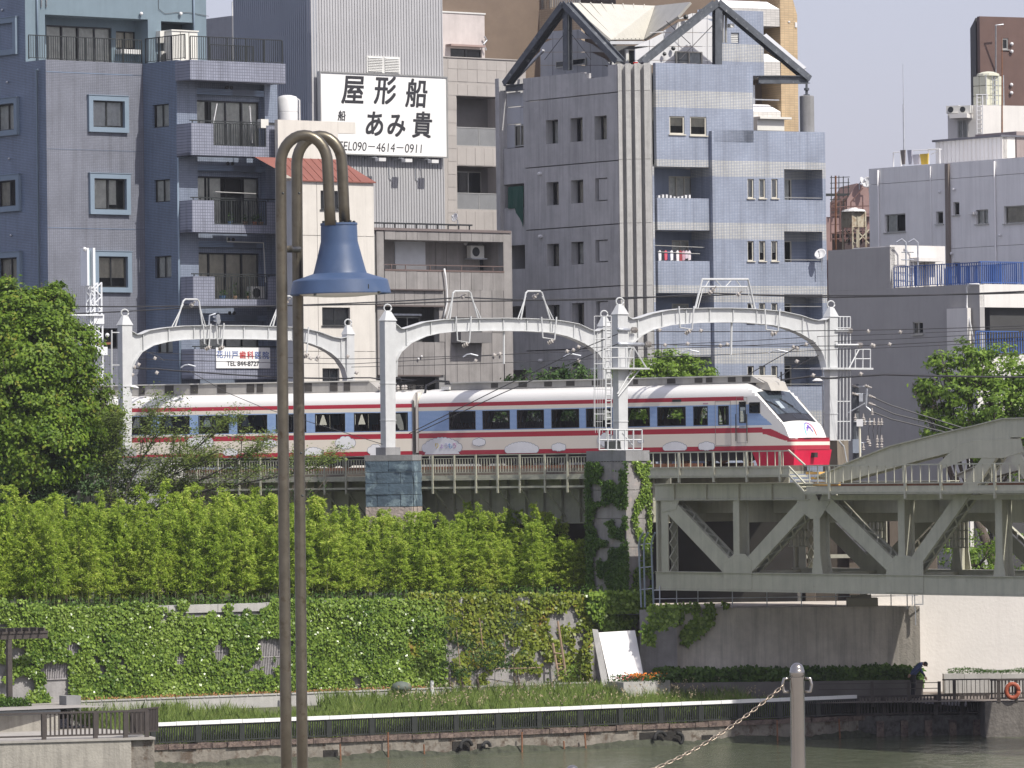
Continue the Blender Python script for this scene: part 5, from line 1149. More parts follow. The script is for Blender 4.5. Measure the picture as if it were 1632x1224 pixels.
ibeam(pt(CR,1209,127,-.3),pt(CR,1288,127,-.3),.40,.32,(0,0,1)); ibeam(pt(CR,1218,58,-3),pt(CR,1282,112,-.8),.25,.25,nRr,name='purlin',m=M['lp'][1])
b=MB(); c=pt(CR,1286.5,210,-.6); zc_=c.z; b.lathe([(.36,-.3),(.36,CR.z(1286,152)-zc_),(.3,CR.z(1286,151)-zc_)],c,20); ob('concrete_column',b,M['concrete'],b6,auto=40)
b=MB(); zc2=CR.z(1286,151); c2=Vector((c.x,c.y,zc2)); b.lathe([(.16,0),(.16,.06),(.07,.08),(.07,.25),(.13,.27),(.13,.38),(.06,.4),(.06,.9)],c2,8); ob('tie_bolt',b,M['isteel'],b6)
# penthouse under the gables
M['pent']=[mat('penthouse_panel_%d'%i,tuple(c*k for c in (.40,.41,.43)),.75,var=.05,streak=.12) for i,k in enumerate((1,.96))]
PHL=Face(862,CL.D(862)+1.6,-53.4)
def clip_gable(F,d,xs,ys,inside,ms,par,w=22,h=22,name='wall_panel'):
    x=xs[0]
    while x<xs[1]:
        y=ys[0]
        while y<ys[1]:
            x2=min(x+w,xs[1]); y2=min(y+h,ys[1])
            tl,tr_=inside(x),inside(x2); ya,yb2=max(y,tl),max(y,tr_)
            if y2>min(ya,yb2)+1:
                ya=min(ya,y2); yb2=min(yb2,y2)
                P_=[F.hit(x+.4,y2-.4,d),F.hit(x2-.4,y2-.4,d),F.hit(x2-.4,yb2+.4,d),F.hit(x+.4,ya+.4,d)]
                b=MB(); b.poly(F,P_,d-.1,d); ob(name,b,random.choice(ms),par)
            y+=h
        x+=w
clip_gable(CL,-1.8,(861,975),(20,124),lambda x: 26+abs(x-903)*1.15 if x>903 else max(48,26+abs(x-903)*1.05),M['pent'],b6,20,21)
for q,cc_ in (((886,97,899,108),0),((912,93,934,104),1)):
    q=rect(CL,*q,-1.75); window(CL,q,b6,1,1,-.02,.05,M['frame_alu'],M['glassdark'],None,d=-1.74,room=False)
clip_gable(CR,-2.2,(1012,1140),(8,104),lambda x: 12+abs(x-1118)*.62 if x<1118 else 12+(x-1118)*1.1,[mat('white_penthouse_panel',(.62,.62,.63),.7,var=.04,streak=.1)],b6,23,22)
q=rect(CR,1077,82,1119,103,-2.1); window(CR,q,b6,2,1,-.02,.06,M['cwf'],M['glass'],(M['curtain_white'],[(.5,1,0)]),d=-2.08)
M['croof']=mat('cream_roof_sheet',(.49,.475,.42),.55,var=.06,streak=.12)
def sheet(pts,m,name,par,t_=.12):
    P_=[Vector(p) for p in pts]; n=(P_[1]-P_[0]).cross(P_[2]-P_[0]).normalized()*t_
    b=MB(); k=len(P_); b.add(P_+[p-n for p in P_],[tuple(range(k)),tuple(range(k,2*k))[::-1]]+[(i,i+k,(i+1)%k+k,(i+1)%k) for i in range(k)]); return ob(name,b,m,par)
e1,e2=pt(CL,906,4,-.4),pt(CL,974,63,-.9)
sheet([e2,at(1026,63,267.5),at(1044,9,270.5),e1],M['croof'],'roof_slope',b6)
sheet([at(1026,63,267.6),at(1080,26,264.5),at(1100,3,264.6),at(1044,9,270.6)],mat('shaded_roof_sheet',(.40,.39,.35),.55,var=.08,streak=.2),'roof_slope',b6)  # second slope: its shade put into a darker cream
for k in range(1,8):
    f=k/8; b=MB(); a=e1.lerp(at(1044,9,270.5),f); c=e2.lerp(at(1026,63,267.5),f); b.bar(a+Vector((0,-.02,.04)),c+Vector((0,-.02,.04)),.04,.05); ob('roof_seam',b,M['croof'],b6)
sheet([at(966,66,264.0),at(1040,66,266.0),at(1040,71,266.0),at(966,71,264.0)],M['lp'][0],'fascia',b6,.3)
b=MB(); q=Face(976,264.5,20); a=rect(q,976,72,1036,110); b.fbox(q,a[0],a[1],a[2],a[3],-.4,-.3); ob('entrance_recess',b,mat('entrance_dark',(.12,.12,.12),.8),b6)
a=rect(q,1003,78,1024,104); window(q,a,b6,1,1,.0,.06,M['cwf'],M['glassdark'],None,d=-.2,room=False)
b=MB(); a=rect(q,978,80,984,112); b.fbox(q,a[0],a[1],a[2],a[3],-.29,-.2); a=rect(q,999,78,1003,110); b.fbox(q,a[0],a[1],a[2],a[3],-.29,-.1); ob('door_frame',b,M['frame_white'],b6)
b=MB(); b.lathe([(.14,0),(.02,.3)],at(1013,99,262.5)-Vector((0,0,0)),6,(0,0,-1)); t=tag(ob('red_pennant',b,mat('red_cloth',(.6,.04,.03),.8)),'tiny red pennant above the striped concrete pilasters','pennant')
# lamps, boxes and pipes under the right gable
for (px,py,r_) in ((1093,27,.1),(1073,77,.09),(1059,86,.08)):
    b=MB(); b.ball(pt(CR,px,py,-2.0),r_*1.3); ob('wall_lamp',b,M['frame_dark'],b6)
b=MB()
for px in (1152,1157): b.tube([pt(CR,px,20,-.6),pt(CR,px,68,-.6)],.07,6)
ob('conduit',b,M['frame_alu'],b6); b=MB(); q=rect(CR,1161,38,1167,44,-.5); b.fbox(CR,q[0],q[1],q[2],q[3],-.6,-.3); ob('junction_box',b,M['ac'],b6)
# diagonal cables in the gables
b=MB()
for (x0,y0,x1,y1,F_,d_) in ((868,95,904,48,CL,-.3),(942,95,906,48,CL,-.3),(1083,95,1141,35,CR,-.4),(1062,34,1100,70,CR,-1.9)): b.tube([pt(F_,x0,y0,d_),pt(F_,x1,y1,d_)],.02,4)
ob('tie_rod',b,M['wire'],b6)
# upper blue tiled stair block behind the right gable
UB=Face(1128,CR.D(1128)+7,30); zt=UB.z(1190,17); M['blue2']=tile_mat('pale_blue_stair_tile',cbl,.16,.075,(.20,.24,.32),.014,uC,[(UB.z(1180,98),UB.z(1180,70),cwh)],streak=.15)
q=rect(UB,1165,52,1178,69); wall(UB,b6,0,UB.s(1226),UB.z(1180,120),zt,[q],M['blue2'],.3,'stair_block_wall')
b=MB()
for k in range(6): z=q[2]+.04+k*(q[3]-q[2])/6; b.fbox(UB,q[0],q[1],z,z+.06,-.2,-.08)
ob('louvre',b,M['frame_white'],b6)
core(UB,b6,.05,UB.s(1226)-.05,UB.z(1180,120),zt,-.5,-5,M['blueL'])
# ---------------- tan tower behind on the right
V=Face(1195,300,30); b7=thing('tan_tower','tan tiled tower with bright white slant-topped balconies behind the blue wing','building',V.P(0,5,0),GR)
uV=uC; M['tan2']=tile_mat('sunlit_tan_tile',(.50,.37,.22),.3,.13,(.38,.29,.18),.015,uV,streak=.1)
M['ctile']=tile_mat('cream_balcony_tile',(.55,.53,.50),.3,.13,(.4,.39,.37),.015,uV,streak=.1)
sa,sb=V.s(1253),V.s(1280)
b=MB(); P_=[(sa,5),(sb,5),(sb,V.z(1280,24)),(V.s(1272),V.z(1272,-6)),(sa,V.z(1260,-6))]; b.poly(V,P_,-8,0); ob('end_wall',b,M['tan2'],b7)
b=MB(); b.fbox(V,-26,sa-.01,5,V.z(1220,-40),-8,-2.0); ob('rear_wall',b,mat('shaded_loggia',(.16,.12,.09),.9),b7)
for i,(y0,ym,y1) in enumerate(((2,14,42),(85,98,123),(166,178,210),(247,260,290))):
    z0,zm,z1=V.z(1230,y1),V.z(1230,ym),V.z(1230,y0); s1_=V.s(1253)-.05; s0_=V.s(1160) if i==0 else V.s(1195)
    b=MB(); b.fbox(V,s0_,s1_,z0,zm,-.2,.0); b.fbox(V,s0_,s1_,z0,z0+.15,-1.99,-.21); bo=ob('balcony',b,M['ctile'],b7)
    b=MB(); b.add([V.P(s0_,zm,0),V.P(s1_,zm,0),V.P(s1_-.5,z1,-.5),V.P(s0_,z1,-.5),V.P(s0_,zm,-.2),V.P(s1_,zm,-.2),V.P(s1_-.5,z1-.02,-.6),V.P(s0_,z1-.02,-.6)],[(0,1,2,3),(5,4,7,6),(1,5,6,2),(3,2,6,7),(0,3,7,4)]); ob('sloping_cap',b,mat('white_cap_%d'%i,(.8,.8,.8),.5),bo)
b=MB(); z_=V.z(1230,160); b.fbox(V,V.s(1205),V.s(1250),z_,z_+.06,-.1,-.02); b.fbox(V,V.s(1212),V.s(1225),z_-.3,z_+.9,-1.0,-.9); ob('laundry_and_rail',b,M['galv'],b7)
b=MB(); q=rect(V,1207,190,1250,208,.8); b.fbox(V,q[0],q[1],q[2],q[3],-.1,.8); b.fbox(V,q[0],q[1]+.3,q[3],q[3]+.12,-.1,1.1); ob('roof_shed',b,M['ac'],b7)
b=MB(); s=V.s(1272); b.fbox(V,V.s(1265),V.s(1268),V.z(1266,36),V.z(1266,34),.0,.05); b.fbox(V,V.s(1276),V.s(1279),V.z(1277,44),V.z(1277,36),.0,.05); ob('wall_mark',b,M['dish'],b7)
# tower continuing left, behind the gables
V2=Face(940,306,30); b=MB(); b.fbox(V2,0,V2.s(1075),V2.z(1000,20),V2.z(1000,0),-3,0); ob('white_parapet',b,M['dish'],b7)
b=MB(); b.fbox(V2,-2,V2.s(1090),V2.z(1000,40),V2.z(1000,-60),-6,-3.1); ob('rear_wall',b,M['ctile'],b7)
# ---------------- right-hand group
random.seed(44)
G7=Face(1391,268,-52); b8=thing('grey_office','long grey rendered building in shade at the right with scattered small windows','building',G7.P(0,5,0),GR)
M['g7']=mat('cool_grey_render',(.74,.73,.72),.85,var=.05,scale=.8,streak=.22); M['g7b']=mat('cool_grey_render_b',(.70,.69,.68),.85,var=.05,scale=.8,streak=.22)
gw=[rect(G7,1410,341,1443,370),rect(G7,1492,337,1503,357),rect(G7,1519,322,1529,343),rect(G7,1555,334,1575,357),rect(G7,1600,327,1660,355),rect(G7,1519,418,1530,440)]
zt=G7.z(1391,268.8); zj=G7.z(1391,294); zj2=G7.z(1520,396)
s1=G7.s(1720)
for (z0,z1) in ((5,zj2-.01),(zj2+.01,zj-.01),(zj+.01,zt)): wall(G7,b8,0,s1,z0,z1,[q for q in gw if z0<q[2] and q[3]<z1],M['g7'],.3,'wall_panel')
for i,q in enumerate(gw): window(G7,q,b8,2 if i in (0,3,4) else 1,1,.12,.05,M['frame_alu'],M['glass'],[(M['curtain'],[(0,.5,0)]),None,None,(M['curtain'],[(0,1,0)]),(M['curtain_beige'],[(0,1,0)]),None][i],sill=True)
b=MB(); b.fbox(G7,.2,s1,5,zt-.2,-5,-.8); ob('rear_wall',b,M['interior'],b8); b=MB(); b.fbox(G7,0,s1,zt-.15,zt-.1,-5,-.3); ob('roof',b,M['g7'],b8)
for px in (1407,1593,1490.5): 
    b=MB(); s=G7.s(px); b.tube([G7.P(s,8,.06),G7.P(s,zt-.1,.06)],.045 if px!=1490.5 else .02,6); ob('drain_pipe',b,M['g7b'],b8,smooth=True)
b=MB(); s=G7.s(1518); b.fbox(G7,s-.12,s+.12,8,zt-.05,.0,.14); ob('conduit_duct',b,mat('stained_duct',(.2,.17,.15),.8,streak=.4),b8)
for (px,py) in ((1497,306),(1520,302),(1593,375),(1516,404)):
    b=MB(); b.ball(pt(G7,px,py,.1),.08,6); ob('vent_cap',b,M['dish'],b8)
b=MB(); q=rect(G7,1542,338,1551,342,.3); b.fbox(G7,q[0],q[1],q[2],q[3],0,.3); ob('vent_hood',b,M['g7b'],b8)
b=MB(); z_=zt; s=G7.s(1419); b.lathe([(.05,0),(.045,3.2),(.02,3.2),(.012,5.2)],G7.P(s,z_,-1.2),6); tag(ob('lightning_rod',b,M['galv']),'tall thin lightning rod on the grey roof against the sky','lightning rod')
# rooftop clutter: pipe frame, planks, yellow board, plants
t=thing('roof_frame','white pipe frame with laundry poles on the edge of the grey roof','pipe frame',G7.P(G7.s(1450),zt,-1))
for (x0,x1,y0,y1) in ((1424,1436,243,266),(1480,1498,238,262)):
    a=pt(G7,x0,y1,-.6); c=pt(G7,x1,y1-1,-.6); h=(y1-y0)*.031; b=MB(); b.tube([a,a+Vector((0,0,h)),c+Vector((0,0,h)),c],.035,6); ob('hoop',b,M['dish'],t)
b=MB(); b.tube([pt(G7,1450,240,-.9),pt(G7,1500,238,-.9)],.03,5); b.tube([pt(G7,1484,246,-.9),pt(G7,1498,240,-.9)],.02,5); ob('rail',b,M['dish'],t)
for i,(px,w_,c,lab) in enumerate(((1440,5,(.16,.14,.13),'dark weathered plank propped on the grey roof, left of the pair'),(1451,5,(.33,.33,.38),'grey rolled mat propped on the roof right of the dark plank'),(1461,9,(.55,.53,.56),'pale sheet leaning between the mat and the yellow board'),(1474,11,(.62,.42,.05),'mustard yellow board on the grey roof edge'))):
    z1=G7.z(px,(239,239,246,245)[i],-.5); z0=G7.z(px,262,-.5); a=G7.s(px-w_/2,250,-.5); c_=G7.s(px+w_/2,250,-.5)
    b=MB(); b.poly(G7,[(a,z0),(c_-.05,z0),(c_,z1),(a-.1,z1)],-.55,-.48); tag(ob(('plank','rolled_mat','sheet','yellow_board')[i],b,mat('roof_item_%d'%i,c,.8,streak=.3)),lab,('plank','mat','sheet','board')[i])
# penthouse, white block, brown tower
PH=Face(1498,270.5,-52); zp=PH.z(1560,222); zpl=PH.z(1498,255)
t=thing('roof_shed','grey ribbed rooftop shed standing on the grey building','shed',PH.P(0,zt,0))
a0,a1=PH.s(1498),PH.s(1604); z0=zt-.05; z1=PH.z(1498,226)
ribs(PH,t,a0,a1,z0,z1,.3,.05,M['g7']); b=MB(); b.fbox(PH,a0-.1,a1+.1,z1,z1+.1,-3,.15); ob('roof_sheet',b,mat('dark_roof_edge',(.12,.12,.14),.6),t)
PR=Face(1604,PH.D(1604),38); b=MB(); b.fbox(PR,.02,PR.s(1625),z0,z1,-3,0); ob('end_wall',b,M['white_paint'],t); b=MB(); b.fbox(PR,PR.s(1625)+.1,4,z0,z1+.3,-3,0); ob('end_wall',b,mat('weathered_end',(.3,.25,.24),.8,streak=.4),t)
WB=Face(1518,279,-30); t=thing('white_roof_block','bright white rooftop block carrying a lattice water tank','building',WB.P(0,zt,0))
WBr=Face(1571,WB.D(1571),25); zt2=WBr.z(1590,168); zlo=WBr.z(1600,245)
b=MB(); b.fbox(WB,0,WB.s(1570.5),zlo-3,WB.z(1545,168),-3,0); ob('side_wall',b,M['white_paint'],t); b=MB(); b.fbox(WBr,.005,WBr.s(1700),zlo-3,zt2,-3,0); ob('front_wall',b,M['white_paint'],t)
q=rect(WB,1527,192,1543,220); window(WB,q,t,2,1,-.05,.06,M['frame_alu'],M['glass'],(M['curtain_white'],[(0,1,0)]),d=.02,room=False)
b=MB(); q=rect(WB,1513,181,1541,188,.7); b.fbox(WB,q[0],q[1],q[2],q[3],.01,.7); ob('canopy',b,M['white_paint'],t); ac_unit(WB,t,WB.s(1521),WB.z(1530,181),.1,.7,.4); ac_unit(WB,t,WB.s(1540),WB.z(1545,181),.1,.7,.4)
b=MB(); 
for px in (1557,1566): b.tube([pt(WB,px,218,.35),pt(WB,px,151,.35)],.035,5)
b.tube([pt(WB,1556,151,.35),pt(WB,1574,151,.35),pt(WB,1574,158,.35)],.03,5)
for y_ in range(156,216,7): b.tube([pt(WB,1557,y_,.35),pt(WB,1566,y_,.35)],.02,4)
ob('ladder',b,M['dish'],t)
# lattice tank
tk=thing('panel_water_tank','cream panelled rooftop water tank with steel bracing before the brown tower','water tank',WBr.P(.5,zt2,-1))
TL_=Face(1559,281,-45); TRr=Face(1579,TL_.D(1579),30); za,zb_=TRr.z(1590,168),TRr.z(1590,121)
M['frp']=mat('cream_tank_panel',(.55,.55,.44),.5,var=.08,streak=.2)
for j in range(3):
    zz0,zz1=za+(zb_-za)*j/3,za+(zb_-za)*(j+1)/3
    for k in range(2):
        L0=TL_.s(1579); b=MB(); b.fbox(TL_,L0*k/2+.02,L0*(k+1)/2-.02,zz0+.02,zz1-.02,-.06,0); ob('tank_panel',b,M['frp'],tk)
        R0=TRr.s(1607); b=MB(); b.fbox(TRr,R0*k/2+.02,R0*(k+1)/2-.02,zz0+.02,zz1-.02,-.06,0); ob('tank_panel',b,M['frp'],tk)
b=MB(); b.add(*prism([TL_.P(.03,0,-.07),TL_.P(TL_.s(1579),0,-.08),TRr.P(TRr.s(1607)-.05,0,-.08),TL_.P(.03,0,-.07)+(TRr.P(TRr.s(1607),0,0)-TRr.P(0,0,0))],za+.01,zb_-.01)); ob('tank_body',b,M['frp'],tk)
b=MB(); c=(TL_.P(.03,0,0)+TRr.P(TRr.s(1607),0,0))/2; c.z=zb_; b.lathe([(.6,0),(.58,.12),(.3,.22),(.1,.25)],c,12); ob('lid',b,M['frp'],tk)
b=MB()
for s in (0,TRr.s(1607)*.5,TRr.s(1607)): b.tube([TRr.P(s,za-.1,.05),TRr.P(s,zb_+.05,.05)],.03,5)
for k in range(6): z=za+k*.26; b.tube([TRr.P(.35,z,.15),TRr.P(.7,z,.15)],.018,4)
for s in (.35,.7): b.tube([TRr.P(s,za,.15),TRr.P(s,zb_,.15)],.02,4)
ob('bracing',b,M['galv'],tk)
BT=Face(1571,310,25); t=thing('brown_tower','dark brown windowed tower rising behind the white rooftop block','building',BT.P(0,5,0),GR)
zt3=BT.z(1600,27); q=rect(BT,1597,61,1607,79)
wall(BT,t,0,BT.s(1720),5,zt3,[q],mat('dark_brown_tile',(.115,.068,.056),.6,var=.12,streak=.1),.3,'wall'); window(BT,q,t,1,1,.05,.08,M['frame_alu'],M['glassdark'],None,sill=True)
core(BT,t,.02,BT.s(1720),5,zt3-.05,-.5,-8,M['interior'])
for (px,py) in ((1612.5,70),(1612.5,82),(1612,135),(1612,148)):
    b=MB(); b.ball(pt(BT,px,py,.1),.11,8); ob('vent_cap',b,M['dish'],t)
b=MB(); b.tube([pt(BT,1587,118,-0) + Vector((0,-25,0))*0,pt(BT,1587,40,.8),pt(BT,1599,39,.8)],.05,6); tag(ob('vent_mast',b,M['galv']),'thin grey vent pipe with a bent top before the brown tower','pipe')
b=MB(); b.tube([at(1597,213,275),at(1597,60,275)],[.05,.025],6); tag(ob('aerial_mast',b,M['rust']),'thin rusty red mast rising beside the panelled tank','mast')
# ---------------- grey block right of the blue wing, with stair house and blue railings
K=Face(1324,256,-52); b9=thing('dark_grey_block','dark grey windowless block with white stair house and blue roof railings','building',K.P(0,5,0),GR)
M['k']=mat('mid_grey_render',(.36,.35,.34),.85,var=.06,scale=.7,streak=.15)
kz1=K.z(1324,399); kz2=K.z(1500,455.5); sk1=K.s(1423); sk2=K.s(1565)
kw=[rect(K,1455,513,1471,533),rect(K,1454,611,1472,631)]
wall(K,b9,0,sk2,5,kz2,kw,M['k'],.3,'wall'); wall(K,b9,0,sk1,kz2+.004,kz1,[],M['k'],.3,'upper_wall')
for q in kw: window(K,q,b9,2,1,.05,.05,M['frame_alu'],M['glassdark'],(M['curtain'],[(0,.5,0)]),sill=True)
b=MB(); b.fbox(K,.3,sk2-.3,5,kz2-.3,-7,-.9); ob('rear_wall',b,M['interior'],b9)
KS=Face(1423,K.D(1423),38); sk3=KS.s(1511); kd=rect(KS,1461,418,1481,462); zr=KS.z(1465,391.5)
wall(KS,b9,0.004,sk3,kz2-.3,zr,[(kd[0],kd[1],kz2,kd[3])],M['white_paint'],.3,'stair_house_wall')
b=MB(); b.fbox(KS,kd[0],kd[1],kz2,kd[3],-.5,-.4); ob('doorway',b,mat('dark_blue_door',(.02,.04,.08),.6),b9); b=MB(); b.fbox(KS,kd[0]-.4,kd[1]+.4,kd[3]+.02,kd[3]+.2,.005,.6); ob('door_canopy',b,M['white_paint'],b9)
b=MB(); b.fbox(KS,.35,sk3-.02,kz2-.2,zr-.02,-3,-.35); ob('rear_wall',b,M['white_paint'],b9)
b=MB()
for px in (1437,1456): 
    a=KS.P(KS.s(px),kz2,.5); b.tube([a,Vector((a.x,a.y,KS.z(px,386,.5))),KS.P(KS.s(px)-.2,KS.z(px,381,.5),.45),KS.P(KS.s(px)-.4,KS.z(px,386,.4),.3)],.045,6)
for y_ in (402,414,426,438,448): b.tube([pt(KS,1437,y_,.5),pt(KS,1456,y_,.5)],.025,4)
ob('ladder',b,M['galv'],b9); b=MB()
for px in (1456,1503): b.tube([KS.P(KS.s(px),kz2,.1),pt(KS,px,417,.1)],.035,5)
ob('pipe',b,M['dish'],b9)
M['bluerail']=mat('bright_blue_railing',(.045,.11,.33),.5)
railing(K,b9,K.s(1426),sk2,kz2+.06,kz2+1.02,M['bluerail'],.155,1.6,-.12,bw=.035)
KR=Face(1565,K.D(1565),38); q=rect(KR,1565,456,1700,489)
b=MB(); b.fbox(KR,.004,12,KR.z(1600,490),kz2,-.3,0); ob('roof_parapet',b,M['white_paint'],b9)
railing(KR,b9,.1,11,kz2+.06,kz2+1.05,M['bluerail'],.125,1.4,-.12,bw=.035)
railing(K,b9,K.s(1508,440,-3.5),K.s(1620,440,-3.5),kz2+.06,kz2+1.05,M['bluerail'],.125,1.4,-3.5,bw=.035)
b=MB(); b.fbox(KR,.02,12,5,KR.z(1600,490)-.01,-1.9,-1.6); ob('loggia_wall',b,M['white_paint'],b9)
q=rect(KR,1568,499,1624,560,-1.6); window(KR,q,b9,3,2,-.02,.07,M['frame_alu'],M['glass'],(M['curtain'],[(0,1,0)]),d=-1.55,room=False)
zf=KR.z(1600,562); 
for (za_,zb2) in ((zf-1.4,zf-.1),(KR.z(1600,585)-2.2,KR.z(1600,585)-1.0)):
    b=MB(); b.fbox(KR,-.3,12,za_,zb2,-.2,.1); ob('balcony_parapet',b,M['white_paint'],b9)
b=MB(); b.fbox(KR,-.3,12,zf-.25,zf-.1,-1.6,-.2); ob('balcony_floor',b,M['white_paint'],b9)
railing(KR,b9,-.28,KR.s(1626),zf,zf+1.0,M['bluerail'],.16,1.3,.0,bw=.04); railing(KR,b9,KR.s(1630),12,zf,zf+1.0,M['bluerail'],.16,1.3,.0,bw=.04)
b=MB(); b.fbox(KR,-.32,-.1,5,KR.z(1600,490)-.02,-1.9,-.5); ob('corner_pier',b,M['white_paint'],b9)
b=MB(); b.tube([KR.P(-.35,zf-.5,.2),pt(K,1541,488,.15),pt(K,1541,458,.15),pt(K,1545,453,.15),pt(K,1560,453,.15)],.045,6); ob('drain_pipe',b,M['dish'],b9,smooth=True)
# ---------------- far roofs between: steel racks, pink walls, rusty tank
J=Face(1322,300,10); b10=thing('pink_building','distant pinkish stepped building with dark steel roof racks in the gap','building',J.P(0,5,0),GR)
M['pink']=mat('dusty_pink_render',(.30,.20,.185),.9,var=.1,streak=.2)
b=MB(); b.fbox(J,0,4,5,J.z(1340,345),-6,-.5); ob('lower_wall',b,M['pink'],b10)
b=MB(); b.poly(J,[J.hit(1350,345),J.hit(1392,345),J.hit(1392,300),J.hit(1366,292),J.hit(1350,318)],-4,0); ob('stepped_wall',b,M['pink'],b10)
b=MB(); b.fbox(J,0,4,J.z(1340,312),J.z(1340,308),-.4,-.2); 
for px in (1325,1331,1337,1344,1352): b.bar(pt(J,px,345,-.3),pt(J,px,279+random.randint(0,6),-.3),.05)
for y_ in (283,292,300,318,328,338): b.bar(pt(J,1323,y_,-.3),pt(J,1354,y_-1,-.3),.04)
ob('steel_rack',b,M['steel_dark'],b10)
b=MB(); b.fbox(J,.2,4,5,J.z(1340,372),.5,3.5); ob('dark_facade',b,mat('dark_brown_facade',(.06,.04,.04),.8),b10)
b=MB()
for px in (1324,1331,1339,1347,1356,1375,1390): b.bar(pt(J,px,385,3.6),pt(J,px,322,3.6),.07)
for y_ in (330,343,358,372,381): b.bar(pt(J,1323,y_,3.6),pt(J,1392,y_-2,3.6),.06)
for (a,c) in (((1323,330),(1350,312)),((1340,385),(1356,360)),((1356,322),(1375,300))): b.bar(pt(J,*a,3.6),pt(J,*c,3.6),.06)
ob('fire_escape',b,mat('brown_steel',(.13,.07,.06),.7),b10)
b=MB(); b.tube([at(1332,398,271),at(1332,280,271)],.045,6); tag(ob('rust_pole',b,M['rust']),'thin rust-red pole in the gap right of the blue wing','pole')
tt=thing('rusty_tank','rusty cream roof tank on braced steel legs in the gap','water tank',at(1366,392,273))
Q=Face(1346,273,-48); Q2=Face(1363,Q.D(1363),30); za,zb_=Q2.z(1370,362),Q2.z(1370,337)
M['rtank']=mat('rust_streaked_tank',(.50,.46,.36),.7,var=.1,col2=(.22,.11,.05),col2at=(.5,.68),c2scale=2.2,streak=.5)
b=MB(); b.add(*prism([Q.P(0,0,0),Q2.P(0,0,0),Q2.P(Q2.s(1386),0,0),Q.P(0,0,0)+Q2.P(Q2.s(1386),0,0)-Q2.P(0,0,0)],za,zb_)); ob('tank_body',b,M['rtank'],tt)
c=(Q.P(0,0,0)+Q2.P(Q2.s(1386),0,0))/2; c.z=zb_; b=MB(); b.lathe([(.62,0),(.55,.1),(.2,.16),(.18,.2)],c,12); ob('lid',b,M['dish'],tt)
for px,F_ in ((1347,Q),(1363,Q),(1374,Q2),(1386,Q2)):
    b=MB(); p=F_.P(F_.s(px),0,-.05); p.z=Q2.z(1370,397); q_=p.copy(); q_.z=za; b.bar(p,q_,.09); ob('leg',b,M['rtank'],tt)
b=MB()
for (a,c_,F_) in (((1348,388),(1362,365),Q),((1348,366),(1362,388),Q),((1364,388),(1385,366),Q2),((1364,366),(1385,388),Q2)): b.bar(pt(F_,*a,-.05),pt(F_,*c_,-.05),.05)
b.bar(pt(Q2,1366,394,.2),pt(Q2,1366,366,.2),.08); ob('brace',b,M['rtank'],tt)
b=MB(); 
for s in (.3,.75,1.2): b.fbox(Q2,s,s+.04,za,zb_,.0,.05)
ob('tank_rib',b,M['rtank'],tt)
dish(J,1383,291,.5,.32,'white satellite dish on the pink roof by the grey building',Vector((-.5,-.8,.3)).normalized(),mast=.5); dish(J,1373,289,.3,.24,'smaller grey dish left of the white one on the pink roof',Vector((.8,-.5,.3)).normalized(),mast=.4)
# ================================================================ THE TRAIN
random.seed(5)
TA=Face(1265,219,-38); TB=Face(660,TA.D(668)+.25,-20)
M['tcream']=mat('train_cream_paint',(.76,.70,.60),.35,var=.03,scale=.6); M['twhite']=mat('train_white_paint',(.70,.69,.665),.25,var=.02,scale=.7)
M['tred']=mat('train_red_paint',(.40,.028,.05),.3,var=.04,scale=1); M['tpink']=mat('train_skirt_red',(.62,.015,.06),.35)
M['tgrey']=mat('train_roof_gear_grey',(.36,.345,.32),.7,var=.1,scale=2,streak=.3); M['tblack']=mat('train_black',(.018,.018,.02),.35)
M['tdark']=mat('train_underside',(.03,.028,.026),.8)
# sky-blue lattice film between the windows
m,nt,bs=newmat('train_blue_lattice'); N=nt.nodes.new; L=nt.links.new
g=N('ShaderNodeNewGeometry'); dt=N('ShaderNodeVectorMath'); dt.operation='DOT_PRODUCT'; dt.inputs[1].default_value=(math.cos(R(38)),-math.sin(R(38)),0); L(g.outputs['Position'],dt.inputs[0]); sp=N('ShaderNodeSeparateXYZ'); L(g.outputs['Position'],sp.inputs[0])
def wv(sign):
    a=N('ShaderNodeMath'); a.operation='MULTIPLY_ADD'; a.inputs[1].default_value=sign; L(sp.outputs[2],a.inputs[0]); L(dt.outputs['Value'],a.inputs[2])
    b=N('ShaderNodeMath'); b.operation='MULTIPLY'; b.inputs[1].default_value=2*math.pi/.105; L(a.outputs[0],b.inputs[0])
    c=N('ShaderNodeMath'); c.operation='SINE'; L(b.outputs[0],c.inputs[0]); return c.outputs[0]
ml=N('ShaderNodeMath'); ml.operation='MULTIPLY'; L(wv(1),ml.inputs[0]); L(wv(-1),ml.inputs[1])
cr=N('ShaderNodeValToRGB'); ad=N('ShaderNodeMath'); ad.operation='MULTIPLY_ADD'; ad.inputs[1].default_value=.5; ad.inputs[2].default_value=.5; L(ml.outputs[0],ad.inputs[0]); L(ad.outputs[0],cr.inputs[0])
e=cr.color_ramp.elements; e[0].position=.42; e[0].color=(.12,.24,.50,1); e[1].position=.62; e[1].color=(.42,.54,.72,1); L(cr.outputs[0],bs.inputs['Base Color']); bs.inputs['Roughness'].default_value=.35
M['tblue']=m
def Z(y): return TA.z(1007,y)
zb,r2t,r1b,r1t,wb,wt,r0b,r0t=Z(720.5),Z(713.5),Z(693),Z(684.8),Z(680),Z(649.6),Z(642),Z(635.6)
bb,bt=Z(681.3),Z(648.2); W=2.86; H=W/2
zr=r0t+.62
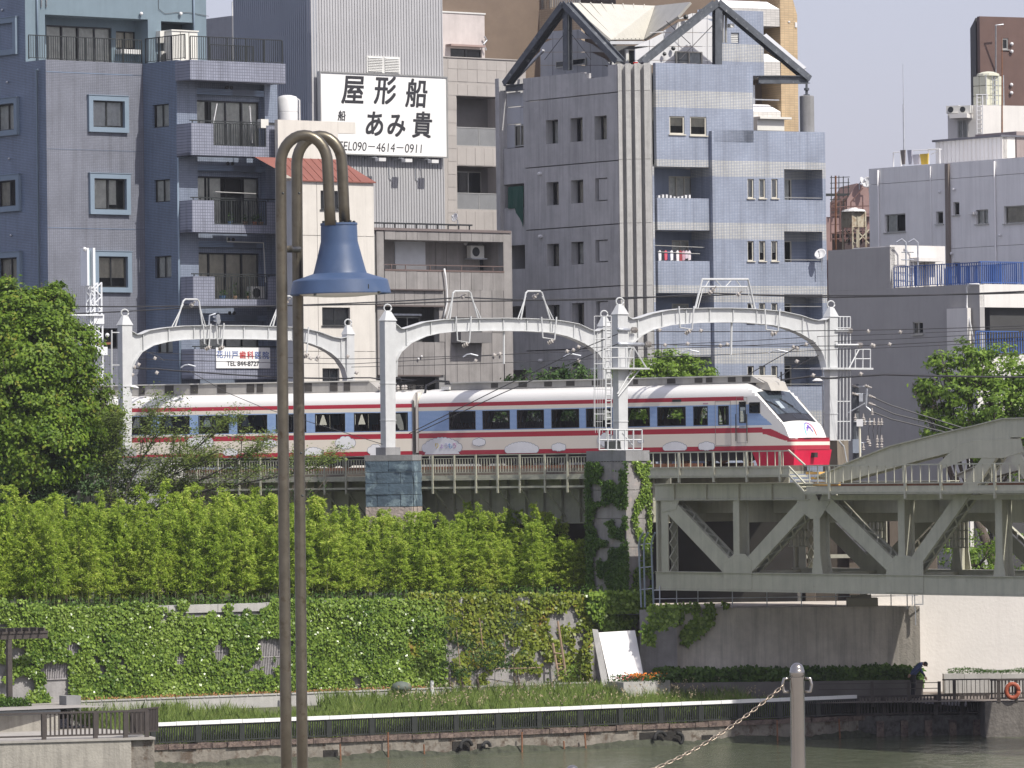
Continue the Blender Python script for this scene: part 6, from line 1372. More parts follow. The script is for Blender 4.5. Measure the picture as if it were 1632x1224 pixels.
def profile(extra):
    side=sorted({zb-.0,r2t,r1b,r1t,bb,wb,wt,bt,r0b,r0t}|set(extra))
    near=[(0.0,z) for z in side]+[(-.03,r0t+.14),(-.09,r0t+.26),(-.20,r0t+.38),(-.38,r0t+.48),(-.65,r0t+.55),(-1.0,r0t+.60),(-H,zr)]
    far=[(-W-d,z) for d,z in near[-2::-1]]; return near+far
def car(F,s0,s1,wins,nose,label,extra=()):
    t=thing('train_car',label,'train car',F.P((s0+s1)/2,zb,-H),'carriages of the train')
    pr=profile(extra); mats=[M['tcream'],M['tred'],M['tblue'],M['twhite'],M['tpink'],M['tgrey']]
    br={s0,s1}|{x for w_ in wins for x in w_[:2]}
    k=s0
    while k<s1: br.add(k); k+=1.2
    if nose:
        k=nose['s0']
        while k<s1: br.add(k); k+=.035
    S=sorted(br); mb=MB(); n=len(pr)
    for s in S:
        for (d,z) in pr:
            if nose:
                zt=nose['top'](s); y=d+H; w_=nose['w'](s); c=(y/H); zz=min(z,zt-.10*c*c if z>zt-.02 else z)
                y=y*(w_/H); mb.v.append(tuple(F.P(s,zz,y-H)))
            else: mb.v.append(tuple(F.P(s,z,d)))
    def mf(s,z,j):
        lo,hi=(nose['stripe'](s) if nose else (r1b,r1t))
        if z<r2t: return 1
        if z<lo: return 0
        if z<hi: return 1
        if nose and z>nose['pill'](s): return 3
        if z<bb: return 3 if (nose and s>nose['s0']+1) else 0
        if z<bt: return 2
        if z<r0b: return 0
        if z<r0t: return 1
        return 3
    for i in range(len(S)-1):
        cs=(S[i]+S[i+1])/2
        for j in range(n-1):
            cz=(pr[j][1]+pr[j+1][1])/2; side=pr[j][0]==pr[j+1][0]
            if side and any(a<cs<b and c<cz<d_ for a,b,c,d_ in wins): continue
            a=i*n+j; b=a+n; mb.f.append((a,b,b+1,a+1) ); mb.m.append(mf(cs,cz,j))
    mb.f.append(tuple(range(n))[::-1]); mb.m.append(0)
    e=(len(S)-1)*n; 
    # front or rear end: rings of faces across, banded like the sides
    half=n//2
    for j in range(half):
        a,b,c,d_=e+j,e+j+1,e+n-2-j,e+n-1-j
        cz=(mb.v[a][2]+mb.v[b][2])/2
        mb.f.append((a,b,c,d_) if b!=c else (a,b,d_)); mb.m.append((3 if not nose else (1 if cz<r2t else (0 if cz<nose['fb'] else (1 if cz<nose['ft'] else 3)))))
    ob('body',mb,mats,t,auto=35)
    b=MB(); b.fbox(F,s0+.2,s1-(2.4 if nose else .2),Z(697),Z(695),-W+.1,-.1); b.fbox(F,s0+.2,s1-(2.6 if nose else .2),r0t-.05,r0t-.0,-W+.1,-.1); ob('interior_lining',b,mat('train_interior_%s'%('a' if nose else 'b'),(.40,.37,.33),.8),t)
    for q,w_ in enumerate(wins):
        if w_[1]-w_[0]<.15: continue
        for side in (0,1):
            dn=-.012 if side==0 else -W+.012; sg=1 if side==0 else -1
            fb=MB(); k=.035; a,c,z0,z1=w_
            for (x0,x1,y0,y1) in ((a,a+k,z0,z1),(c-k,c,z0,z1),(a+k,c-k,z0,z0+k),(a+k,c-k,z1-k,z1)): fb.fbox(F,x0,x1,y0,y1,dn-.02*sg,dn+.016*sg)
            wo=ob('window',fb,M['tblack'],t); pb=MB(); pts=[F.P(a+k,z0+k,dn),F.P(c-k,z0+k,dn),F.P(c-k,z1-k,dn),F.P(a+k,z1-k,dn)]
            pb.quad(*(pts if side==0 else pts[::-1])); ob('pane',pb,M['trainglass'],wo)
    return t
def seat_mesh():
    b=MB()
    def bx(x0,x1,y0,y1,z0,z1): b.box(x0,x1,y0,y1,z0,z1)
    b.add([(-.08,-.22,0),(.10,-.22,0),(.10,.22,0),(-.08,.22,0),(-.16,-.2,.72),(-.02,-.2,.72),(-.02,.2,.72),(-.16,.2,.72)],[(0,3,2,1),(4,5,6,7),(0,1,5,4),(1,2,6,5),(2,3,7,6),(3,0,4,7)])
    b.add([(-.20,-.13,.66),(-.03,-.13,.66),(-.03,.13,.66),(-.20,.13,.66),(-.20,-.11,.90),(-.08,-.11,.90),(-.08,.11,.90),(-.20,.11,.90)],[(0,3,2,1),(4,5,6,7),(0,1,5,4),(1,2,6,5),(2,3,7,6),(3,0,4,7)])
    bx(-.05,.42,-.22,.22,-.12,0); return b
sm_=seat_mesh(); sme=bpy.data.meshes.new('seat'); sme.from_pydata(sm_.v,[],sm_.f); sme.materials.append(mat('seat_cloth',(.06,.035,.04),.9))
def seats(F,t,wins,skip=()):
    zf=Z(695); tl=wloc(t); a=math.atan2(F.u.y,F.u.x)
    for q,w_ in enumerate(wins):
        if w_[1]-w_[0]<.8: continue
        for x in (.22,.80):
            for d in (-.45,-.92,-1.95,-2.42):
                o=bpy.data.objects.new('seat',sme); COL.objects.link(o); o.parent=t; p=F.P(w_[0]+(w_[1]-w_[0])*x,zf-.20,d); o.location=p-tl; o.rotation_euler.z=a
        for side in (0,1):
            d=-.10 if side==0 else -W+.10
            for e_ in (0,1):
                b=MB(); x0=w_[0]+.03 if e_==0 else w_[1]-.03; sg=1 if e_==0 else -1; z0,z1=w_[2]+.06,w_[3]-.02
                P_=[(x0,z0),(x0+sg*.10,z0),(x0+sg*.13,z0+.3),(x0+sg*.27,z1),(x0,z1)]
                if e_: P_=P_[::-1]
                b.poly(F,P_,d-.03,d); ob('curtain',b,M['seatcurt'],t)
M['seatcurt']=mat('train_curtain',(.07,.05,.045),.9)
def wr(F,xs,y0,y1,xr):
    z0,z1=F.z(xr,y1),F.z(xr,y0); return [(F.s(a),F.s(b),wb,wt) for a,b in xs]
sEnd=TA.s(1265); WA=wr(TA,[(716.5,759),(770,813.5),(824.7,868),(879.7,924),(935,977),(995,1036.8),(1048.5,1094),(1106,1129),(1145.6,1162.6)],0,0,0)
cabd=(TA.s(1179),TA.s(1190),TA.z(1184,674),TA.z(1184,640)); cabw=(TA.s(1195),TA.s(1212),TA.z(1203,658.5),TA.z(1203,641))
sa_,za_=TA.hit(1206,626.5,-.25); sb_,zb2=TA.hit(1248,673,-.25); sc_,zc_=TA.hit(1259,696.5,-.15)
def top(s):
    if s<sa_-1.2: return 99
    if s<sa_: f=(s-sa_+1.2)/1.2; return zr+.02-(zr+.02-za_-.10)*f*f
    if s<sb_: return za_+.10+(zb2-za_-.03)*(s-sa_)/(sb_-sa_)
    if s<sc_: f=(s-sb_)/(sc_-sb_); return zb2+.07+(zc_-zb2-.07)*f**1.6
    return zc_
def wid(s):
    f=max(0,min(1,(s-(sa_-1.5))/(sEnd-(sa_-1.5)))); w_=H-.10*f*f
    e=sEnd-s
    if e<.22: w_-=.22*(1-math.sqrt(max(0,1-((.22-e)/.22)**2)))
    return w_
def strp(s):
    def li(x0,y0,x1,y1,s): 
        a,b=TA.s(x0),TA.s(x1); f=max(0,min(1,(s-a)/(b-a))); return TA.z(x0,y0)+(TA.z(x1,y1)-TA.z(x0,y0))*f
    if s<TA.s(1215): return r1b,r1t
    return li(1219,692.0,1254,703.5,s),li(1228,683.2,1258,698,s)
def pill(s):
    a,b=TA.s(1186),TA.s(1247); 
    if s<a: return 99
    return TA.z(1186,636)+(TA.z(1247,692)-TA.z(1186,636))*(s-a)/(b-a)
nose=dict(s0=TA.s(1130),top=top,w=wid,stripe=strp,pill=pill,fb=TA.z(1262,703.5),ft=TA.z(1262,698))
zz=[Z(720.5)+(Z(683)-Z(720.5))*i/18 for i in range(19)]+[Z(706)+(Z(681)-Z(706))*i/30 for i in range(31)]+[Z(683)+(zr-Z(683))*i/44 for i in range(44) if Z(683)+(zr-Z(683))*i/44<r0t]
tA=car(TA,TA.s(668),sEnd,WA+[cabd,cabw],nose,'leading cream and red train car with raked windscreen and blue window band',extra=tuple(zz)+(cabd[2],cabw[2],cabw[3],cabd[3]))
WBn=wr(TB,[(149,192),(205,241.5),(255,303),(317,365.6),(379,426.8),(440.6,489),(503,551),(565,612),(627.6,651)],0,0,0)
tB=car(TB,TB.s(-70),TB.s(658),WBn,None,'trailing cream and red train car seen behind the lamp post, see-through windows'); 
seats(TA,tA,WA); seats(TB,tB,WBn)
# windscreen glass, lower black panel, wipers
def wsp(f,d,o=.02):                          # point on the raked screen: f 0 top .. 1 bottom
    s=sa_+(sb_-sa_)*f; y=d+H; w_=wid(s); z=top(s)-.10*(y/w_)**2 if True else 0
    n=Vector((TA.u.x*.6,TA.u.y*.6,.8)); return TA.P(s,z,d)+n*o
def scr(f0,f1,m,name,o,par,nd=8,d0=-.30,d1=-2.56,nf=4):
    b=MB(); vs=[]; 
    for i in range(nf+1):
        for k in range(nd+1): vs.append(wsp(f0+(f1-f0)*i/nf,d0+(d1-d0)*k/nd,o))
    b.add(vs,[(i*(nd+1)+k,(i+1)*(nd+1)+k,(i+1)*(nd+1)+k+1,i*(nd+1)+k+1) for i in range(nf) for k in range(nd)])
    return ob(name,b,m,par,smooth=True)
m,nt,bs=newmat('windscreen_glass'); bs.inputs['Base Color'].default_value=(.05,.065,.08,1); bs.inputs['Roughness'].default_value=.04; bs.inputs['Specular IOR Level'].default_value=.9; M['wscr']=m
ws=scr(.01,.76,M['wscr'],'windscreen',.028,tA); scr(.775,1.0,M['tblack'],'black_panel',.028,tA)
scr(.0,1.0,M['tblack'],'windscreen_seal',.018,tA,d0=-.27,d1=-2.59)
for (k,d) in ((0,-.9),(1,-1.9)):
    b=MB(); p=wsp(.80,d,.06); q=wsp(.36,d+.42,.06); b.bar(p,q,.025); b.bar(wsp(.56,d+.12,.05),wsp(.30,d+.62,.05),.02,.04); ob('wiper',b,M['tblack'],ws)
b=MB()
for k in range(6): b.bar(wsp(.80,-1.25-k*.16,.035),wsp(.97,-1.30-k*.16,.035),.05,.02)
ob('vent_slats',b,mat('vent_grey',(.08,.09,.12),.5),tA,kind='stuff')
# pale patch laid on the windscreen, a reflection put into its colour
b=MB(); p=wsp(.45,-1.05,.031); b.bar(wsp(.36,-1.0,.031),wsp(.6,-1.0,.031),.28,.004,up=(TA.u.x*.6,TA.u.y*.6,.8)); ob('reflection_patch',b,mat('reflection_pale',(.35,.4,.42),.3),ws)
# skirt and underframe
sk=TA.s(1197); z1=Z(720.6); z0=TA.z(1300,741,-1.6)
b=MB(); a=TA
P0=[a.P(sk,z1,-.06),a.P(sEnd-.02,z1,-.10),a.P(sEnd-.02,z1,-W+.10),a.P(sk,z1,-W+.06)]
P1=[a.P(sk+.25,z0,-.10),a.P(sEnd-.12,z0,-.16),a.P(sEnd-.12,z0,-W+.16),a.P(sk+.25,z0,-W+.1)]
b.add(P1+P0,[(0,1,5,4),(1,2,6,5),(2,3,7,6),(0,3,2,1),(3,0,4,7)]); ob('skirt',b,M['tpink'],tA)
b=MB(); b.fbox(TA,TA.s(680),sk-.3,Z(736),zb-.01,-W+.3,-.25); ob('underframe',b,M['tdark'],tA)
b=MB(); b.fbox(TB,TB.s(-70),TB.s(650),Z(736),zb-.01,-W+.3,-.25); ob('underframe',b,M['tdark'],tB)
for F_,t_,xs in ((TA,tA,(760,830,1080,1140)),(TB,tB,(40,110,520,590))):
    for x in xs:
        for d in (-.55,-2.3):
            b=MB(); c=F_.P(F_.s(x),vz_bot+.80,d); b.lathe([(.1,-.06),(.43,-.06),(.43,.03),(.40,.03),(.40,.06),(.1,.06)],c,18,F_.n); ob('wheel',b,M['rust'],t_,auto=40)
b=MB(); c=TA.P(sEnd,z1-.35,-H); b.fbox(TA,sEnd-.1,sEnd+.12,z1-.32,z1-.12,-H-.12,-H+.12); ob('coupler_cover',b,M['tdark'],tA)
# black line under the hood, headlight strip
b=MB(); b.fbox(TA,sEnd-.02,sEnd+.012,TA.z(1262,700),TA.z(1262,698.6),-1.25,-.75); ob('light_slot',b,M['tblack'],tA)
# roof fairing with alternating vents
def fairing(F,t,x0,x1,vents,slope_end,y_t,y_b,px_ref):
    z0,z1=zr-.06,F.z(px_ref,y_t,-.65); a,c=F.s(x0),F.s(x1)
    b=MB(); P_=[(a,z0),(c+.25*slope_end,z0),(c-.3*slope_end,z1),(a,z1)]; b.poly(F,P_,-W+.62,-.62); f=ob('roof_fairing',b,M['tgrey'],t)
    b=MB(); b.fbox(F,a,c-.28,z1+.003,z1+.05,-W+.58,-.56); ob('fairing_lid',b,mat('pale_fairing_lid',(.55,.54,.5),.6),t)
    for (u0,u1) in vents:
        b=MB(); b.fbox(F,F.s(u0),F.s(u1),z0+.05,z1-.02,-.63,-.60); ob('vent_grille',b,mat('dark_vent',(.05,.045,.042),.8) if 'dv' not in M else M['dv'],t); 
M['dv']=mat('vent_dark',(.055,.05,.045),.8)
fairing(TA,tA,706,1196,[(770,781),(814,827),(855,867),(890,903),(931,944),(970,982),(997,1004),(1051,1064),(1095,1107),(1113,1123),(1148,1160),(1171,1184)],1,604.5,0,1000)
fairing(TB,tB,100,592,[(151,166),(214,223),(255,269),(296,308),(339,353),(386,398),(402,412),(436,447),(478,490),(519,531),(541,551)],1,611.5,0,400)
b=MB(); q0=TA.s(1188); zt_=TA.z(1000,604.5,-.65); b.poly(TA,[(q0,zr-.3),(TA.s(1214),zr-.4),(TA.s(1208),zr-.06),(q0+.15,zt_-.06)],-2.0,-.75); ob('antenna_housing',b,mat('beige_housing',(.40,.38,.34),.6),tA)
b=MB(); b.fbox(TA,TA.s(1213),TA.s(1213)+.05,zr,zr+.38,-1.5,-1.45); ob('aerial',b,M['tblack'],tA)
# pantograph, folded, and roof insulators
pg=thing('pantograph','folded black pantograph on the roof between the two train cars','pantograph',TB.P(TB.s(630),zr,-H))
b=MB(); s0=TB.s(598); s1=TB.s(650); z=zr
for d in (-.8,-2.0): b.tube([TB.P(s0,z+.18,d),TB.P(s1,z+.18,d)],.035,6)
for s in (s0+.1,s1-.1,(s0+s1)/2):
    for d in (-.8,-2.0): b.lathe([(.06,0),(.1,.03),(.06,.06),(.1,.09),(.06,.12),(.05,.18)],TB.P(s,z-.02,d),8)
ob('base_frame',b,M['tdark'],pg)
b=MB()
for d in (-.9,-1.9): b.tube([TB.P(s0+.1,z+.22,d),TB.P(s1-.2,z+.42,d*.5-.7),TB.P(s0+.35,z+.50,d)],.03,6)
ob('arm',b,M['tblack'],pg); b=MB(); b.tube([TB.P(s0+.3,z+.40,-.4),TB.P(s0+.3,z+.55,-.6),TB.P(s0+.3,z+.55,-2.3),TB.P(s0+.3,z+.40,-2.5)],.035,6); ob('contact_head',b,M['tdark'],pg)
b=MB()
for k in range(7): b.lathe([(.05,0),(.09,.04),(.05,.08),(.09,.12),(.03,.2)],TB.P(TB.s(600)+.2*k,zr,-.5-.1*(k%3)),8)
ob('insulators',b,M['ceramic'],pg,kind='stuff'); b=MB(); b.fbox(TB,TB.s(612),TB.s(640),zr,zr+.22,-1.8,-1.0); ob('arrester_box',b,M['tdark'],pg)
b=MB(); b.tube([TA.P(TA.s(672),zr-.15,-.3),TA.P(TA.s(669),zr+.15,-.5),TA.P(TA.s(676),zr+.35,-.9),TA.P(TA.s(690),zr+.3,-1.2)],.05,6); ob('jumper_cable',b,M['tblack'],tA)
b=MB(); b.fbox(TA,TA.s(693),TA.s(706),zr-.05,zr+.08,-1.2,-.5); ob('roof_cover',b,M['twhite'],tA)
# gangway bellows between the cars
b=MB(); b.add(*prism([TB.P(TB.s(658),0,-.45),TA.P(TA.s(668),0,-.45),TA.P(TA.s(668),0,-W+.45),TB.P(TB.s(658),0,-W+.45)],zb+.15,zr-.2)); tag(ob('gangway_bellows',b,M['tblack']),'dark folded gangway joining the two train cars','gangway')
b=MB(); b.fbox(TA,TA.s(663.5),TA.s(667),zb+.1,zr-.15,-.25,.0); ob('end_panel',b,M['tcream'],tA)
# doors, seams, grab rails
for (x0,x1,y0,y1) in ((1141,1166,639,710),(1175,1192,633,706)):
    a,c,z0,z1=TA.s(x0),TA.s(x1),TA.z((x0+x1)/2,y1),TA.z((x0+x1)/2,y0); b=MB(); k=.014
    for q in ((a,a+k,z0,z1),(c-k,c,z0,z1),(a+k,c-k,z0,z0+k),(a+k,c-k,z1-k,z1)): b.fbox(TA,*q,.0,.006)
    ob('door_seam',b,mat('seam_grey_%d'%x0,(.22,.2,.18),.7),tA)
b=MB()
for px in (1174.5,1192): b.tube([TA.P(TA.s(px),TA.z(px,703),.05),TA.P(TA.s(px),TA.z(px,660),.05)],.018,5)
ob('grab_rail',b,M['steel_dark'],tA)
b=MB(); b.fbox(TA,TA.s(1073),TA.s(1087),TA.z(1080,640.5),TA.z(1080,636.5),0,.01); ob('destination_box',b,M['tdark'],tA)
b=MB(); s=TA.s(1235); b.fbox(TA,cabd[0]+.0,cabd[1],cabd[2]-.22,cabd[2]-.12,.0,.012); ob('cab_step',b,M['galv'],tA)
# cloud stickers (flat print on thin film), shape by shape
def cloud(F,t,x0,x1,y0,y1,flat=False,d=.004):
    """scalloped cloud sticker: overlapping lobes with a grey edge showing behind"""
    cx=(x0+x1)/2; s0,s1=F.s(x0),F.s(x1); z0,z1=max(F.z(cx,y1),zb+.012),F.z(cx,y0); W_,H_=s1-s0,z1-z0; r0=min(H_*.30,.17); L_=[]
    n=max(3,int(W_/(r0*1.15)))
    for i in range(n):
        f=(i+.5)/n; hh=math.sin(math.pi*f)**.6; zt=z0+H_*(.45+.55*hh)-r0; L_.append((s0+r0+(W_-2*r0)*i/max(1,n-1),zt,r0))
        if not flat: L_.append((s0+r0+(W_-2*r0)*i/max(1,n-1),z0+H_*(.42-.42*hh)+r0,r0))
    e,c=MB(),MB()
    def disc(b,x,z,r,dd): b.add([F.P(x+r*math.cos(k*math.pi/7),max(z+r*math.sin(k*math.pi/7),zb+.01),dd) for k in range(14)],[tuple(range(14))])
    for i,(x,z,r) in enumerate(L_): disc(e,x,z,r+.022,d+.0002*i); disc(c,x,z,r,d+.008+.0002*i)
    m=[(s0+r0*.8,z0+(0 if flat else r0*.8)),(s1-r0*.8,z0+(0 if flat else r0*.8)),(s1-W_*.22,z1-r0*1.3),(s0+W_*.22,z1-r0*1.3)]
    c.add([F.P(x,z,d+.0075) for x,z in m],[(0,1,2,3)])
    ob('cloud_outline',e,M['cedge'],t,kind='stuff'); ob('cloud_sticker',c,M['csky'],t,kind='stuff')
M['cedge']=mat('cloud_edge',(.30,.32,.36),.4); M['csky']=mat('cloud_white',(.78,.79,.80),.35)
for c in ((299,340,695,714),(356,379,715,726),(417,441,700,713),(483,516,713,726),(535,567,695,716),(586,612,708,726),(614,638,712,726)): cloud(TB,tB,*c,flat=c[3]>724)
for c in ((673,737,697,724),(754,774,698,711),(805,859,704,722),(880,902,706,719),(953,975,690,712),(1057,1095,704,718),(1114,1139,704,718),(1017,1026,700,706)): cloud(TA,tA,*c,flat=c[3]>=722 or c[0]==1057)
# coloured lettering on the big cloud, small notices
for ch,px,c in (('り',696,(.65,.5,.08)),('ょ',704,(.5,.35,.6)),('う',711,(.45,.45,.65)),('も',717.5,(.2,.35,.6)),('う',724,(.5,.2,.4))): text(ch,TA,px,711,10,.020,mat('sticker_letter_%d'%int(px),c,.5),tA,1.1,name='character')
text('247-5',TB,342,718,4,.006,mat('cream_digit',(.35,.2,.1),.6),tB,1.3,name='car_number')
text('♿',TA,1134,643,3.5,.006,M['ink'],tA,name='notice_mark') if False else None
b=MB(); b.fbox(TA,TA.s(1122),TA.s(1130),TA.z(1126,644),TA.z(1126,642),0,.005); ob('notice_mark',b,mat('notice_pink',(.5,.3,.35),.6),tA)
# arch emblem on the hood
def hood(f,d,o=.012):
    s=sb_+(sc_-sb_)*f; w_=wid(s); return TA.P(s,top(s)-.10*((d+H)/w_)**2,d)+Vector((TA.u.x*.8,TA.u.y*.8,.6))*o
cols=[(.6,.08,.06),(.62,.12,.25),(.45,.12,.5),(.2,.15,.6),(.12,.3,.65),(.15,.55,.6)]
for i,c in enumerate(cols):
    b=MB(); pts=[]
    for k in range(4):
        th=math.pi*(1.05-(i+k/3)/6*1.1); pts.append(hood(.92-.62*max(0,math.sin(th)),-1.72+.36*math.cos(th)*-1*-1))
    b.tube(pts,.022,5); ob('emblem_stroke',b,mat('emblem_%d'%i,c,.4),tA)
b=MB(); b.bar(hood(.75,-1.5,.02),hood(.45,-1.72,.02),.05,.02); b.bar(hood(.45,-1.72,.02),hood(.78,-1.9,.02),.05,.02); b.bar(hood(.6,-1.55,.02),hood(.6,-1.85,.02),.04,.02); ob('emblem_figure',b,mat('emblem_violet',(.2,.1,.5),.4),tA)
# ================================================================ PEOPLE
def figure(name,label,joints,edges,rad,loc,rz,matf,extra=None,subs=2):
    """one continuous body grown over a skeleton"""
    t=thing(name,label,'person',loc,None,rz)
    me=bpy.data.meshes.new('body'); me.from_pydata([joints[k] for k in joints],[(list(joints).index(a),list(joints).index(b)) for a,b in edges],[])
    o=bpy.data.objects.new('tmp',me); COL.objects.link(o); m=o.modifiers.new('s','SKIN'); m.use_smooth_shade=True
    for i,k in enumerate(joints): 
        v=me.skin_vertices[0].data[i]; r=rad[k]; v.radius=(r,r) if not isinstance(r,tuple) else r; v.use_root=(k=='pelvis')
    s=o.modifiers.new('u','SUBSURF'); s.levels=subs; s.render_levels=subs
    bpy.context.view_layer.update(); dg=bpy.context.evaluated_depsgraph_get(); m2=bpy.data.meshes.new_from_object(o.evaluated_get(dg)); bpy.data.objects.remove(o)
    mats=matf['mats']; m2.materials.clear()
    for x in mats: m2.materials.append(x)
    for p in m2.polygons: p.material_index=matf['f'](p.center); p.use_smooth=True
    b=bpy.data.objects.new('body',m2); COL.objects.link(b); b.parent=t; return t
def face_bits(t,c,fwd,r,hair,skin,cap=None):
    c=Vector(c); f=Vector(fwd).normalized(); x=f.cross(Vector((0,0,1))).normalized(); u=x.cross(f)
    b=MB(); n=12; 
    b.lathe([(.001,r*1.12),(r*.55,r*1.02),(r*.93,r*.62),(r*1.06,r*.15),(r*1.02,-.25*r),(r*.9,-.3*r)],c-f*r*.12,n,u,cap=False); ob_=lob('hair',b,cap or hair,t,smooth=True)
    if cap:
        b=MB(); b.add([c+f*r*.8+x*r*.8+u*r*.3,c+f*r*.8-x*r*.8+u*r*.3,c+f*r*1.6-x*r*.5+u*r*.22,c+f*r*1.6+x*r*.5+u*r*.22,c+f*r*.8+x*r*.8+u*r*.36,c+f*r*.8-x*r*.8+u*r*.36,c+f*r*1.6-x*r*.5+u*r*.26,c+f*r*1.6+x*r*.5+u*r*.26],[(0,1,2,3),(7,6,5,4),(0,3,7,4),(1,5,6,2),(2,6,7,3)]); lob('cap_peak',b,cap,t)
    b=MB(); b.add([c+f*r*1.0+x*r*.12-u*r*.25,c+f*r*1.0-x*r*.12-u*r*.25,c+f*r*1.28-u*r*.22,c+f*r*.98+u*r*.1],[(0,1,2),(1,3,2),(3,0,2)]); lob('nose',b,skin,t)
    for sg in (1,-1):
        b=MB(); b.ball(c+f*r*.90+x*sg*r*.36+u*r*.05,r*.11,6); lob('eye',b,M['ink'],t); b=MB(); b.ball(c+x*sg*r*.98-u*r*.05,r*.2,6); lob('ear',b,skin,t)
    b=MB(); b.bar(c+f*r*.93+x*r*.25-u*r*.5,c+f*r*.93-x*r*.25-u*r*.5,r*.08); lob('mouth',b,mat('lip_%s'%t.name,(.25,.08,.07),.6),t)
def hand(t,w,dr,side,skin,s=1.0):
    """palm and five curled digits"""
    w=Vector(w); d=Vector(dr).normalized(); x=d.cross(Vector(side)).normalized(); n=x.cross(d)
    b=MB(); p1=w+d*.09*s; b.hexa([w-x*.028*s-n*.013*s,w+x*.028*s-n*.013*s,w+x*.028*s+n*.013*s,w-x*.028*s+n*.013*s,p1-x*.04*s-n*.014*s,p1+x*.04*s-n*.014*s,p1+x*.04*s+n*.014*s,p1-x*.04*s+n*.014*s])
    for k,l in enumerate((.062,.075,.07,.055)):
        a=p1+x*(-.03+.02*k)*s; b.tube([a-d*.01*s,a+d*l*.5*s+n*.006*s,a+d*l*.85*s+n*.03*s,a+d*l*.8*s+n*.05*s],[.009*s,.0085*s,.008*s,.006*s],5)
    a=w+d*.02*s-x*.03*s; b.tube([a,a+d*.03*s-x*.025*s+n*.008*s,a+d*.055*s-x*.025*s+n*.03*s],[.011*s,.010*s,.008*s],5)
    lob('hand',b,skin,t,smooth=True)
skin=mat('skin',(.42,.25,.17),.6); navy=mat('navy_jacket',(.035,.06,.16),.8); dk=mat('black_trousers',(.02,.02,.022),.85); hair=mat('black_hair',(.012,.011,.011),.6)
# person bending on the landing beside the quay railing: faces right, back bowed
pd=211.3; base=at(1455,1119,pd); base.z=RZ
J={'pelvis':(0,0,.90),'waist':(.04,0,1.05),'chest':(.22,0,1.28),'neck0':(.36,0,1.38),'neck':(.42,0,1.39),'head':(.50,0,1.36),'crown':(.57,0,1.31),
 'hipL':(0,.1,.86),'kneeL':(.03,.11,.48),'ankL':(-.02,.11,.08),'toeL':(.18,.12,.04),'hipR':(0,-.1,.86),'kneeR':(.05,-.1,.48),'ankR':(.0,-.1,.08),'toeR':(.2,-.11,.04),
 'shL':(.28,.19,1.32),'elL':(.42,.24,1.06),'wrL':(.56,.22,.86),'shR':(.28,-.19,1.32),'elR':(.02,-.30,1.16),'wrR':(-.16,-.30,.98)}
E=[('pelvis','waist'),('waist','chest'),('chest','neck0'),('neck0','neck'),('neck','head'),('head','crown'),('pelvis','hipL'),('hipL','kneeL'),('kneeL','ankL'),('ankL','toeL'),('pelvis','hipR'),('hipR','kneeR'),('kneeR','ankR'),('ankR','toeR'),('chest','shL'),('shL','elL'),('elL','wrL'),('chest','shR'),('shR','elR'),('elR','wrR')]
Rd={'pelvis':.15,'waist':.14,'chest':.17,'neck0':.09,'neck':.06,'head':.095,'crown':.075,'hipL':.10,'kneeL':.07,'ankL':.05,'toeL':.04,'hipR':.10,'kneeR':.07,'ankR':.05,'toeR':.04,'shL':.08,'elL':.055,'wrL':.035,'shR':.08,'elR':.055,'wrR':.035}
def pf(c):
    if c.x>.40 and c.z>1.26: return 2
    if c.z<.98 and abs(c.y)<.2: return 1
    return 0
per=figure('person','person in navy jacket and black trousers bending over the dark fence',J,E,Rd,base,0.15,{'mats':[navy,dk,skin],'f':pf})
face_bits(per,(.52,0,1.345),(.75,0,-.65),.10,hair,skin); hand(per,(.56,.22,.86),(.35,-.02,-.9),(0,1,0),skin); hand(per,(-.16,-.30,.98),(-.5,0,-.8),(0,1,0),skin)
b=MB()
for sy in (.115,-.105): b.box(-.08,.22,sy-.05,sy+.05,0,.09)
lob('shoes',b,dk,per)
# train driver at the cab side window, facing forward, in pale blue shirt and dark cap
dp=TA.P(TA.s(1183),Z(697)+.0,-.42); zs=cabd[2]+.05-dp.z
blue=mat('pale_blue_shirt',(.38,.46,.58),.8)
zz0=zs-.95
J2={'pelvis':(0,0,.90),'waist':(0,0,1.05),'chest':(.02,0,1.30),'neck0':(.03,0,1.42),'neck':(.04,0,1.47),'head':(.06,0,1.56),'crown':(.06,0,1.64),
 'hipL':(0,.1,.86),'kneeL':(.03,.11,.48),'ankL':(0,.11,.08),'toeL':(.15,.12,.04),'hipR':(0,-.1,.86),'kneeR':(.03,-.1,.48),'ankR':(.0,-.1,.08),'toeR':(.15,-.11,.04),
 'shL':(.02,.19,1.36),'elL':(.10,.24,1.08),'wrL':(.32,.20,1.06),'shR':(.02,-.19,1.36),'elR':(.08,-.26,1.10),'wrR':(.26,-.27,1.18)}
J2={k:(v[0],v[1],v[2]-.62) if v[2]>.85 else (v[0]+.35*(v[2]>.4),v[1],v[2]-.62 if v[2]>.4 else v[2]-.62) for k,v in J2.items()}
dr=figure('person','train driver in a pale blue shirt and dark cap at the open cab side window',J2,E,Rd,dp+Vector((0,0,cabd[2]-dp.z-.28)),math.atan2(TA.u.y,TA.u.x),{'mats':[blue,dk,skin],'f':lambda c: 2 if c.z>.86 else (1 if c.z<.33 and abs(c.y)<.2 else 0)})
face_bits(dr,(.06,0,.94),(1,-.5,0),.10,hair,skin,cap=dk); hand(dr,(.32,.20,.44),(1,0,0),(0,1,0),skin); hand(dr,(.26,-.27,.56),(1,0,.4),(0,1,0),skin)
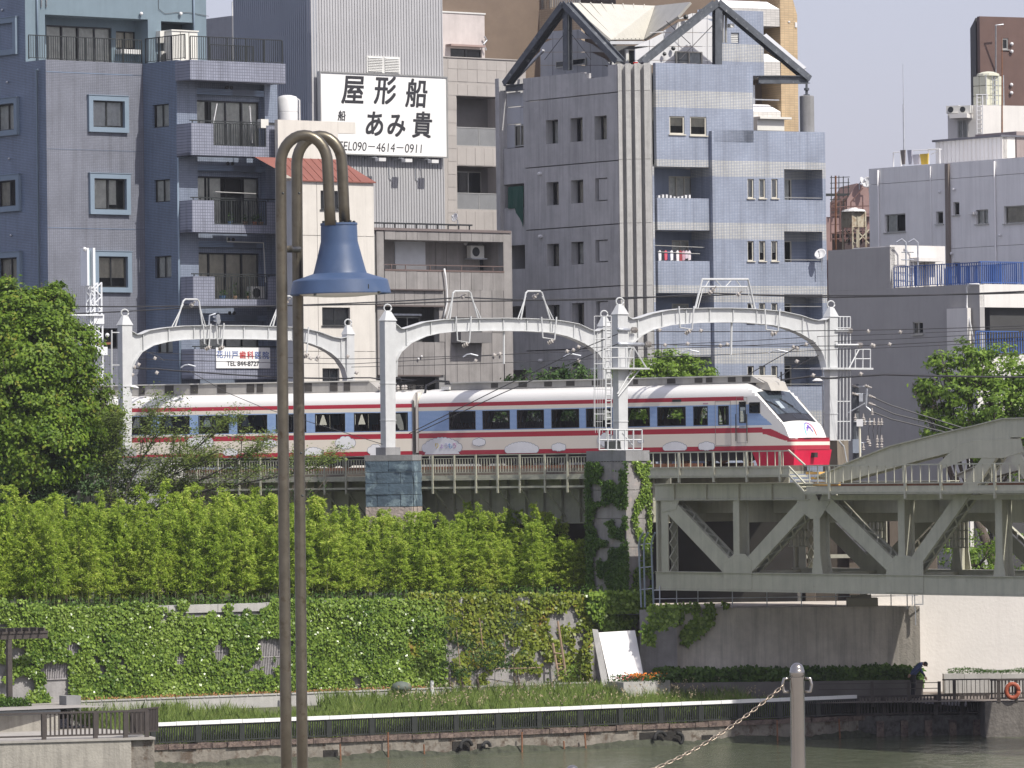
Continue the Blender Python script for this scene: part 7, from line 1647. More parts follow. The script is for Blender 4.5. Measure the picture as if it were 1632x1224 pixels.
# ================================================================ CATENARY PORTALS AND WIRES
random.seed(9)
PW=M['steel_white']
def portal(x0,D0,x1,D1,topc,undc,label,near,farp,nb):
    F=face2(x0,D0,x1,D1); t=thing('catenary_portal',label,'catenary portal',F.P(F.s(x0),vz_top,0),'arched white portals over the tracks')
    T=[F.hit(*p) for p in topc]; U=[F.hit(*p) for p in undc]
    b=MB(); b.poly(F,T+U[::-1] if False else (U+T[::-1]),-.03,.03); ob('arch_web',b,PW,t)
    for nm,C in (('top_flange',T),('bottom_flange',U)):
        b=MB()
        for i in range(len(C)-1):
            a,c=C[i],C[i+1]; o=.012 if nm[0]=='t' else -.012
            b.bar(F.P(a[0],a[1]+o,0),F.P(c[0],c[1]+o,0),.34,.025)
        ob(nm,b,PW,t)
    # stiffeners and rivet rows on the web
    b=MB(); P=[]
    for k in range(nb):
        f=(k+.5)/nb; s=T[0][0]+(T[-1][0]-T[0][0])*f
        zt=np.interp(s,[p[0] for p in T],[p[1] for p in T]); zu=np.interp(s,[p[0] for p in U],[p[1] for p in U])
        b=MB(); b.fbox(F,s-.02,s+.02,zu+.02,zt-.02,.031,.10); ob('stiffener',b,PW,t)
        z=zu+.05
        while z<zt-.04: P+=[(s-.12,z),(s+.12,z)]; z+=.11
    mb=MB()
    for s,z in P: mb.add([F.P(s-.015,z,.031),F.P(s,z-.015,.031),F.P(s+.015,z,.031),F.P(s,z+.015,.031),F.P(s,z,.045)],[(0,1,4),(1,2,4),(2,3,4),(3,0,4)])
    ob('rivets',mb,PW,t,kind='stuff')
    def post(pp,nm):
        (xa,xb,yt,xc,xd,yb)=pp; q=[F.hit(xc,yb),F.hit(xd,yb),F.hit(xb,yt),F.hit(xa,yt)]
        b=MB(); b.poly(F,q,-.16,.16); o=ob(nm,b,PW,t)
        b=MB(); z=q[3][1]
        b.add([F.P(q[3][0]-.03,z,.2),F.P(q[2][0]+.03,z,.2),F.P(q[2][0]+.03,z,-.2),F.P(q[3][0]-.03,z,-.2),F.P((q[2][0]+q[3][0])/2-.12,z+.42,.05),F.P((q[2][0]+q[3][0])/2+.12,z+.42,.05),F.P((q[2][0]+q[3][0])/2+.12,z+.42,-.05),F.P((q[2][0]+q[3][0])/2-.12,z+.42,-.05)],[(0,1,5,4),(1,2,6,5),(2,3,7,6),(3,0,4,7),(4,5,6,7)]); ob('post_cap',b,PW,t)
        b=MB(); c=F.P((q[2][0]+q[3][0])/2,z+.52,0); b.tube([c+Vector((.155*math.cos(a*math.pi/6),.04*math.cos(a*math.pi/6),.155*math.sin(a*math.pi/6))) for a in range(13)],.035,6); ob('ring_finial',b,PW,t,smooth=True)
        for zz in (q[0][1]+1.1,(q[0][1]+q[3][1])/2):
            b=MB(); w=lambda z_: (q[0][0]+(q[3][0]-q[0][0])*(z_-q[0][1])/(q[3][1]-q[0][1]),q[1][0]+(q[2][0]-q[1][0])*(z_-q[0][1])/(q[3][1]-q[0][1])); a,c_=w(zz); b.fbox(F,a-.02,c_+.02,zz,zz+.04,-.18,.18); ob('post_band',b,PW,t)
        return q
    q=post(near,'near_post')
    if farp: post(farp,'far_post')
    b=MB(); b.fbox(F,q[0][0]-.15,q[1][0]+.15,q[0][1]-.34,q[0][1],-.3,.3); ob('plinth',b,M['concrete'],t)
    return F,t
FL,pL=portal(199,231,556,240,[(206,528),(210,530),(215,533.5),(222,533),(235,527),(259,523),(290,520),(340,519),(400,519.5),(467,522),(490,525.5),(508,530),(528,537.6),(540,539.5),(548,538),(555,533.5),(561,533.5)],
 [(206,598),(208,585),(213,575),(223,560.6),(241,550),(265,544),(288,541),(323,539.5),(400,540),(467,542),(490,546.5),(508,553),(524,562),(537,573),(546,587),(551,605),(561,606)],'left white arched portal, its near post rising beside the big green tree',(191,207,518,193,206,715),(549,561,533,550,562,700),9)
FM,pM=portal(617,223,962,232,[(626,516),(630,519),(635.6,524),(640,524.5),(652,521),(675,513.5),(705,509.7),(752,508),(800,507.5),(834,508),(875,509.7),(900,513),(920,517),(936.5,525),(945,528),(951,527.6),(960,522),(968,519)],
 [(627,600),(627,590),(628,575),(635.6,560.6),(652,546),(675,535.6),(696,530.6),(722,528),(780,526.6),(834,527),(875,529.5),(900,535),(920,543),(936.5,552),(948,561),(957,573),(961.5,590),(968,602)],'middle white arched portal standing on the blue painted pier',(609,627,511,611,626,713),(957,969,520,958,969,700),9)
FR,pR=portal(987,217.5,1326,227,[(995,503),(999,506),(1004,509),(1016,507),(1036.5,500),(1060,495),(1083.5,492.6),(1125,491.5),(1160,491.5),(1195,492.5),(1242,496.5),(1272,503),(1290,509),(1300,511),(1312,510),(1322,504.7),(1331,504.6)],
 [(995,600),(997,575),(1000,560),(1006,546),(1019,534),(1036.5,525),(1066,517.5),(1110,514),(1150,513),(1183.5,513.5),(1227.6,517.5),(1251,523),(1272,531),(1292,543),(1304,557),(1311,575),(1313,587),(1331,588)],'right white arched portal over the leading car, standing on the ivy pier',(980,996,501,982,996,716),(1318,1331,505,1318,1330,702),9)
def pframe(F,par,pts,r=.045,name='arm_frame',d=0,m=None):
    b=MB(); b.tube([F.P(*F.hit(x,y,d),d) for x,y in pts],r,6); return ob(name,b,m or PW,par,smooth=False)
def insul(F,par,px,py,d=0,ax=None,r=.085,n=3,name='insulator'):
    b=MB(); c=F.P(*F.hit(px,py,d),d); pr=[(.03,-.14)]
    for k in range(n): h=-.12+k*.09; pr+=[(.035,h),(r,h+.02),(r*.9,h+.045),(.035,h+.06)]
    pr+=[(.03,.18)]; b.lathe(pr,c,8,ax or F.u); return ob(name,b,M['ceramic'],par)
for (F,p,L_) in ((FL,pL,((277,292,317,326,477,521),(433,446,466,474,472,520))),(FM,pM,((715,722,750,765,464,508),(828,838,864,880,464,509)))):
    for (a,b_,c,e,yt,yb) in L_:
        for d in (-.15,.15):
            pframe(F,p,[(a+2,yb),(b_,yt+3),(b_+3,yt),(c-3,yt),(c,yt+3),(e-3,yb)],.04,d=d); pframe(F,p,[(a-3,yb),(b_,yt+8)],.025,d=d); pframe(F,p,[(e+2,yb),(c,yt+8)],.025,d=d)
        insul(F,p,(b_+c)/2+2,yt+8,0,Vector((.6,-.4,.5)).normalized(),.1,2)
pframe(FR,pR,[(1108,492),(1119,445),(1192,445),(1203,492)],.05); pframe(FR,pR,[(1117,457),(1190,457)],.04)
pframe(FR,pR,[(1112,492),(1121,457)],.025); pframe(FR,pR,[(1199,492),(1190,457)],.025)
for (a,c) in (((1124,457),(1130,447)),((1140,446),(1150,457)),((1156,457),(1166,446)),((1173,446),(1181,457))): pframe(FR,pR,[a,c],.02)
for (x,y) in ((1133,465),(1137,461),(1178,468)): insul(FR,pR,x,y,0,Vector((.5,-.3,.5)).normalized(),.1,2)
for (F,p,hs) in ((FL,pL,((324,519,548),(345,518,548),(480,524,560))),(FM,pM,((727,507,543),(863,508,538))),(FR,pR,((1082,491,522),(1219,495,525)))):
    for (x,yt,yb) in hs:
        w=24 if F is not FL else 12
        for d in (.25,): pframe(F,p,[(x,yt-3),(x+2,yb),(x+w-3,yb+3),(x+w,yt-3)],.035,d=d,name='hanger')
        insul(F,p,x+w*.6,yb+7,.25,Vector((.7,-.3,.35)).normalized(),.1,3)
pframe(FM,pM,[(803,528),(803,580)],.05,name='drop_tube'); pframe(FR,pR,[(1166,513),(1165,565)],.05,name='drop_tube'); 
pframe(FL,pL,[(178,526),(178,712)],.035,d=.6,name='pipe'); 
for y in (530,582,635): pframe(FL,pL,[(178,y),(190,y)],.025,d=.4,name='pipe_bracket')
# speaker horns on the left arch
b=MB(); 
for (x,y) in ((340,505),(341,511)): b.lathe([(.04,0),(.06,.12),(.15,.26)],FL.P(*FL.hit(x,y,.1),.1),8,Vector((.8,-.5,-.1)).normalized())
b.tube([FL.P(*FL.hit(x,y,0),0) for x,y in ((333,519),(334,503),(343,500))],.035,5); ob('horn_speakers',b,M['galv'],pL)
# long strain insulators on the right near post
for y,x1 in ((525,1013),(548,1035)):
    b=MB(); b.tube([FR.P(*FR.hit(985,y,.2),.2),FR.P(*FR.hit(x1-10,y+1,.2),.2)],.075,8); ob('strain_tube',b,M['galv'],pR,smooth=True); insul(FR,pR,x1-2,y+1,.2,FR.u,.13,3); 
# working platform and ladder on the near right post
def grid(F,par,x0,x1,y0,y1,nv,hs,r=.02,d=0,name='ladder'):
    b=MB()
    for i in range(nv): 
        x=x0+(x1-x0)*i/(nv-1); b.tube([F.P(*F.hit(x,y0,d),d),F.P(*F.hit(x,y1,d),d)],r,5)
    for y in hs: b.tube([F.P(*F.hit(x0,y,d),d),F.P(*F.hit(x1,y,d),d)],r*.9,4)
    return ob(name,b,PW,par)
grid(FR,pR,961,1010,554,587,5,(554,570),.025,.5,'platform_rail'); b=MB(); q=rect(FR,961,586,1034,588.5,.5); b.fbox(FR,q[0],q[1],q[2],q[3],-.2,.55); ob('platform',b,PW,pR)
for (a,c) in (((1010,554),(1030,586)),((1020,588),(985,632)),((1008,588),(984,628))): pframe(FR,pR,[a,c],.03,d=.3,name='brace')
grid(FR,pR,966,974,504,700,2,[504+k*9 for k in range(22)],.025,.35,'ladder'); grid(FR,pR,947,965,504,680,2,(504,540,580,620,660),.018,.5,'ladder_cage'); grid(FR,pR,949,960,560,690,4,(560,672),.008,.5,'counterweight_wires')
PTOP=Face(955,216.3,18)
grid(PTOP,pR,955,1023,685,717,6,(685,701,717),.032,0,'pier_railing'); pframe(PTOP,pR,[(992,690),(1008,710),(1008,700)],.04,d=-.4,name='brace'); b=MB(); q=rect(PTOP,970,703,989,716,-.6); b.fbox(PTOP,q[0],q[1],q[2],q[3],-1.1,-.6); ob('equipment_box',b,M['steel_dark'],pR)
# equipment at the right far post
grid(FR,pR,1333,1355,505,702,5,(505,523,553,590,640,672,702),.03,.1,'cable_rack')
b=MB(); q=rect(FR,1306,586,1389,589,.3); b.fbox(FR,q[0],q[1],q[2],q[3],-.2,.4); ob('platform',b,PW,pR)
grid(FR,pR,1363,1387,557,587,3,(557,572),.03,.3,'platform_rail'); pframe(FR,pR,[(1353,587),(1369,557)],.03,d=.3,name='brace')
for y,x1 in ((527,1356),(550,1372)): pframe(FR,pR,[(1331,y),(x1,y)],.06,d=.2,name='strain_tube'); insul(FR,pR,x1-2,y,.2,FR.u,.12,3)
b=MB()
for x in (1311,1317): b.tube([FR.P(*FR.hit(x,590,-.4),-.4),FR.P(*FR.hit(x+1,700,-.4),-.4)],.03,5)
y=590; k=0
while y<698: b.tube([FR.P(*FR.hit(1311+6*(k%2),y,-.4),-.4),FR.P(*FR.hit(1317-6*(k%2),y+9,-.4),-.4)],.02,4); y+=9; k+=1
ob('lattice_column',b,PW,pR)
b=MB(); q=rect(FR,1323,702,1341,760,0); b.fbox(FR,q[0],q[1],10.3,q[3],-.4,.4); ob('concrete_footing',b,mat('brown_stained_footing',(.2,.17,.13),.9,streak=.5),pR)
pframe(FR,pR,[(1337,703),(1345,712),(1350,740)],.04,d=.4,name='earthing_pipe')
lm=thing('yard_lamp','small white lamp head beside the lattice column at the right portal','lamp',FR.P(*FR.hit(1303,606),0)); b=MB(); c=FR.P(*FR.hit(1303,606,.2),.2); b.lathe([(.03,.10),(.1,.08),(.24,-.02),(.2,-.05),(.02,-.05)],c,10); ob('lamp_shade',b,M['dish'],lm); b=MB(); b.tube([c+Vector((0,0,.1)),c+Vector((.3,0,.15))],.03,5); ob('arm',b,PW,lm)
lm=thing('yard_lamp','small white lamp head under the left portal above the train roof','lamp',FL.P(*FL.hit(214,617),0)); b=MB(); c=FL.P(*FL.hit(214,617,.2),.2); b.lathe([(.03,.08),(.1,.07),(.22,0),(.18,-.04),(.02,-.05)],c,10,Vector((.2,0,1)).normalized()); ob('lamp_shade',b,M['dish'],lm); b=MB(); b.tube([c,c-Vector((.3,0,0))],.03,5); ob('arm',b,PW,lm)
# transformer mast with insulators beyond the nose
TM=Face(1365,229,0); tm=thing('transformer_mast','dark pole with white insulators and drop wires right of the train nose','pole',TM.P(0,10.5,0))
b=MB(); b.tube([TM.P(0,10.3,0),TM.P(0,TM.z(1365,612),0)],.16,8); ob('pole',b,mat('dark_pole',(.10,.11,.12),.6),tm)
for (xa,xb,y) in ((1358,1384,616),(1355,1384,628),(1360,1392,672),(1358,1388,706)):
    b=MB(); b.tube([TM.P(*TM.hit(xa,y,.2),.2),TM.P(*TM.hit(xb,y,.2),.2)],.035,5); ob('crossarm',b,M['galv'],tm)
b=MB(); b.tube([TM.P(*TM.hit(x,y,.3),.3) for x,y in ((1382,616),(1380,648),(1388,655))],.05,6); b.tube([TM.P(*TM.hit(x,y,.3),.3) for x,y in ((1352,658),(1380,642))],.03,5); ob('arm',b,M['galv'],tm)
b=MB(); q=rect(TM,1369,628,1375,640,.3); b.fbox(TM,q[0],q[1],q[2],q[3],.1,.4); ob('switch_box',b,M['galv'],tm); b=MB(); q=rect(TM,1359,700,1373,722,.4); b.fbox(TM,q[0],q[1],q[2],q[3],-.2,.4); ob('switch_box',b,mat('blue_grey_box',(.22,.25,.30),.5),tm)
for (x,y) in ((1362,615),(1383,616),(1362,628),(1389,632),(1389,644),(1390,657),(1378,673),(1386,673),(1393,673),(1400,673),(1405,673),(1383,701),(1386,707),(1398,700),(1398,709),(1405,700),(1405,709),(1363,666),(1376,666),(1376,713),(1345,715)):
    insul(TM,tm,x,y,.35,Vector((0,0,1)) if y>650 else Vector((.9,0,-.3)).normalized(),.075,2)
for (x,y) in ((1386,676),(1393,676),(1400,676),(1405,676)):
    b=MB(); b.tube([TM.P(*TM.hit(x,y,.35),.35),TM.P(*TM.hit(x-2,y+10,.35),.35),TM.P(*TM.hit(x,y+24,.35),.35)],.012,4); ob('drop_wire',b,M['wire'],tm)
for (pts) in (((1390,633),(1420,646),(1470,662),(1560,690)),((1391,645),(1425,660),(1475,672),(1560,698)),((1392,657),(1420,668),(1470,680),(1560,702))):
    b=MB(); b.tube([TM.P(*TM.hit(x,y,.35-(x-1390)*.003),.35-(x-1390)*.003) for x,y in pts],.03,5); ob('service_cable',b,M['wire'],tm)
t=thing('cream_signal_post','thin cream post with a small square plate right of the train nose','signal post',at(1371,745,222)); b=MB(); c=at(1371,745,222); zt=at(1371,668,222).z; b.tube([Vector((c.x,c.y,10.5)),Vector((c.x,c.y,zt))],.05,6); ob('post',b,mat('cream_post',(.62,.6,.48),.6),t); b=MB(); b.box(c.x-.13,c.x+.13,c.y-.1,c.y-.06,zt-.3,zt); ob('plate',b,M['dish'],t)
# fence and gantry rail beyond the nose
b=MB(); A=at(1380,744,226); B=at(1470,728,224)
# white lattice signal mast at the left
LM=Face(159,243,35); ls=thing('lattice_signal_mast','white lattice signal mast with tall side boards above the left tree','mast',LM.P(0,11,0))
def lattice(F,par,x0,x1,y0,y1,step,dep=.35,r=.045):
    b=MB()
    for d in (0,-dep):
        for x in (x0,x1): b.bar(F.P(F.s(x),F.z(x,y0),d),F.P(F.s(x),F.z(x,y1),d),r*1.6)
        y=y0;k=0
        while y<y1-2: b.bar(F.P(F.s(x0 if k%2 else x1),F.z(x0,y),d),F.P(F.s(x1 if k%2 else x0),F.z(x0,min(y1,y+step)),d),r); y+=step; k+=1
    return ob('lattice',b,M['swhite'],par)
M['swhite']=mat('bright_white_steel',(.72,.74,.76),.45,var=.05)
lattice(LM,ls,154,165,450,502,11); lattice(LM,ls,154,166,516,545,9); lattice(LM,ls,155,166,545,622,9); lattice(LM,ls,147,153,455,545,9,.35,.03)
b=MB(); q=rect(LM,150,503,166,516,.1); b.fbox(LM,q[0],q[1],q[2],q[3],-.4,.1); q=rect(LM,148,553,166,566,.2); b.fbox(LM,q[0],q[1],q[2],q[3],-.5,.5); q=rect(LM,115,501,166,503,.2); b.fbox(LM,q[0],q[1],q[2],q[3],-.4,.2); ob('platform',b,M['swhite'],ls)
for x0,x1 in ((139,142),(148.5,152)):
    b=MB(); q=rect(LM,x0,395,x1,455,.3); b.fbox(LM,q[0],q[1],q[2],q[3],-.5 if x0>145 else -.3,.3); ob('side_board',b,M['swhite'],ls)
b=MB(); q=rect(LM,142.5,398,148,455,.2); b.fbox(LM,q[0],q[1],q[2],q[3],.0,.1); ob('mesh_board',b,mat('pale_teal_board',(.3,.38,.42),.6),ls)
for (a,c) in (((142,518),(131,533)),((150,518),(137,535))): b=MB(); b.bar(pt(LM,*a,.2),pt(LM,*c,.2),.09); ob('strut',b,M['swhite'],ls)
b=MB(); b.bar(pt(LM,155,549,.3),pt(LM,176,547,.3),.1); ob('brown_arm',b,M['rust'],ls); b=MB(); b.ball(pt(LM,135,397,.3),.1); b.ball(pt(LM,171,534,.3),.1); ob('lamp_ball',b,M['dish'],ls)
# wires strung through the portals
ow=thing('overhead_wires','black overhead feeder and contact wires strung through the arched portals','wires',at(800,480,228))
def DW(px,o=0): return 238-18*(px-100)/1300+o
def wire(pts,r=.022,o=0,name='wire',sag=True):
    P=[at(x,y,DW(x,o)) for x,y in pts]; Q=[]
    for i in range(len(P)-1):
        for k in range(6):
            f=k/6; v=P[i].lerp(P[i+1],f); v.z-=(.03*4*f*(1-f)*min(1.5,(P[i+1]-P[i]).length/8)) if sag else 0; Q.append(v)
    Q.append(P[-1]); b=MB(); b.tube(Q,r,5); return ob(name,b,M['wire'],ow)
wire([(-20,486),(300,488),(460,487),(740,480),(855,478.5),(980,477),(1135,467),(1330,474),(1660,463)],.03,4)
wire([(60,502),(290,491),(450,487),(740,474),(850,478),(1000,474),(1180,469),(1330,471),(1660,466)],.03,4)
wire([(200,560),(560,572),(960,558),(1310,545),(1660,527)],.014,6); wire([(200,571),(560,580),(960,553),(1310,536),(1660,521)],.014,5)
wire([(560,585),(960,571),(1310,558),(1660,541)],.014,5); wire([(960,527),(1310,527),(1660,518)],.018,1); wire([(1035,549),(1372,551),(1660,535)],.018,1)
wire([(200,586),(250,588),(312,593),(467,602),(562,603)],.035,6,'feeder_cable'); wire([(560,602),(590,602),(606,604)],.03,6,'feeder_cable')
wire([(1215,609),(1260,604),(1290,600),(1320,603),(1345,601),(1375,599),(1410,597),(1660,601)],.04,3,'feeder_cable')
wire([(652,691),(790,622),(920,559),(985,532)],.02,-9,sag=False); wire([(664,690),(800,627),(940,566),(985,548)],.02,-9,sag=False)
wire([(360,694),(455,713)],.018,-8); wire([(300,590),(360,625),(420,650),(610,708)],.014,-9,sag=False)
wire([(1180,604),(1240,570),(1275,551),(1300,546)],.02,1,sag=False); wire([(1224,612),(1270,583),(1305,566)],.02,1,sag=False)
wire([(200,548),(250,567),(262,575)],.016,2,sag=False)
for (x,y,o) in ((247,571,2),(250,594,2),(215,585,2),(221,581,2),(211,597,2),(495,571,3),(507,569,3),(554,568,3),(505,573,3),(568,594,4),(904,560,-4),(922,553,-4),(914,558,-4),(922,575,-4),(1051,526,1),(1060,550,1),(1096,548,1),(1094,531,1),(1117,527,1),(1148,551,2),(1159,549,2),(1265,553,1),(1271,555,1),(1285,549,1),(1270,576,1),(1296,598,1),(1231,531,1),(1384,528,1),(1435,529,1),(1390,550,1),(1418,549,1),(1372,596,1),(788,566,3),(797,564,3),(758,575,3),(1393,551,1)):
    b=MB(); c=at(x,y,DW(x,o)); b.lathe([(.02,-.1),(.04,-.06),(.09,-.02),(.09,.02),(.04,.06),(.02,.1)],c,8,Vector((.9,-.3,.2)).normalized()); ob('insulator',b,M['ceramic'],ow)
for (x,y,w) in ((912,566,14),(750,566,12),(1240,560,16),(1100,560,14),(300,583,12),(568,602,0)):
    if w: b=MB(); P=[at(x-w,y+3,DW(x,2)),at(x-w/2,y-1,DW(x,2)),at(x,y-2,DW(x,2)),at(x+w,y+1,DW(x,2))]; b.tube(P,.03,5); ob('registration_arm',b,M['galv'],ow)
# ================================================================ FENCES, FURNITURE ON THE FAR BANK
random.seed(14)
M['bfence']=mat('black_fence_paint',(.022,.025,.022),.5,var=.2,scale=6); M['brfence']=mat('dark_brown_fence_paint',(.055,.045,.04),.6,var=.2,scale=5); M['fcap']=mat('white_fence_cap',(.80,.80,.78),.5,var=.03)
zc1=FB.z(1035,1120.5); zc0=zc1-.13; zf0=1.22
fn=thing('river_fence','long black picket fence with a white cap rail along the river wall','fence',FB.P(sA,1.2,0))
n=34; L_=(sB-sA)
for i in range(n):
    a=sA+L_*i/n; c=sA+L_*(i+1)/n
    b=MB(); b.fbox(FB,a+.01,c-.01,zc0,zc1+random.uniform(-.006,.006),-.02,.14); ob('cap_rail',b,M['fcap'],fn)
    if i%2==0: b=MB(); b.fbox(FB,a-.11,a+.11,zf0-.02,zc0-.005,-.0,.1); ob('post',b,M['bfence'],fn)
b=MB(); b.fbox(FB,sA,sB,zf0+.0,zf0+.05,.02,.08); b.fbox(FB,sA,sB,zc0-.06,zc0-.004,.02,.08); ob('rail',b,M['bfence'],fn)
b=MB(); s=sA+.09
while s<sB: b.fbox(FB,s-.022,s+.022,zf0+.052,zc0-.062,.03,.07); s+=.098
ob('pickets',b,M['bfence'],fn,kind='stuff')
# its dark continuation on the quay
f2=thing('quay_fence','dark picket fence continuing in the truss shadow below the bending person','fence',CQ.P(.2,1.2,0))
zq=CQ.z(1450,1107.5); b=MB(); c1=CQ.s(1572); b.fbox(CQ,.05,c1,zq-.07,zq,.02,.1); b.fbox(CQ,.05,c1,1.2,1.25,.03,.08); ob('rail',b,M['brfence'],f2)
b=MB(); s=.1
while s<c1: b.fbox(CQ,s-.025,s+.025,1.252,zq-.072,.035,.075); s+=.13
ob('pickets',b,M['brfence'],f2,kind='stuff')
for k in range(6): b=MB(); s=.1+(c1-.2)*k/5; b.fbox(CQ,s-.07,s+.07,1.16,zq,.0,.12); ob('post',b,M['brfence'],f2)
# near fence at the right end, tall, with lifebuoy
f3=thing('landing_fence','tall dark picket fence at the right edge of the landing, a lifebuoy hung on it','fence',CQ.P(CQ.s(1600),1.2,.6))
FQ=Face(1572,208.3,2); s0=FQ.s(1573); z0,z1=FQ.z(1600,1114),FQ.z(1600,1081.5)
FQ2=Face(1497,208.9,2)
b=MB(); b.fbox(FQ,s0,5,z1-.08,z1,-.03,.05); b.fbox(FQ,s0,5,z0,z0+.06,-.02,.04); ob('rail',b,M['brfence'],f3)
s=s0+.06; k=0
while s<4:
    b=MB(); w=.07 if k%5==2 else .032; b.fbox(FQ,s-w,s+w,z0+(.062 if w<.05 else -.12),z1-.082,-.02,.03); ob('picket' if w<.05 else 'post',b,M['brfence'],f3); s+=.135; k+=1
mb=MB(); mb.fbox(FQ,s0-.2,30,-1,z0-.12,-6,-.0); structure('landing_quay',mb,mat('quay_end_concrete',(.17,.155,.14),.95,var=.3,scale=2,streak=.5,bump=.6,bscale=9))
f4=thing('thin_railing','low railing of thin verticals between the person and the tall fence','railing',FQ2.P(0,1.5,0))
z1b=FQ2.z(1530,1082); z0b=FQ2.z(1530,1106); e=FQ2.s(1573); b=MB(); b.fbox(FQ2,0,e,z1b-.05,z1b,-.03,.03); ob('rail',b,M['brfence'],f4)
b=MB(); s=.1
while s<e: b.fbox(FQ2,s-.012,s+.012,z0b-.1,z1b-.052,-.01,.01); s+=.17
ob('verticals',b,M['brfence'],f4,kind='stuff'); b=MB(); s=FQ2.s(1516); b.fbox(FQ2,s-.06,s+.06,z0b-.2,z1b-.052,-.05,.05); ob('post',b,M['brfence'],f4)
ff=Face(1300,209.3,0); f5=thing('post_and_rail','low two-rail barrier with dark posts behind the bending person','barrier',ff.P(0,1.7,0))
for px in (1385,1443,1492): b=MB(); s=ff.s(px); b.fbox(ff,s-.06,s+.06,RZ-.2,ff.z(px,1086),-.06,.06); ob('post',b,M['brfence'],f5)
for y in (1089,1098): b=MB(); b.fbox(ff,ff.s(1300),ff.s(1492),ff.z(1400,y+.6),ff.z(1400,y-.6),-.02,.02); ob('rail',b,M['brfence'],f5)
lb=thing('lifebuoy','orange lifebuoy hanging on the tall fence at the right edge','lifebuoy',FQ.P(FQ.s(1608),z0+.4,.1)); c=FQ.P(FQ.s(1608),FQ.z(1608,1101),.10); b=MB(); b.tube([c+FQ.u*.24*math.cos(a*math.pi/8)+Vector((0,0,.27*math.sin(a*math.pi/8))) for a in range(17)],.085,8); ob('ring',b,mat('lifebuoy_orange',(.32,.07,.03),.6),lb,smooth=True)
b=MB(); 
for a in range(8): b.tube([c+FQ.u*.34*math.cos(a*math.pi/4)+Vector((0,0,.36*math.sin(a*math.pi/4))),c+FQ.u*.34*math.cos((a+1)*math.pi/4)+Vector((0,0,.36*math.sin((a+1)*math.pi/4)))],.012,4)
ob('grab_rope',b,M['dish'],lb)
# left quay fence
f6=thing('left_quay_fence','dark brown picket fence on the pale quay at the lower left','fence',LQ.P(0,1.6,0))
zL1,zL0=LQ.z(110,1134.5),LQ.z(110,1174); e=LQ.s(233); b=MB(); b.fbox(LQ,-14,e,zL1-.07,zL1,-.25,-.15); b.fbox(LQ,-14,e,zL0,zL0+.06,-.24,-.17); ob('rail',b,M['brfence'],f6)
pp=[LQ.s(x) for x in (67,149,197,231)]; 
for s in [pp[0]-1.84*k for k in range(1,5)]+pp: b=MB(); b.fbox(LQ,s-.075,s+.075,zt-3.0 if False else zL0-.12,zL1-.072,-.27,-.13); ob('post',b,M['brfence'],f6)
s=e-.1
while s>-3.2:
    b=MB(); b.fbox(LQ,s-.028,s+.028,zL0+.062,zL1-.072,-.225,-.175); ob('picket',b,M['brfence'],f6); s-=.155
RT=Face(200,LQ.D(200)+.3,70); b=MB(); b.fbox(RT,RT.s(203)*0+.1,2.6,zL1-.06,zL1,-.04,.04); b.fbox(RT,.1,2.6,zL0,zL0+.06,-.03,.03)
k=.16
while k<2.6: b.fbox(RT,k-.03,k+.03,zL0+.062,zL1-.062,-.025,.025); k+=.14
ob('return_panel',b,M['brfence'],f6)
# pergola corner, hedge and bench at the far left
pgl=thing('pergola','dark timber pergola corner with one post at the left edge','pergola',at(8,1115,199.6)); PG=Face(8,199.6,31)
z1=PG.z(20,1008); b=MB(); b.fbox(PG,-4,PG.s(72),z1-.05,z1+.04,-.1,.1); b.fbox(PG,-4,PG.s(72),z1-.25,z1-.052,-.06,.06); ob('beam',b,M['brfence'],pgl)
for k in range(8): b=MB(); s=PG.s(70)-.3-k*.31; b.fbox(PG,s-.03,s+.03,z1+.042,z1+.16,-.7,.5); ob('rafter',b,M['brfence'],pgl)
b=MB(); s=PG.s(11); b.fbox(PG,s-.09,s+.09,2.3,z1-.26,-.09,.09); ob('post',b,M['brfence'],pgl)
b=MB(); zb_=LQ.z(40,1133)
BN=Face(45,196.5,20); tb=thing('path_parapet','grey-blue flat coping ledge behind the left quay fence','ledge',BN.P(0,2,0)); b=MB(); zq2=BN.z(40,1132.5); b.fbox(BN,-4,BN.s(92),zq2-.16,zq2,-.5,0); ob('coping',b,mat('blue_grey_coping',(.24,.27,.30),.7),tb); b=MB(); b.fbox(BN,-4,BN.s(90),1.0,zq2-.165,-.4,-.05); ob('base',b,M['quay_l'],tb)
b=MB(); KK=Face(96,KB.D(96)-.3,31); b.fbox(KK,-.1,.5,2.2,2.75,-.1,.5); structure('kerb_end_block',b,M['concrete'])
# kerb posts with a thin chain, notice board hutch
kp=[]
for i,px in enumerate((245,279,441,538,591,664,706,776,846)):
    b=MB(); s=KB.s(px); b.fbox(KB,s-.04,s+.04,1.9,KB.z(px,np.interp(px,[245,591,846],[1122,1101,1096])),.12,.2); o=ob('kerb_post',b,M['brfence']); tag(o,'short dark post along the path kerb, %s'%['leftmost of nine','just left of the lamp base stretch','right beside the lamp post','midway between lamp post and hutch','left of the wire hutch','right of the hutch by the white peg','below the dark shrubs','under the right shrubs','rightmost, near the wooden ladder'][i],'post','short posts along the path kerb')
ht=thing('litter_basket','dark domed wire basket on legs beside the path kerb','basket',KB.P(KB.s(627),2.3,.4)); s=KB.s(627); zt2=KB.z(627,1087,.4)
b=MB(); b.lathe([(.38,-.12),(.40,0),(.33,.12),(.15,.2),(.02,.22)],KB.P(s,zt2-.2,.4),12); ob('hood',b,mat('mesh_hood',(.10,.12,.10),.7),ht,smooth=True)
for ds in (-.3,.18): b=MB(); b.fbox(KB,s+ds-.03,s+ds+.03,1.9,zt2-.25,.35,.41); ob('leg',b,M['brfence'],ht)
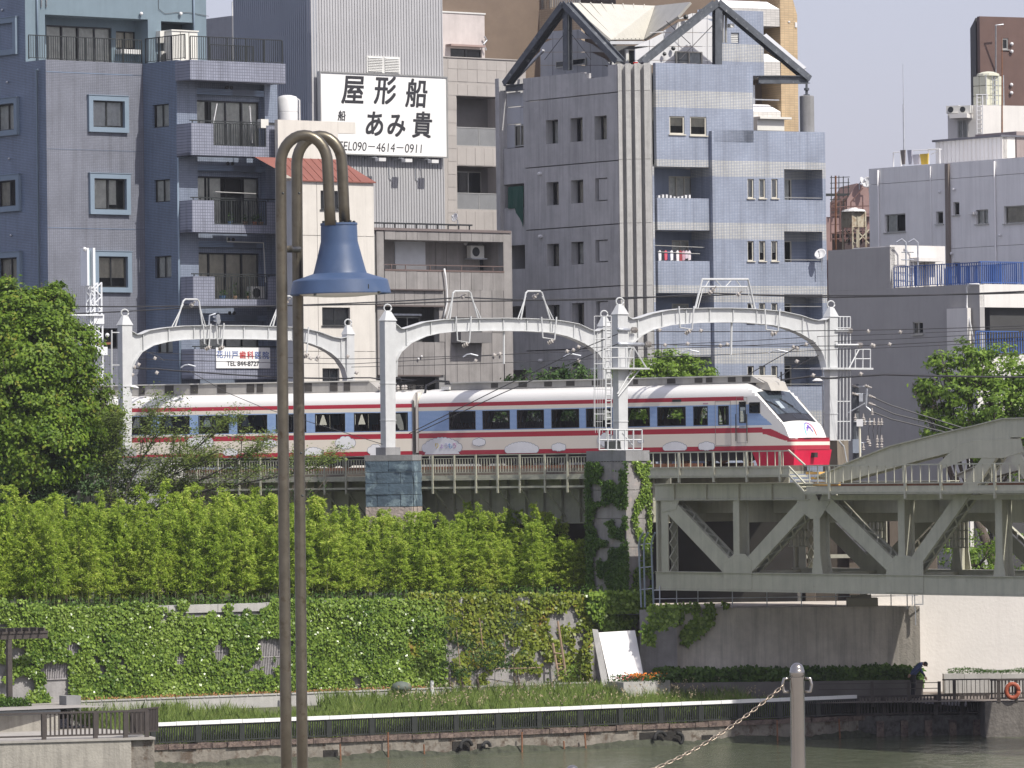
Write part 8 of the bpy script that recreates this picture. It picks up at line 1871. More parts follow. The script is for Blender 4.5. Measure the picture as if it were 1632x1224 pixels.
b=MB(); s=KB.s(681); b.fbox(KB,s-.05,s+.05,2.0,KB.z(681,1085,.1),.1,.2); tag(ob('white_peg',b,M['dish']),'small white peg at the kerb where the trellis ends','peg')
# white leaning panel, its pilaster, flower planter
zt_=at(985,1006,213).z
b=MB(); q=[at(954,1008,212.4),at(1012,1004.5,212.6),at(1025,1073,211.6),at(973,1093,210.9)]
n_=(q[1]-q[0]).cross(q[3]-q[0]).normalized()*.12
if n_.y>0: n_=-n_
b.add(q+[p-n_ for p in q],[(0,1,2,3),(7,6,5,4),(0,4,5,1),(1,5,6,2),(2,6,7,3),(3,7,4,0)]); tag(ob('leaning_slab',b,mat('bright_white_panel',(.78,.76,.74),.7,var=.03)),'plain white slab leaning against the ivy wall beside the abutment','panel')
q=[at(944,1003,212.5),at(953,1004,212.4),at(971,1094,210.8),at(960,1094,210.9)]; b=MB(); b.add(q+[p+Vector((0,.5,0)) for p in q],[(0,3,2,1),(4,5,6,7),(0,1,5,4),(1,2,6,5),(2,3,7,6),(3,0,4,7)]); tag(ob('sloping_pilaster',b,M['concrete_light']),'grey sloping concrete strip along the left edge of the white slab','pilaster')
pl=thing('flower_planter','low concrete planter of orange flowers at the foot of the white slab','planter',at(1020,1098,209.8)); PFp=Face(985,209.6,31)
z1=PFp.z(1030,1086); b=MB(); P_=[PFp.P(0,0,.2),PFp.P(PFp.s(1068),0,-.2),PFp.P(PFp.s(1068),0,-1.4),PFp.P(.1,0,-1.2)]; b.add(*prism(P_,2.0,z1)); ob('box',b,M['concrete_light'],pl)
def leafy(pts,size,m,name,parent=None,kind='stuff',up=.3,asp=.5,**k):
    """small leaf faces at given points"""
    P=np.asarray(pts,float); n=len(P); d=RNG.normal(size=(n,3)); d[:,2]=d[:,2]*.6+up; d/=np.linalg.norm(d,axis=1)[:,None]
    q=np.cross(d,RNG.normal(size=(n,3))); q/=np.linalg.norm(q,axis=1)[:,None]+1e-9; L_=size*(.6+.8*RNG.random((n,1)))
    a=P; b_=P+d*L_*.5+q*L_*asp/2; c=P+d*L_; e=P+d*L_*.5-q*L_*asp/2
    V=np.stack([a,b_,c,e],1).reshape(-1,3).astype(np.float32); me=bpy.data.meshes.new(name); me.vertices.add(4*n); me.vertices.foreach_set('co',V.ravel()); me.loops.add(4*n); me.loops.foreach_set('vertex_index',np.arange(4*n,dtype=np.int32)); me.polygons.add(n); me.polygons.foreach_set('loop_start',np.arange(0,4*n,4,dtype=np.int32)); me.materials.append(m); me.update(); me.validate()
    return ob(name,None,None,parent,kind=kind,mesh=me,**k)
M['lf_flower']=leaf_mat('planter_leaves',(.03,.08,.02),(.08,.16,.03)); pts=[PFp.P(random.uniform(.1,PFp.s(1066)),z1+random.uniform(.0,.22),random.uniform(-1.2,.1)) for _ in range(1200)]
leafy([tuple(p) for p in pts],.09,M['lf_flower'],'leaves',pl)
fo=[tuple(PFp.P(random.uniform(.6,PFp.s(1062)),z1+random.uniform(.12,.3),random.uniform(-.9,.05))) for _ in range(220)]; leafy(fo,.07,mat('orange_petals',(.75,.22,.02),.6),'blossoms',pl,asp=1.0)
fo=[tuple(PFp.P(random.uniform(.05,1.1),z1+random.uniform(.08,.22),random.uniform(-.6,.1))) for _ in range(80)]; leafy(fo,.06,mat('red_petals',(.45,.06,.08),.6),'blossoms',pl,asp=1.0)
# wooden ladder-like stakes by the shrubs
ld=thing('wooden_stakes','two weathered leaning poles with rungs in front of the ivy','ladder',IW.P(IW.s(892),2.4,.8)); M['wood']=mat('weathered_pole',(.27,.19,.13),.85,var=.2,scale=5)
for (a,c) in (((889,990),(902,1076)),((881,1025),(890,1078))): b=MB(); b.tube([IW.P(*IW.hit(*a,.7),.7),IW.P(*IW.hit(*c,1.1),1.1)],.05,6); ob('pole',b,M['wood'],ld)
for y in (1041,1058,1066): b=MB(); b.tube([IW.P(*IW.hit(881+(y-1025)*.16,y,.9),.9),IW.P(*IW.hit(897+(y-1040)*.15,y+1,.9),.9)],.03,5); ob('rung',b,M['wood'],ld)
# green-grey security prongs beside the ivy pier
sp_=thing('prong_fence','blue-grey curved anti-climb prongs at the foot of the ivy pier','fence',at(1028,965,214.5))
for (x0,x1,xt) in ((1022,1018,1025),(1028,1026,1033),(1042,1038,1044)):
    b=MB(); b.tube([at(x0,968,214.2),at(x1,870,214.2),at(x1+2,858,214.1),at(xt,849,213.8)],.04,6); ob('prong',b,mat('blue_grey_prong_%d'%x0,(.25,.30,.34),.5),sp_)
for y in (868,905,940): b=MB(); b.tube([at(1019,y,214.2),at(1039,y-2,214.2)],.02,5); ob('wire',b,M['galv'],sp_)
# planter wall with clipped plants before the white wall, right
pw=thing('long_planter','long low pale planter box with sparse clipped plants before the white wall','planter',at(1560,1090,213.4)); PQ=Face(1500,213.3,1); za,zb2=PQ.z(1560,1090),PQ.z(1560,1073.5)
for (xa,xb) in ((1500,1532),(1532.5,1591),(1591.5,1660)): b=MB(); b.fbox(PQ,PQ.s(xa),PQ.s(xb),za-.35,zb2-(xa-1500)*.0005,-.7,0); ob('box_segment',b,M['concrete_light'],pw)
pts=[tuple(PQ.P(s,zb2+random.uniform(0,.16+.06*math.sin(s*2.1)),random.uniform(-.6,-.1))) for s in [random.uniform(.2,PQ.s(1655)) for _ in range(1800)]]
leafy(pts,.07,M['lf_flower'],'leaves',pw)
# ================================================================ FOREGROUND: lamp post, bollards, chain
lp=thing('street_lamp','blue bell-shaped lamp hanging from a bronze twin-pipe shepherd crook post','street lamp',(at(465,745,32).x,32,8.75))
M['bronze']=mat('bronze_pipe_metal',(.145,.13,.10),.38,.75,var=.2,scale=9,col2=(.09,.07,.045),col2at=(.55,.7),c2scale=14); M['lampblue']=mat('chalky_blue_lamp_paint',(.048,.082,.16),.45,.0,bump=.012,bscale=90,var=.10,scale=5,streak=.25,col2=(.068,.10,.17),col2at=(.5,.75),c2scale=9)
def crook(xb,xt,xd,ytop,ybot,D,ycol,xbase):
    A=at(xbase,1240,D); A.z=8.75; c0=at(xt,300,D); P=[Vector((A.x,D,8.75))]
    for y in (1100,900,700,500,380): P.append(at(xbase+(xt-xbase)*(1240-y)/(1240-300),y,D))
    cx=(xt+xd)/2; r=(xd-xt)/2; cy=ytop+r*1.02
    for k in range(0,15): th=math.pi*(1-k/14); P.append(at(cx+r*math.cos(th),cy+8-(r+8-0)*math.sin(th) if True else 0,D))
    P.append(at(xd+3,ybot-30,D)); P.append(at(xd+4.5,ybot+2,D)); return P
for i,(xb,xt,xd,yt,yb,D,xba) in enumerate(((447,447.5,522,215,357,31.9,456.5),(473,473,545,216,357,32.25,482))):
    P=crook(xb,xt,xd,yt,yb,D,0,xba); b=MB(); b.tube(P,[.0335]*len(P),16); ob('pipe',b,M['bronze'],lp,smooth=True)
for y in (397,): b=MB(); b.tube([at(449,y,31.95),at(475,y,32.2)],.022,10); ob('cross_tube',b,M['bronze'],lp,smooth=True)
for (x,y,D) in ((451,308,31.87),(477,308,32.2),(482,790,32.2),(480,722,32.2)): b=MB(); b.ball(at(x,y,D-.03),.008,8); ob('bolt',b,M['steel_dark'],lp)
c=at(540,357,32.1); k=FPX/32.1
def rr(px): return px/k
prof=[(rr(20),0),(rr(28),rr(-.5)),(rr(29),rr(-4)),(rr(29.5),rr(-28)),(rr(31.5),rr(-36)),(rr(36),rr(-54)),(rr(41.5),rr(-75)),(rr(43),rr(-79)),(rr(58),rr(-84)),(rr(74),rr(-89)),(rr(76),rr(-91)),(rr(80.5),rr(-111)),(rr(80),rr(-112.5)),(rr(74),rr(-112)),(rr(72),rr(-96)),(rr(30),rr(-86))]
tilt=Vector((math.sin(-.012),0,math.cos(.012))); b=MB(); b.lathe(prof,c,64,tilt,cap=False); sh=ob('lamp_shade',b,M['lampblue'],lp,auto=24)
b=MB(); b.lathe([(rr(70),rr(-108)),(rr(70),rr(-109)),(rr(60),rr(-113.5)),(rr(30),rr(-116)),(.001,rr(-117))],c,40,tilt,cap=False); ob('diffuser',b,mat('lamp_diffuser',(.5,.48,.42),.3),lp,smooth=True)
b=MB(); b.lathe([(rr(27),rr(1.5)),(rr(29.5),rr(1.5)),(rr(29.8),rr(-2)),(rr(27),rr(-2))],c,40,tilt); ob('collar',b,M['lampblue'],lp,auto=30)
for a in range(6):
    b=MB(); p=c+Vector((math.cos(a*1.05+.3)*rr(25),math.sin(a*1.05+.3)*rr(25),0)); b.lathe([(.006,0),(.011,.002),(.011,.012),(.006,.016)],p+Vector((0,0,rr(1))),6); ob('bolt',b,M['steel_dark'],lp)
for (x,y) in ((502,467.5),(604,464)): b=MB(); b.lathe([(.009,0),(.009,.014)],at(x,y,32.1-.27)-Vector((0,0,.014)),8); ob('latch_screw',b,M['steel_dark'],lp)
b=MB(); b.fbox(Face(590,31.8,0),0,.006,at(590,460,31.8).z,at(590,453,31.8).z,.0,.03); ob('seam_clip',b,M['steel_dark'],lp)
# bollards
M['inox']=mat('brushed_stainless',(.36,.34,.31),.2,.95,var=.05,scale=4)
def bollard(px,py,D,lab):
    c=at(px,py,D); t=thing('bollard',lab,'bollard',(c.x,c.y,8.75),'stainless bollards on the near promenade')
    R_=11.6*D/FPX; h=c.z-8.75
    b=MB(); b.lathe([(R_,0),(R_,h-.115),(R_*1.02,h-.112),(R_*1.02,h-.10)],(c.x,c.y,8.75),32,m=0); ob('tube',b,M['inox'],t,auto=30)
    b=MB(); r2=R_*1.02; b.lathe([(r2,h-.098),(r2,h-.055)]+[(r2*.93*math.cos(a*math.pi/16)+.0005,h-.052+r2*1.0*math.sin(a*math.pi/16)) for a in range(9)],(c.x,c.y,8.75),32); ob('dome_cap',b,M['inox'],t,smooth=True)
    for sg in (-1,1):
        e=Vector((c.x+sg*(R_+.0),c.y-.0,c.z-.155)); b=MB(); b.tube([e+Vector((sg*.005,0,.045)),e+Vector((sg*.04,0,.045)),e+Vector((sg*.05,0,.0)),e+Vector((sg*.04,0,-.045)),e+Vector((sg*.005,0,-.045))],.011,8); ob('chain_lug',b,M['inox'],t,smooth=True)
    return c,t
c1,_=bollard(1270,1056,37.0,'tall stainless bollard with domed cap and chain at the lower right')
c2,_=bollard(912,1219,36.4,'stainless bollard whose domed top just shows at the bottom edge')
# the chain, link by link, as a real catenary between the two lugs
ch=thing('chain','steel link chain sagging between the two stainless bollards','chain',(c1+c2)/2)
A=Vector((c1.x-.095,c1.y,c1.z-.155)); B=Vector((c2.x+.10,c2.y,c2.z-.155)); pts=[]
for i in range(201):
    f=i/200; v=A.lerp(B,f); v.z-=.20*4*f*(1-f)*.6; pts.append(v)
ls_=[0]; 
for i in range(200): ls_.append(ls_[-1]+(pts[i+1]-pts[i]).length)
nl=int(ls_[-1]/.036)
lk=MB()
for k in range(17):
    pass
def link_mesh():
    b=MB(); P=[]; 
    for a in range(13):
        th=a*2*math.pi/12; x=.0135*(1 if math.cos(th)>=0 else -1)+.0100*math.cos(th); P.append(Vector((x,.0105*math.sin(th)*1.0,0)))
    b.tube(P,.0034,6,cap=False); return b
lb_=link_mesh(); lme=bpy.data.meshes.new('link'); lme.from_pydata(lb_.v,[],lb_.f); lme.materials.append(mat('chain_steel',(.30,.25,.20),.35,.9,var=.3,scale=30)); lme.polygons.foreach_set('use_smooth',[True]*len(lme.polygons))
cl_=wloc(ch)
for k in range(nl):
    s=(k+.5)*ls_[-1]/nl; i=next(j for j in range(1,201) if ls_[j]>=s); p=pts[i-1].lerp(pts[i],(s-ls_[i-1])/(ls_[i]-ls_[i-1])); d=(pts[i]-pts[i-1]).normalized()
    o=bpy.data.objects.new('link',lme); COL.objects.link(o); o.parent=ch; o.location=p-cl_; q_=d.to_track_quat('X','Z'); o.rotation_euler=(q_@Matrix.Rotation((math.pi/2 if k%2 else 0)+.6,3,'X').to_quaternion()).to_euler()
# ================================================================ VEGETATION
RG=np.random.default_rng(5)
def mesh_np(name,V,nv,m,parent=None,**k):
    n=len(V)//nv; me=bpy.data.meshes.new(name); me.vertices.add(len(V)); me.vertices.foreach_set('co',np.asarray(V,np.float32).ravel()); me.loops.add(len(V)); me.loops.foreach_set('vertex_index',np.arange(len(V),dtype=np.int32)); me.polygons.add(n); me.polygons.foreach_set('loop_start',np.arange(0,len(V),nv,dtype=np.int32)); me.materials.append(m); me.update(); me.validate(); return me
def leaves_np(P,dirs,nrm,L,asp):
    """diamond leaves: base P, along dirs, lying across nrm"""
    d=dirs/np.linalg.norm(dirs,axis=1)[:,None]; q=np.cross(d,nrm); q/=np.linalg.norm(q,axis=1)[:,None]+1e-9; L=L[:,None]
    up=np.cross(q,d)*L*.08
    return np.stack([P,P+d*L*.45+q*L*asp/2+up,P+d*L,P+d*L*.45-q*L*asp/2+up],1).reshape(-1,3)
def vnoise(x,y,seed=0,f=1.0):
    x=np.asarray(x)*f;y=np.asarray(y)*f; r=np.random.default_rng(seed).random((64,64)); xi=np.floor(x).astype(int);yi=np.floor(y).astype(int); fx=x-xi;fy=y-yi; fx=fx*fx*(3-2*fx);fy=fy*fy*(3-2*fy)
    g=lambda a,b: r[a%64,b%64]; return (g(xi,yi)*(1-fx)+g(xi+1,yi)*fx)*(1-fy)+(g(xi,yi+1)*(1-fx)+g(xi+1,yi+1)*fx)*fy
def fpts(F,s,z,d): 
    return np.stack([F.o.x+F.u.x*s+F.n.x*d,F.o.y+F.u.y*s+F.n.y*d,z],1)
M['ivy']=leaf_mat('ivy_leaves',(.05,.11,.014),(.25,.36,.06),.28,.26,c3=(.36,.46,.13),scale=.6)
M['ivyy']=leaf_mat('yellowing_ivy_leaves',(.08,.125,.014),(.27,.32,.045),.3,.4,c3=(.32,.20,.05),scale=.7)
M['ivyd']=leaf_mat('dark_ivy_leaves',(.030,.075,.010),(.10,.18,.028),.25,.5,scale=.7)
def ivy(name,F,s,z,d,m,size=.15,parent=None,lean=.5):
    n=len(s); P=fpts(F,s,z,d); N=np.array([F.n.x,F.n.y,.35])[None]+RG.normal(scale=lean,size=(n,3)); N/=np.linalg.norm(N,axis=1)[:,None]
    dr=np.cross(N,RG.normal(size=(n,3)))+np.array([0,0,-.5]); V=leaves_np(P,dr,N,size*(.6+.7*RG.random(n)),.85)
    me=mesh_np(name,V,4,m); o=ob(name,None,None,parent,mesh=me,kind='stuff'); return o
def smp(F,px0,px1,py0,py1,n):
    px=RG.uniform(px0,px1,n); py=RG.uniform(py0,py1,n)
    xs=np.linspace(px0,px1,24); ss=np.array([F.s(x) for x in xs]); s=np.interp(px,xs,ss)
    Za=np.array([F.z(x,py0) for x in xs]); Zb=np.array([F.z(x,py1) for x in xs]); f=(py-py0)/(py1-py0); z=np.interp(px,xs,Za)*(1-f)+np.interp(px,xs,Zb)*f
    return px,py,s,z
px,py,s,z=smp(IW,-20,700,955,1128,80000)
nz=vnoise(s,z,1,1.1)*.6+vnoise(s,z,2,3.0)*.4; keep=nz>.20
nf=vnoise(s,z,9,4.5)
for (a,b,c,e) in ((97,116,1020,1040),(330,352,1022,1050),(398,440,1018,1074),(266,286,1040,1056),(640,651,1016,1054)):
    keep&=~((((px-(a+b)/2)/((b-a)*.62))**2+((py-(c+e)/2)/((e-c)*.62))**2+(nf-.5)*1.9)<.75)
keep&=~((px<100)&(py>1055)&(nz<.66)); keep&=~((px<60)&(py>1030)&(nz<.45)); top=np.interp(px,[0,150,240,290,420,450,700],[968,966,962,984,980,950,942]); keep&=(py>top)|(vnoise(s,z,4,2.5)>.66); keep&=z>2.45
dd=.36*(1-(z-1.8)/3.8).clip(0,1)+.10+.30*vnoise(s,z,7,1.6)*RG.random(len(s))+.05*RG.random(len(s))
tag(ivy('ivy',IW,s[keep],z[keep],dd[keep],M['ivy'],.125),'dense glossy green ivy curtain over the left retaining wall','ivy')
px,py,s,z=smp(IW,640,1016,945,1108,17000)
nz=vnoise(s,z,11,1.0)*.6+vnoise(s,z,12,2.6)*.4; keep=nz>np.interp(py,[945,985,1010,1108],[.25,.36,.47,.55]); keep&=~((px>930)&(py>1000+vnoise(s,z,3,3)*20))&(z>2.5); keep&=~((px>945)&(py>985)&(nz<.6))
dd=.30*(1-(z-1.8)/3.8).clip(0,1)+.12+.25*vnoise(s,z,7,1.6)*RG.random(len(s))
tag(ivy('ivy',IW,s[keep],z[keep],dd[keep],M['ivyy'],.15),'yellow-green patchy ivy on the right half of the retaining wall','ivy')
px,py,s,z=smp(IW,925,1018,940,1018,5200); nz=vnoise(s,z,31,1.4); keep=(py<np.interp(px,[925,960,985,1018],[985,1015,1008,990])-nz*12)&(py>948-8*nz)
tag(ivy('ivy',IW,s[keep],z[keep],.25+.35*RG.random(keep.sum()),M['ivy'],.17),'bright ivy cascade over the wall corner above the white slab','ivy')
# pier ivy: left face's shade put into dark leaf colour, right face sunlit
px,py,s,z=smp(PA,936,1002,737,965,22000); nz=vnoise(s,z,21,1.0)*.55+vnoise(s,z,22,2.4)*.45; edge=np.abs(px-940)<8
keep=((nz>.44)|(px<946)|(px>990)&(nz>.34))&~((px>958)&(px<982)&(py<765)&(nz<.75))&~((px>944)&(px<962)&(py>770)&(py<800)&(nz<.7))&~((px>950)&(px<975)&(py>812)&(py<828))
tag(ivy('ivy',PA,s[keep],z[keep],.05+.12*RG.random(keep.sum()),M['ivyd'],.095),'ivy on the left face of the tall pier, shade put into its dark leaves','ivy')
px,py,s,z=smp(PB,1000,1034,735,968,7000); c=1018+9*np.sin(py/17.)*1.0; nz=vnoise(s,z,25,2.2); keep=(np.abs(px-c)<3+8*nz)|(nz>.70)|(px>1029)&(nz>.35)
tag(ivy('ivy',PB,s[keep],z[keep],.05+.12*RG.random(keep.sum()),M['ivy'],.10),'bright winding ivy strands on the sunlit right face of the pier','ivy')
px,py,s,z=smp(AB,1018,1180,962,1085,9000); lim=np.interp(px,[1018,1030,1045,1062,1090,1110,1135,1180],[1075,1060,1000,1003,1030,1015,990,972]); nz=vnoise(s,z,28,1.6)*.6+vnoise(s,z,29,3)*.4; keep=(py<lim)&(nz>.38+.12*(px>1110))
keep&=~((px<1045)&(nz<.5))
tag(ivy('ivy',AB,s[keep],z[keep],np.where(px[keep]<1075,1.68,.06)+.15*RG.random(keep.sum()),M['ivy'],.15),'ivy hanging over the top left of the bridge abutment','ivy')
# hedge of dark creeper along the abutment foot
px,py,s,z=smp(AB,1040,1462,1060,1094,16000); topy=1066-4*vnoise(s,z*0,33,.8)-np.where(px>1370,3,0); lowy=np.where(px>1370,1092,1088)-8*vnoise(s,z*0,34,1.3); keep=(py>topy)&(py<lowy+2)
hd=ivy('hedge',AB,s[keep],z[keep],.25+1.3*RG.random(keep.sum()),M['ivyd'],.17,lean=.9); tag(hd,'low dark green creeper hedge along the abutment foot in shade','hedge')
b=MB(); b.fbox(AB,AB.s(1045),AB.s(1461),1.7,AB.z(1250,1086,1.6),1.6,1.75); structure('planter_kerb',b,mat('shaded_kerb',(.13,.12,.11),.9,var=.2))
# clipped hedge far left
HG=Face(20,198.5,31); n=5200; s=RG.uniform(-2.2,HG.s(51),n); d=RG.uniform(-1.0,0,n); zz=RG.uniform(HG.z(20,1134),HG.z(20,1114.5),n)
sh=np.minimum(1,(HG.s(51)-s)/.35)**.5; zz=HG.z(20,1134)+(zz-HG.z(20,1134))*sh
me=mesh_np('hedge',leaves_np(fpts(HG,s,zz,d),RG.normal(size=(n,3))+[0,0,.4],RG.normal(size=(n,3)),.09*(.6+.8*RG.random(n)),.6),4,M['ivyd']); tag(ob('hedge',None,None,None,mesh=me,kind='stuff'),'small clipped dark hedge under the pergola at the left edge','hedge')
# ---- bamboo
M['bamboo']=leaf_mat('bamboo_leaves',(.18,.30,.03),(.50,.62,.10),.5,.55,c3=(.66,.66,.2),scale=.5)
M['culm']=mat('bamboo_culm',(.12,.14,.04),.5,var=.2)
def bamboo_meshes(seed,H):
    r=np.random.default_rng(seed); b=MB(); Ps=[];Ds=[];Ls=[]
    for c in range(7):
        a=r.uniform(0,6.28); rad=r.uniform(.02,.42); bx,by=rad*math.cos(a),rad*math.sin(a); h=H*r.uniform(.5,1.0); lean=r.uniform(.03,.24)*h; la=r.uniform(0,6.28)
        C=[]
        for k in range(9):
            t=k/8; C.append(np.array([bx+lean*math.cos(la)*t**2.2,by+lean*math.sin(la)*t**2.2,h*t*(1-.05*t)]))
        b.tube([Vector(p) for p in C],[.022*(1-.8*k/8)+.004 for k in range(9)],5)
        C=np.array(C); nb=int(h*12)
        for j in range(nb):
            t=r.uniform(.10,1.0)**.85; p=np.array([np.interp(t*8,range(9),C[:,i]) for i in range(3)]); az=r.uniform(0,6.28); R_=(.05+.62*(1-t)**.8*min(1,t*4))*r.uniform(.5,1.1); el=r.uniform(.2,.9)
            tip=p+np.array([math.cos(az)*R_,math.sin(az)*R_,R_*el*.8]); nl=24
            f=r.uniform(.25,1.05,nl)[:,None]; Q=p+(tip-p)*f+r.normal(scale=.035,size=(nl,3)); D=np.array([math.cos(az),math.sin(az),-.35])+r.normal(scale=.65,size=(nl,3))
            Ps.append(Q);Ds.append(D);Ls.append(r.uniform(.10,.19,nl))
    P=np.concatenate(Ps);D=np.concatenate(Ds);L_=np.concatenate(Ls); N_=r.normal(size=P.shape)+[0,-.3,.9]
    return b,mesh_np('foliage',leaves_np(P,D,N_,L_,.30),4,M['bamboo'])
BV=[]
for i,H_ in enumerate((4.6,5.0,4.3,4.8,5.2,4.1)):
    b,me=bamboo_meshes(100+i,H_); cm=bpy.data.meshes.new('culms'); cm.from_pydata(b.v,[],b.f); cm.materials.append(M['culm']); BV.append((cm,me,H_))
topc=[(-30,785),(60,790),(100,782),(150,800),(185,775),(240,795),(270,795),(300,780),(335,768),(370,768),(400,785),(420,760),(450,775),(490,772),(520,778),(545,795),(590,800),(620,812),(655,815),(690,825),(719,793),(745,818),(770,808),(800,804),(850,795),(890,790),(925,806),(945,828),(1000,838),(1020,850)]
BC={}
ORD='first second third fourth fifth sixth seventh eighth ninth tenth eleventh twelfth thirteenth fourteenth fifteenth sixteenth seventeenth eighteenth nineteenth twentieth twenty-first twenty-second twenty-third twenty-fourth twenty-fifth twenty-sixth twenty-seventh twenty-eighth twenty-ninth thirtieth thirty-first thirty-second thirty-third thirty-fourth thirty-fifth thirty-sixth thirty-seventh thirty-eighth thirty-ninth fortieth forty-first forty-second forty-third forty-fourth forty-fifth forty-sixth forty-seventh forty-eighth'.split()
def BL(row,xx):
    BC[row]=BC.get(row,-1)+1; return 'feathery bamboo clump, %s from the left edge in the %s row on the terrace'%(ORD[min(BC[row],47)],('front','middle','back')[row])
BM=Face(500,212.0,31); k=0; random.seed(77)
for row,(off,step) in enumerate(((0,28),(2.2,29),(4.4,33))):
    x=-30+row*9
    while x<(1014 if row<1 else 1000-row*25):
        xx=x+random.uniform(-7,7); p=BM.P(BM.s(xx,900),5.8,-off-random.uniform(0,.8)); ty=np.interp(xx,[a for a,_ in topc],[c_ for _,c_ in topc])+random.uniform(-26,20)-row*4
        h=at(xx,ty,p.y).z-5.8
        if row==0: h*=random.uniform(.72,.98)
        if row==1: h*=random.uniform(.84,1.0)
        cm,me,H_=BV[k%6]; t=thing('bamboo',BL(row,xx),'bamboo',p,'bamboos in the terrace row',random.uniform(0,6.28)); f=max(.5,h/H_); t.scale=(min(1.25,max(.85,f*1.05)),)*2+(f,)
        for nm,mm,kd in (('culms',cm,None),('foliage',me,'stuff')):
            o=bpy.data.objects.new(nm,mm); COL.objects.link(o); o.parent=t; o['kind']='stuff'
        k+=1; x+=step*random.uniform(.8,1.2)
# low growth at the terrace edge, under the bamboo
px,py,s,z=smp(IW,-20,1010,930,975,3500); keep=np.ones(len(s),bool); zz=5.85+RG.random(len(s))**2*.4
me=mesh_np('undergrowth',leaves_np(fpts(IW,s,zz,-.1-1.6*RG.random(len(s))),RG.normal(size=(len(s),3))+[0,0,.5],RG.normal(size=(len(s),3)),.14*(.6+.8*RG.random(len(s))),.4),4,M['ivyd']); tag(ob('undergrowth',None,None,None,mesh=me,kind='stuff'),'low leafy growth along the terrace edge beneath the bamboo','undergrowth')
# ---- trees with limbs
def tree(name,label,base,height,blobs,m,leaf,nper,trunk=.3,limbs=None,asp=.5,barkc=(.09,.07,.055),group=None,dens=1.0,seed=1,shell=.45):
    r=np.random.default_rng(seed); t=thing(name,label,'tree',base,group); base=Vector(base); bark=mat('bark_%s_%d'%(name,seed),barkc,.9,var=.3,scale=5,bump=.6)
    b=MB(); top=base+Vector((0,0,height)); c0=Vector((sum(q[0][0] for q in blobs)/len(blobs),sum(q[0][1] for q in blobs)/len(blobs),sum(q[0][2] for q in blobs)/len(blobs)))
    fork=base.lerp(Vector((c0.x,c0.y,base.z+height*.45)),1.0); b.tube([base,base.lerp(fork,.5)+Vector((.05,0,0)),fork],[trunk,trunk*.8,trunk*.6],9); ob('trunk',b,bark,t,smooth=True)
    for (c,rad) in blobs:
        c=Vector(c); b=MB(); mid=fork.lerp(c,.5)+Vector((0,0,-.15*(c-fork).length)); b.tube([fork,mid,c],[trunk*.4,trunk*.25,trunk*.06],6)
        for q in range(5):
            e=c+Vector((r.normal()*rad[0]*.5,r.normal()*rad[1]*.5,abs(r.normal())*rad[2]*.5)); b.tube([mid.lerp(c,.6),mid.lerp(e,.7),e],[trunk*.12,trunk*.07,.01],4)
        ob('limb',b,bark,t,smooth=True)
    Ps=[];Ns=[]
    for (c,rad) in blobs:
        vol=rad[0]*rad[2]; ncl=int(max(8,vol*14*dens)); u=r.normal(size=(ncl,3)); u/=np.linalg.norm(u,axis=1)[:,None]; rr=(shell+(1-shell)*r.random(ncl))[:,None]*(.85+.3*r.random((ncl,1))); cc=np.array(c)+u*np.array(rad)*rr
        for i in range(ncl):
            n=int(nper*(.6+.8*r.random())); cr=r.uniform(.22,.5)*min(1.2,max(.6,rad[0]*.5)); q=r.normal(size=(n,3))*np.array([cr,cr,cr*.55])*.6; Ps.append(cc[i]+q); Ns.append(u[i]+q/cr*.5+r.normal(scale=.45,size=(n,3))+[0,0,.5])
    P=np.concatenate(Ps);N_=np.concatenate(Ns); N_/=np.linalg.norm(N_,axis=1)[:,None]; D=np.cross(N_,r.normal(size=P.shape))
    me=mesh_np('crown',leaves_np(P,D,N_,leaf*(.6+.8*r.random(len(P))),asp),4,m); ob('crown',None,None,t,mesh=me,kind='stuff'); return t
M['camphor']=leaf_mat('camphor_leaves',(.05,.11,.008),(.19,.29,.03),.35,.5,c3=(.30,.27,.05),scale=.9)
M['wisp']=leaf_mat('feathery_leaves',(.09,.14,.03),(.22,.28,.07),.35,.5,scale=.8)
M['wispd']=leaf_mat('bluish_bush_leaves',(.035,.085,.028),(.11,.18,.06),.3,.5,scale=.8)
M['cherry']=leaf_mat('fresh_tree_leaves',(.07,.14,.015),(.24,.36,.055),.4,.45,scale=1.0)
M['darkleaf']=leaf_mat('dark_tree_leaves',(.018,.05,.012),(.07,.13,.03),.3,.45,scale=1.0)
def blob(px,py,D,r): p=at(px,py,D); return ((p.x,p.y,p.z),r if isinstance(r,tuple) else (r,r,r*.85))
TD=219
B_=[blob(20,520,TD,2.1),blob(70,500,TD,1.4),blob(-30,560,TD,2.6),blob(60,570,TD-1,2.3),blob(105,560,TD,1.4),blob(30,640,TD-1.5,2.4),blob(95,640,TD-.5,2.0),blob(135,650,TD,1.2),blob(120,690,TD,1.5),blob(60,710,TD-1.5,2.2),blob(0,700,TD-1,2.4),blob(10,470,TD,.8),blob(165,668,TD+.4,.75),blob(88,470,TD,.7),blob(158,715,TD,1.1),blob(-60,640,TD,2.4)]
pb=at(40,900,TD); tree('camphor_tree','large dense dark green tree filling the left edge beside the portal',(pb.x,TD,5.8),7,B_,M['camphor'],.165,95,.34,seed=3,dens=2.2,shell=.7,asp=.6)
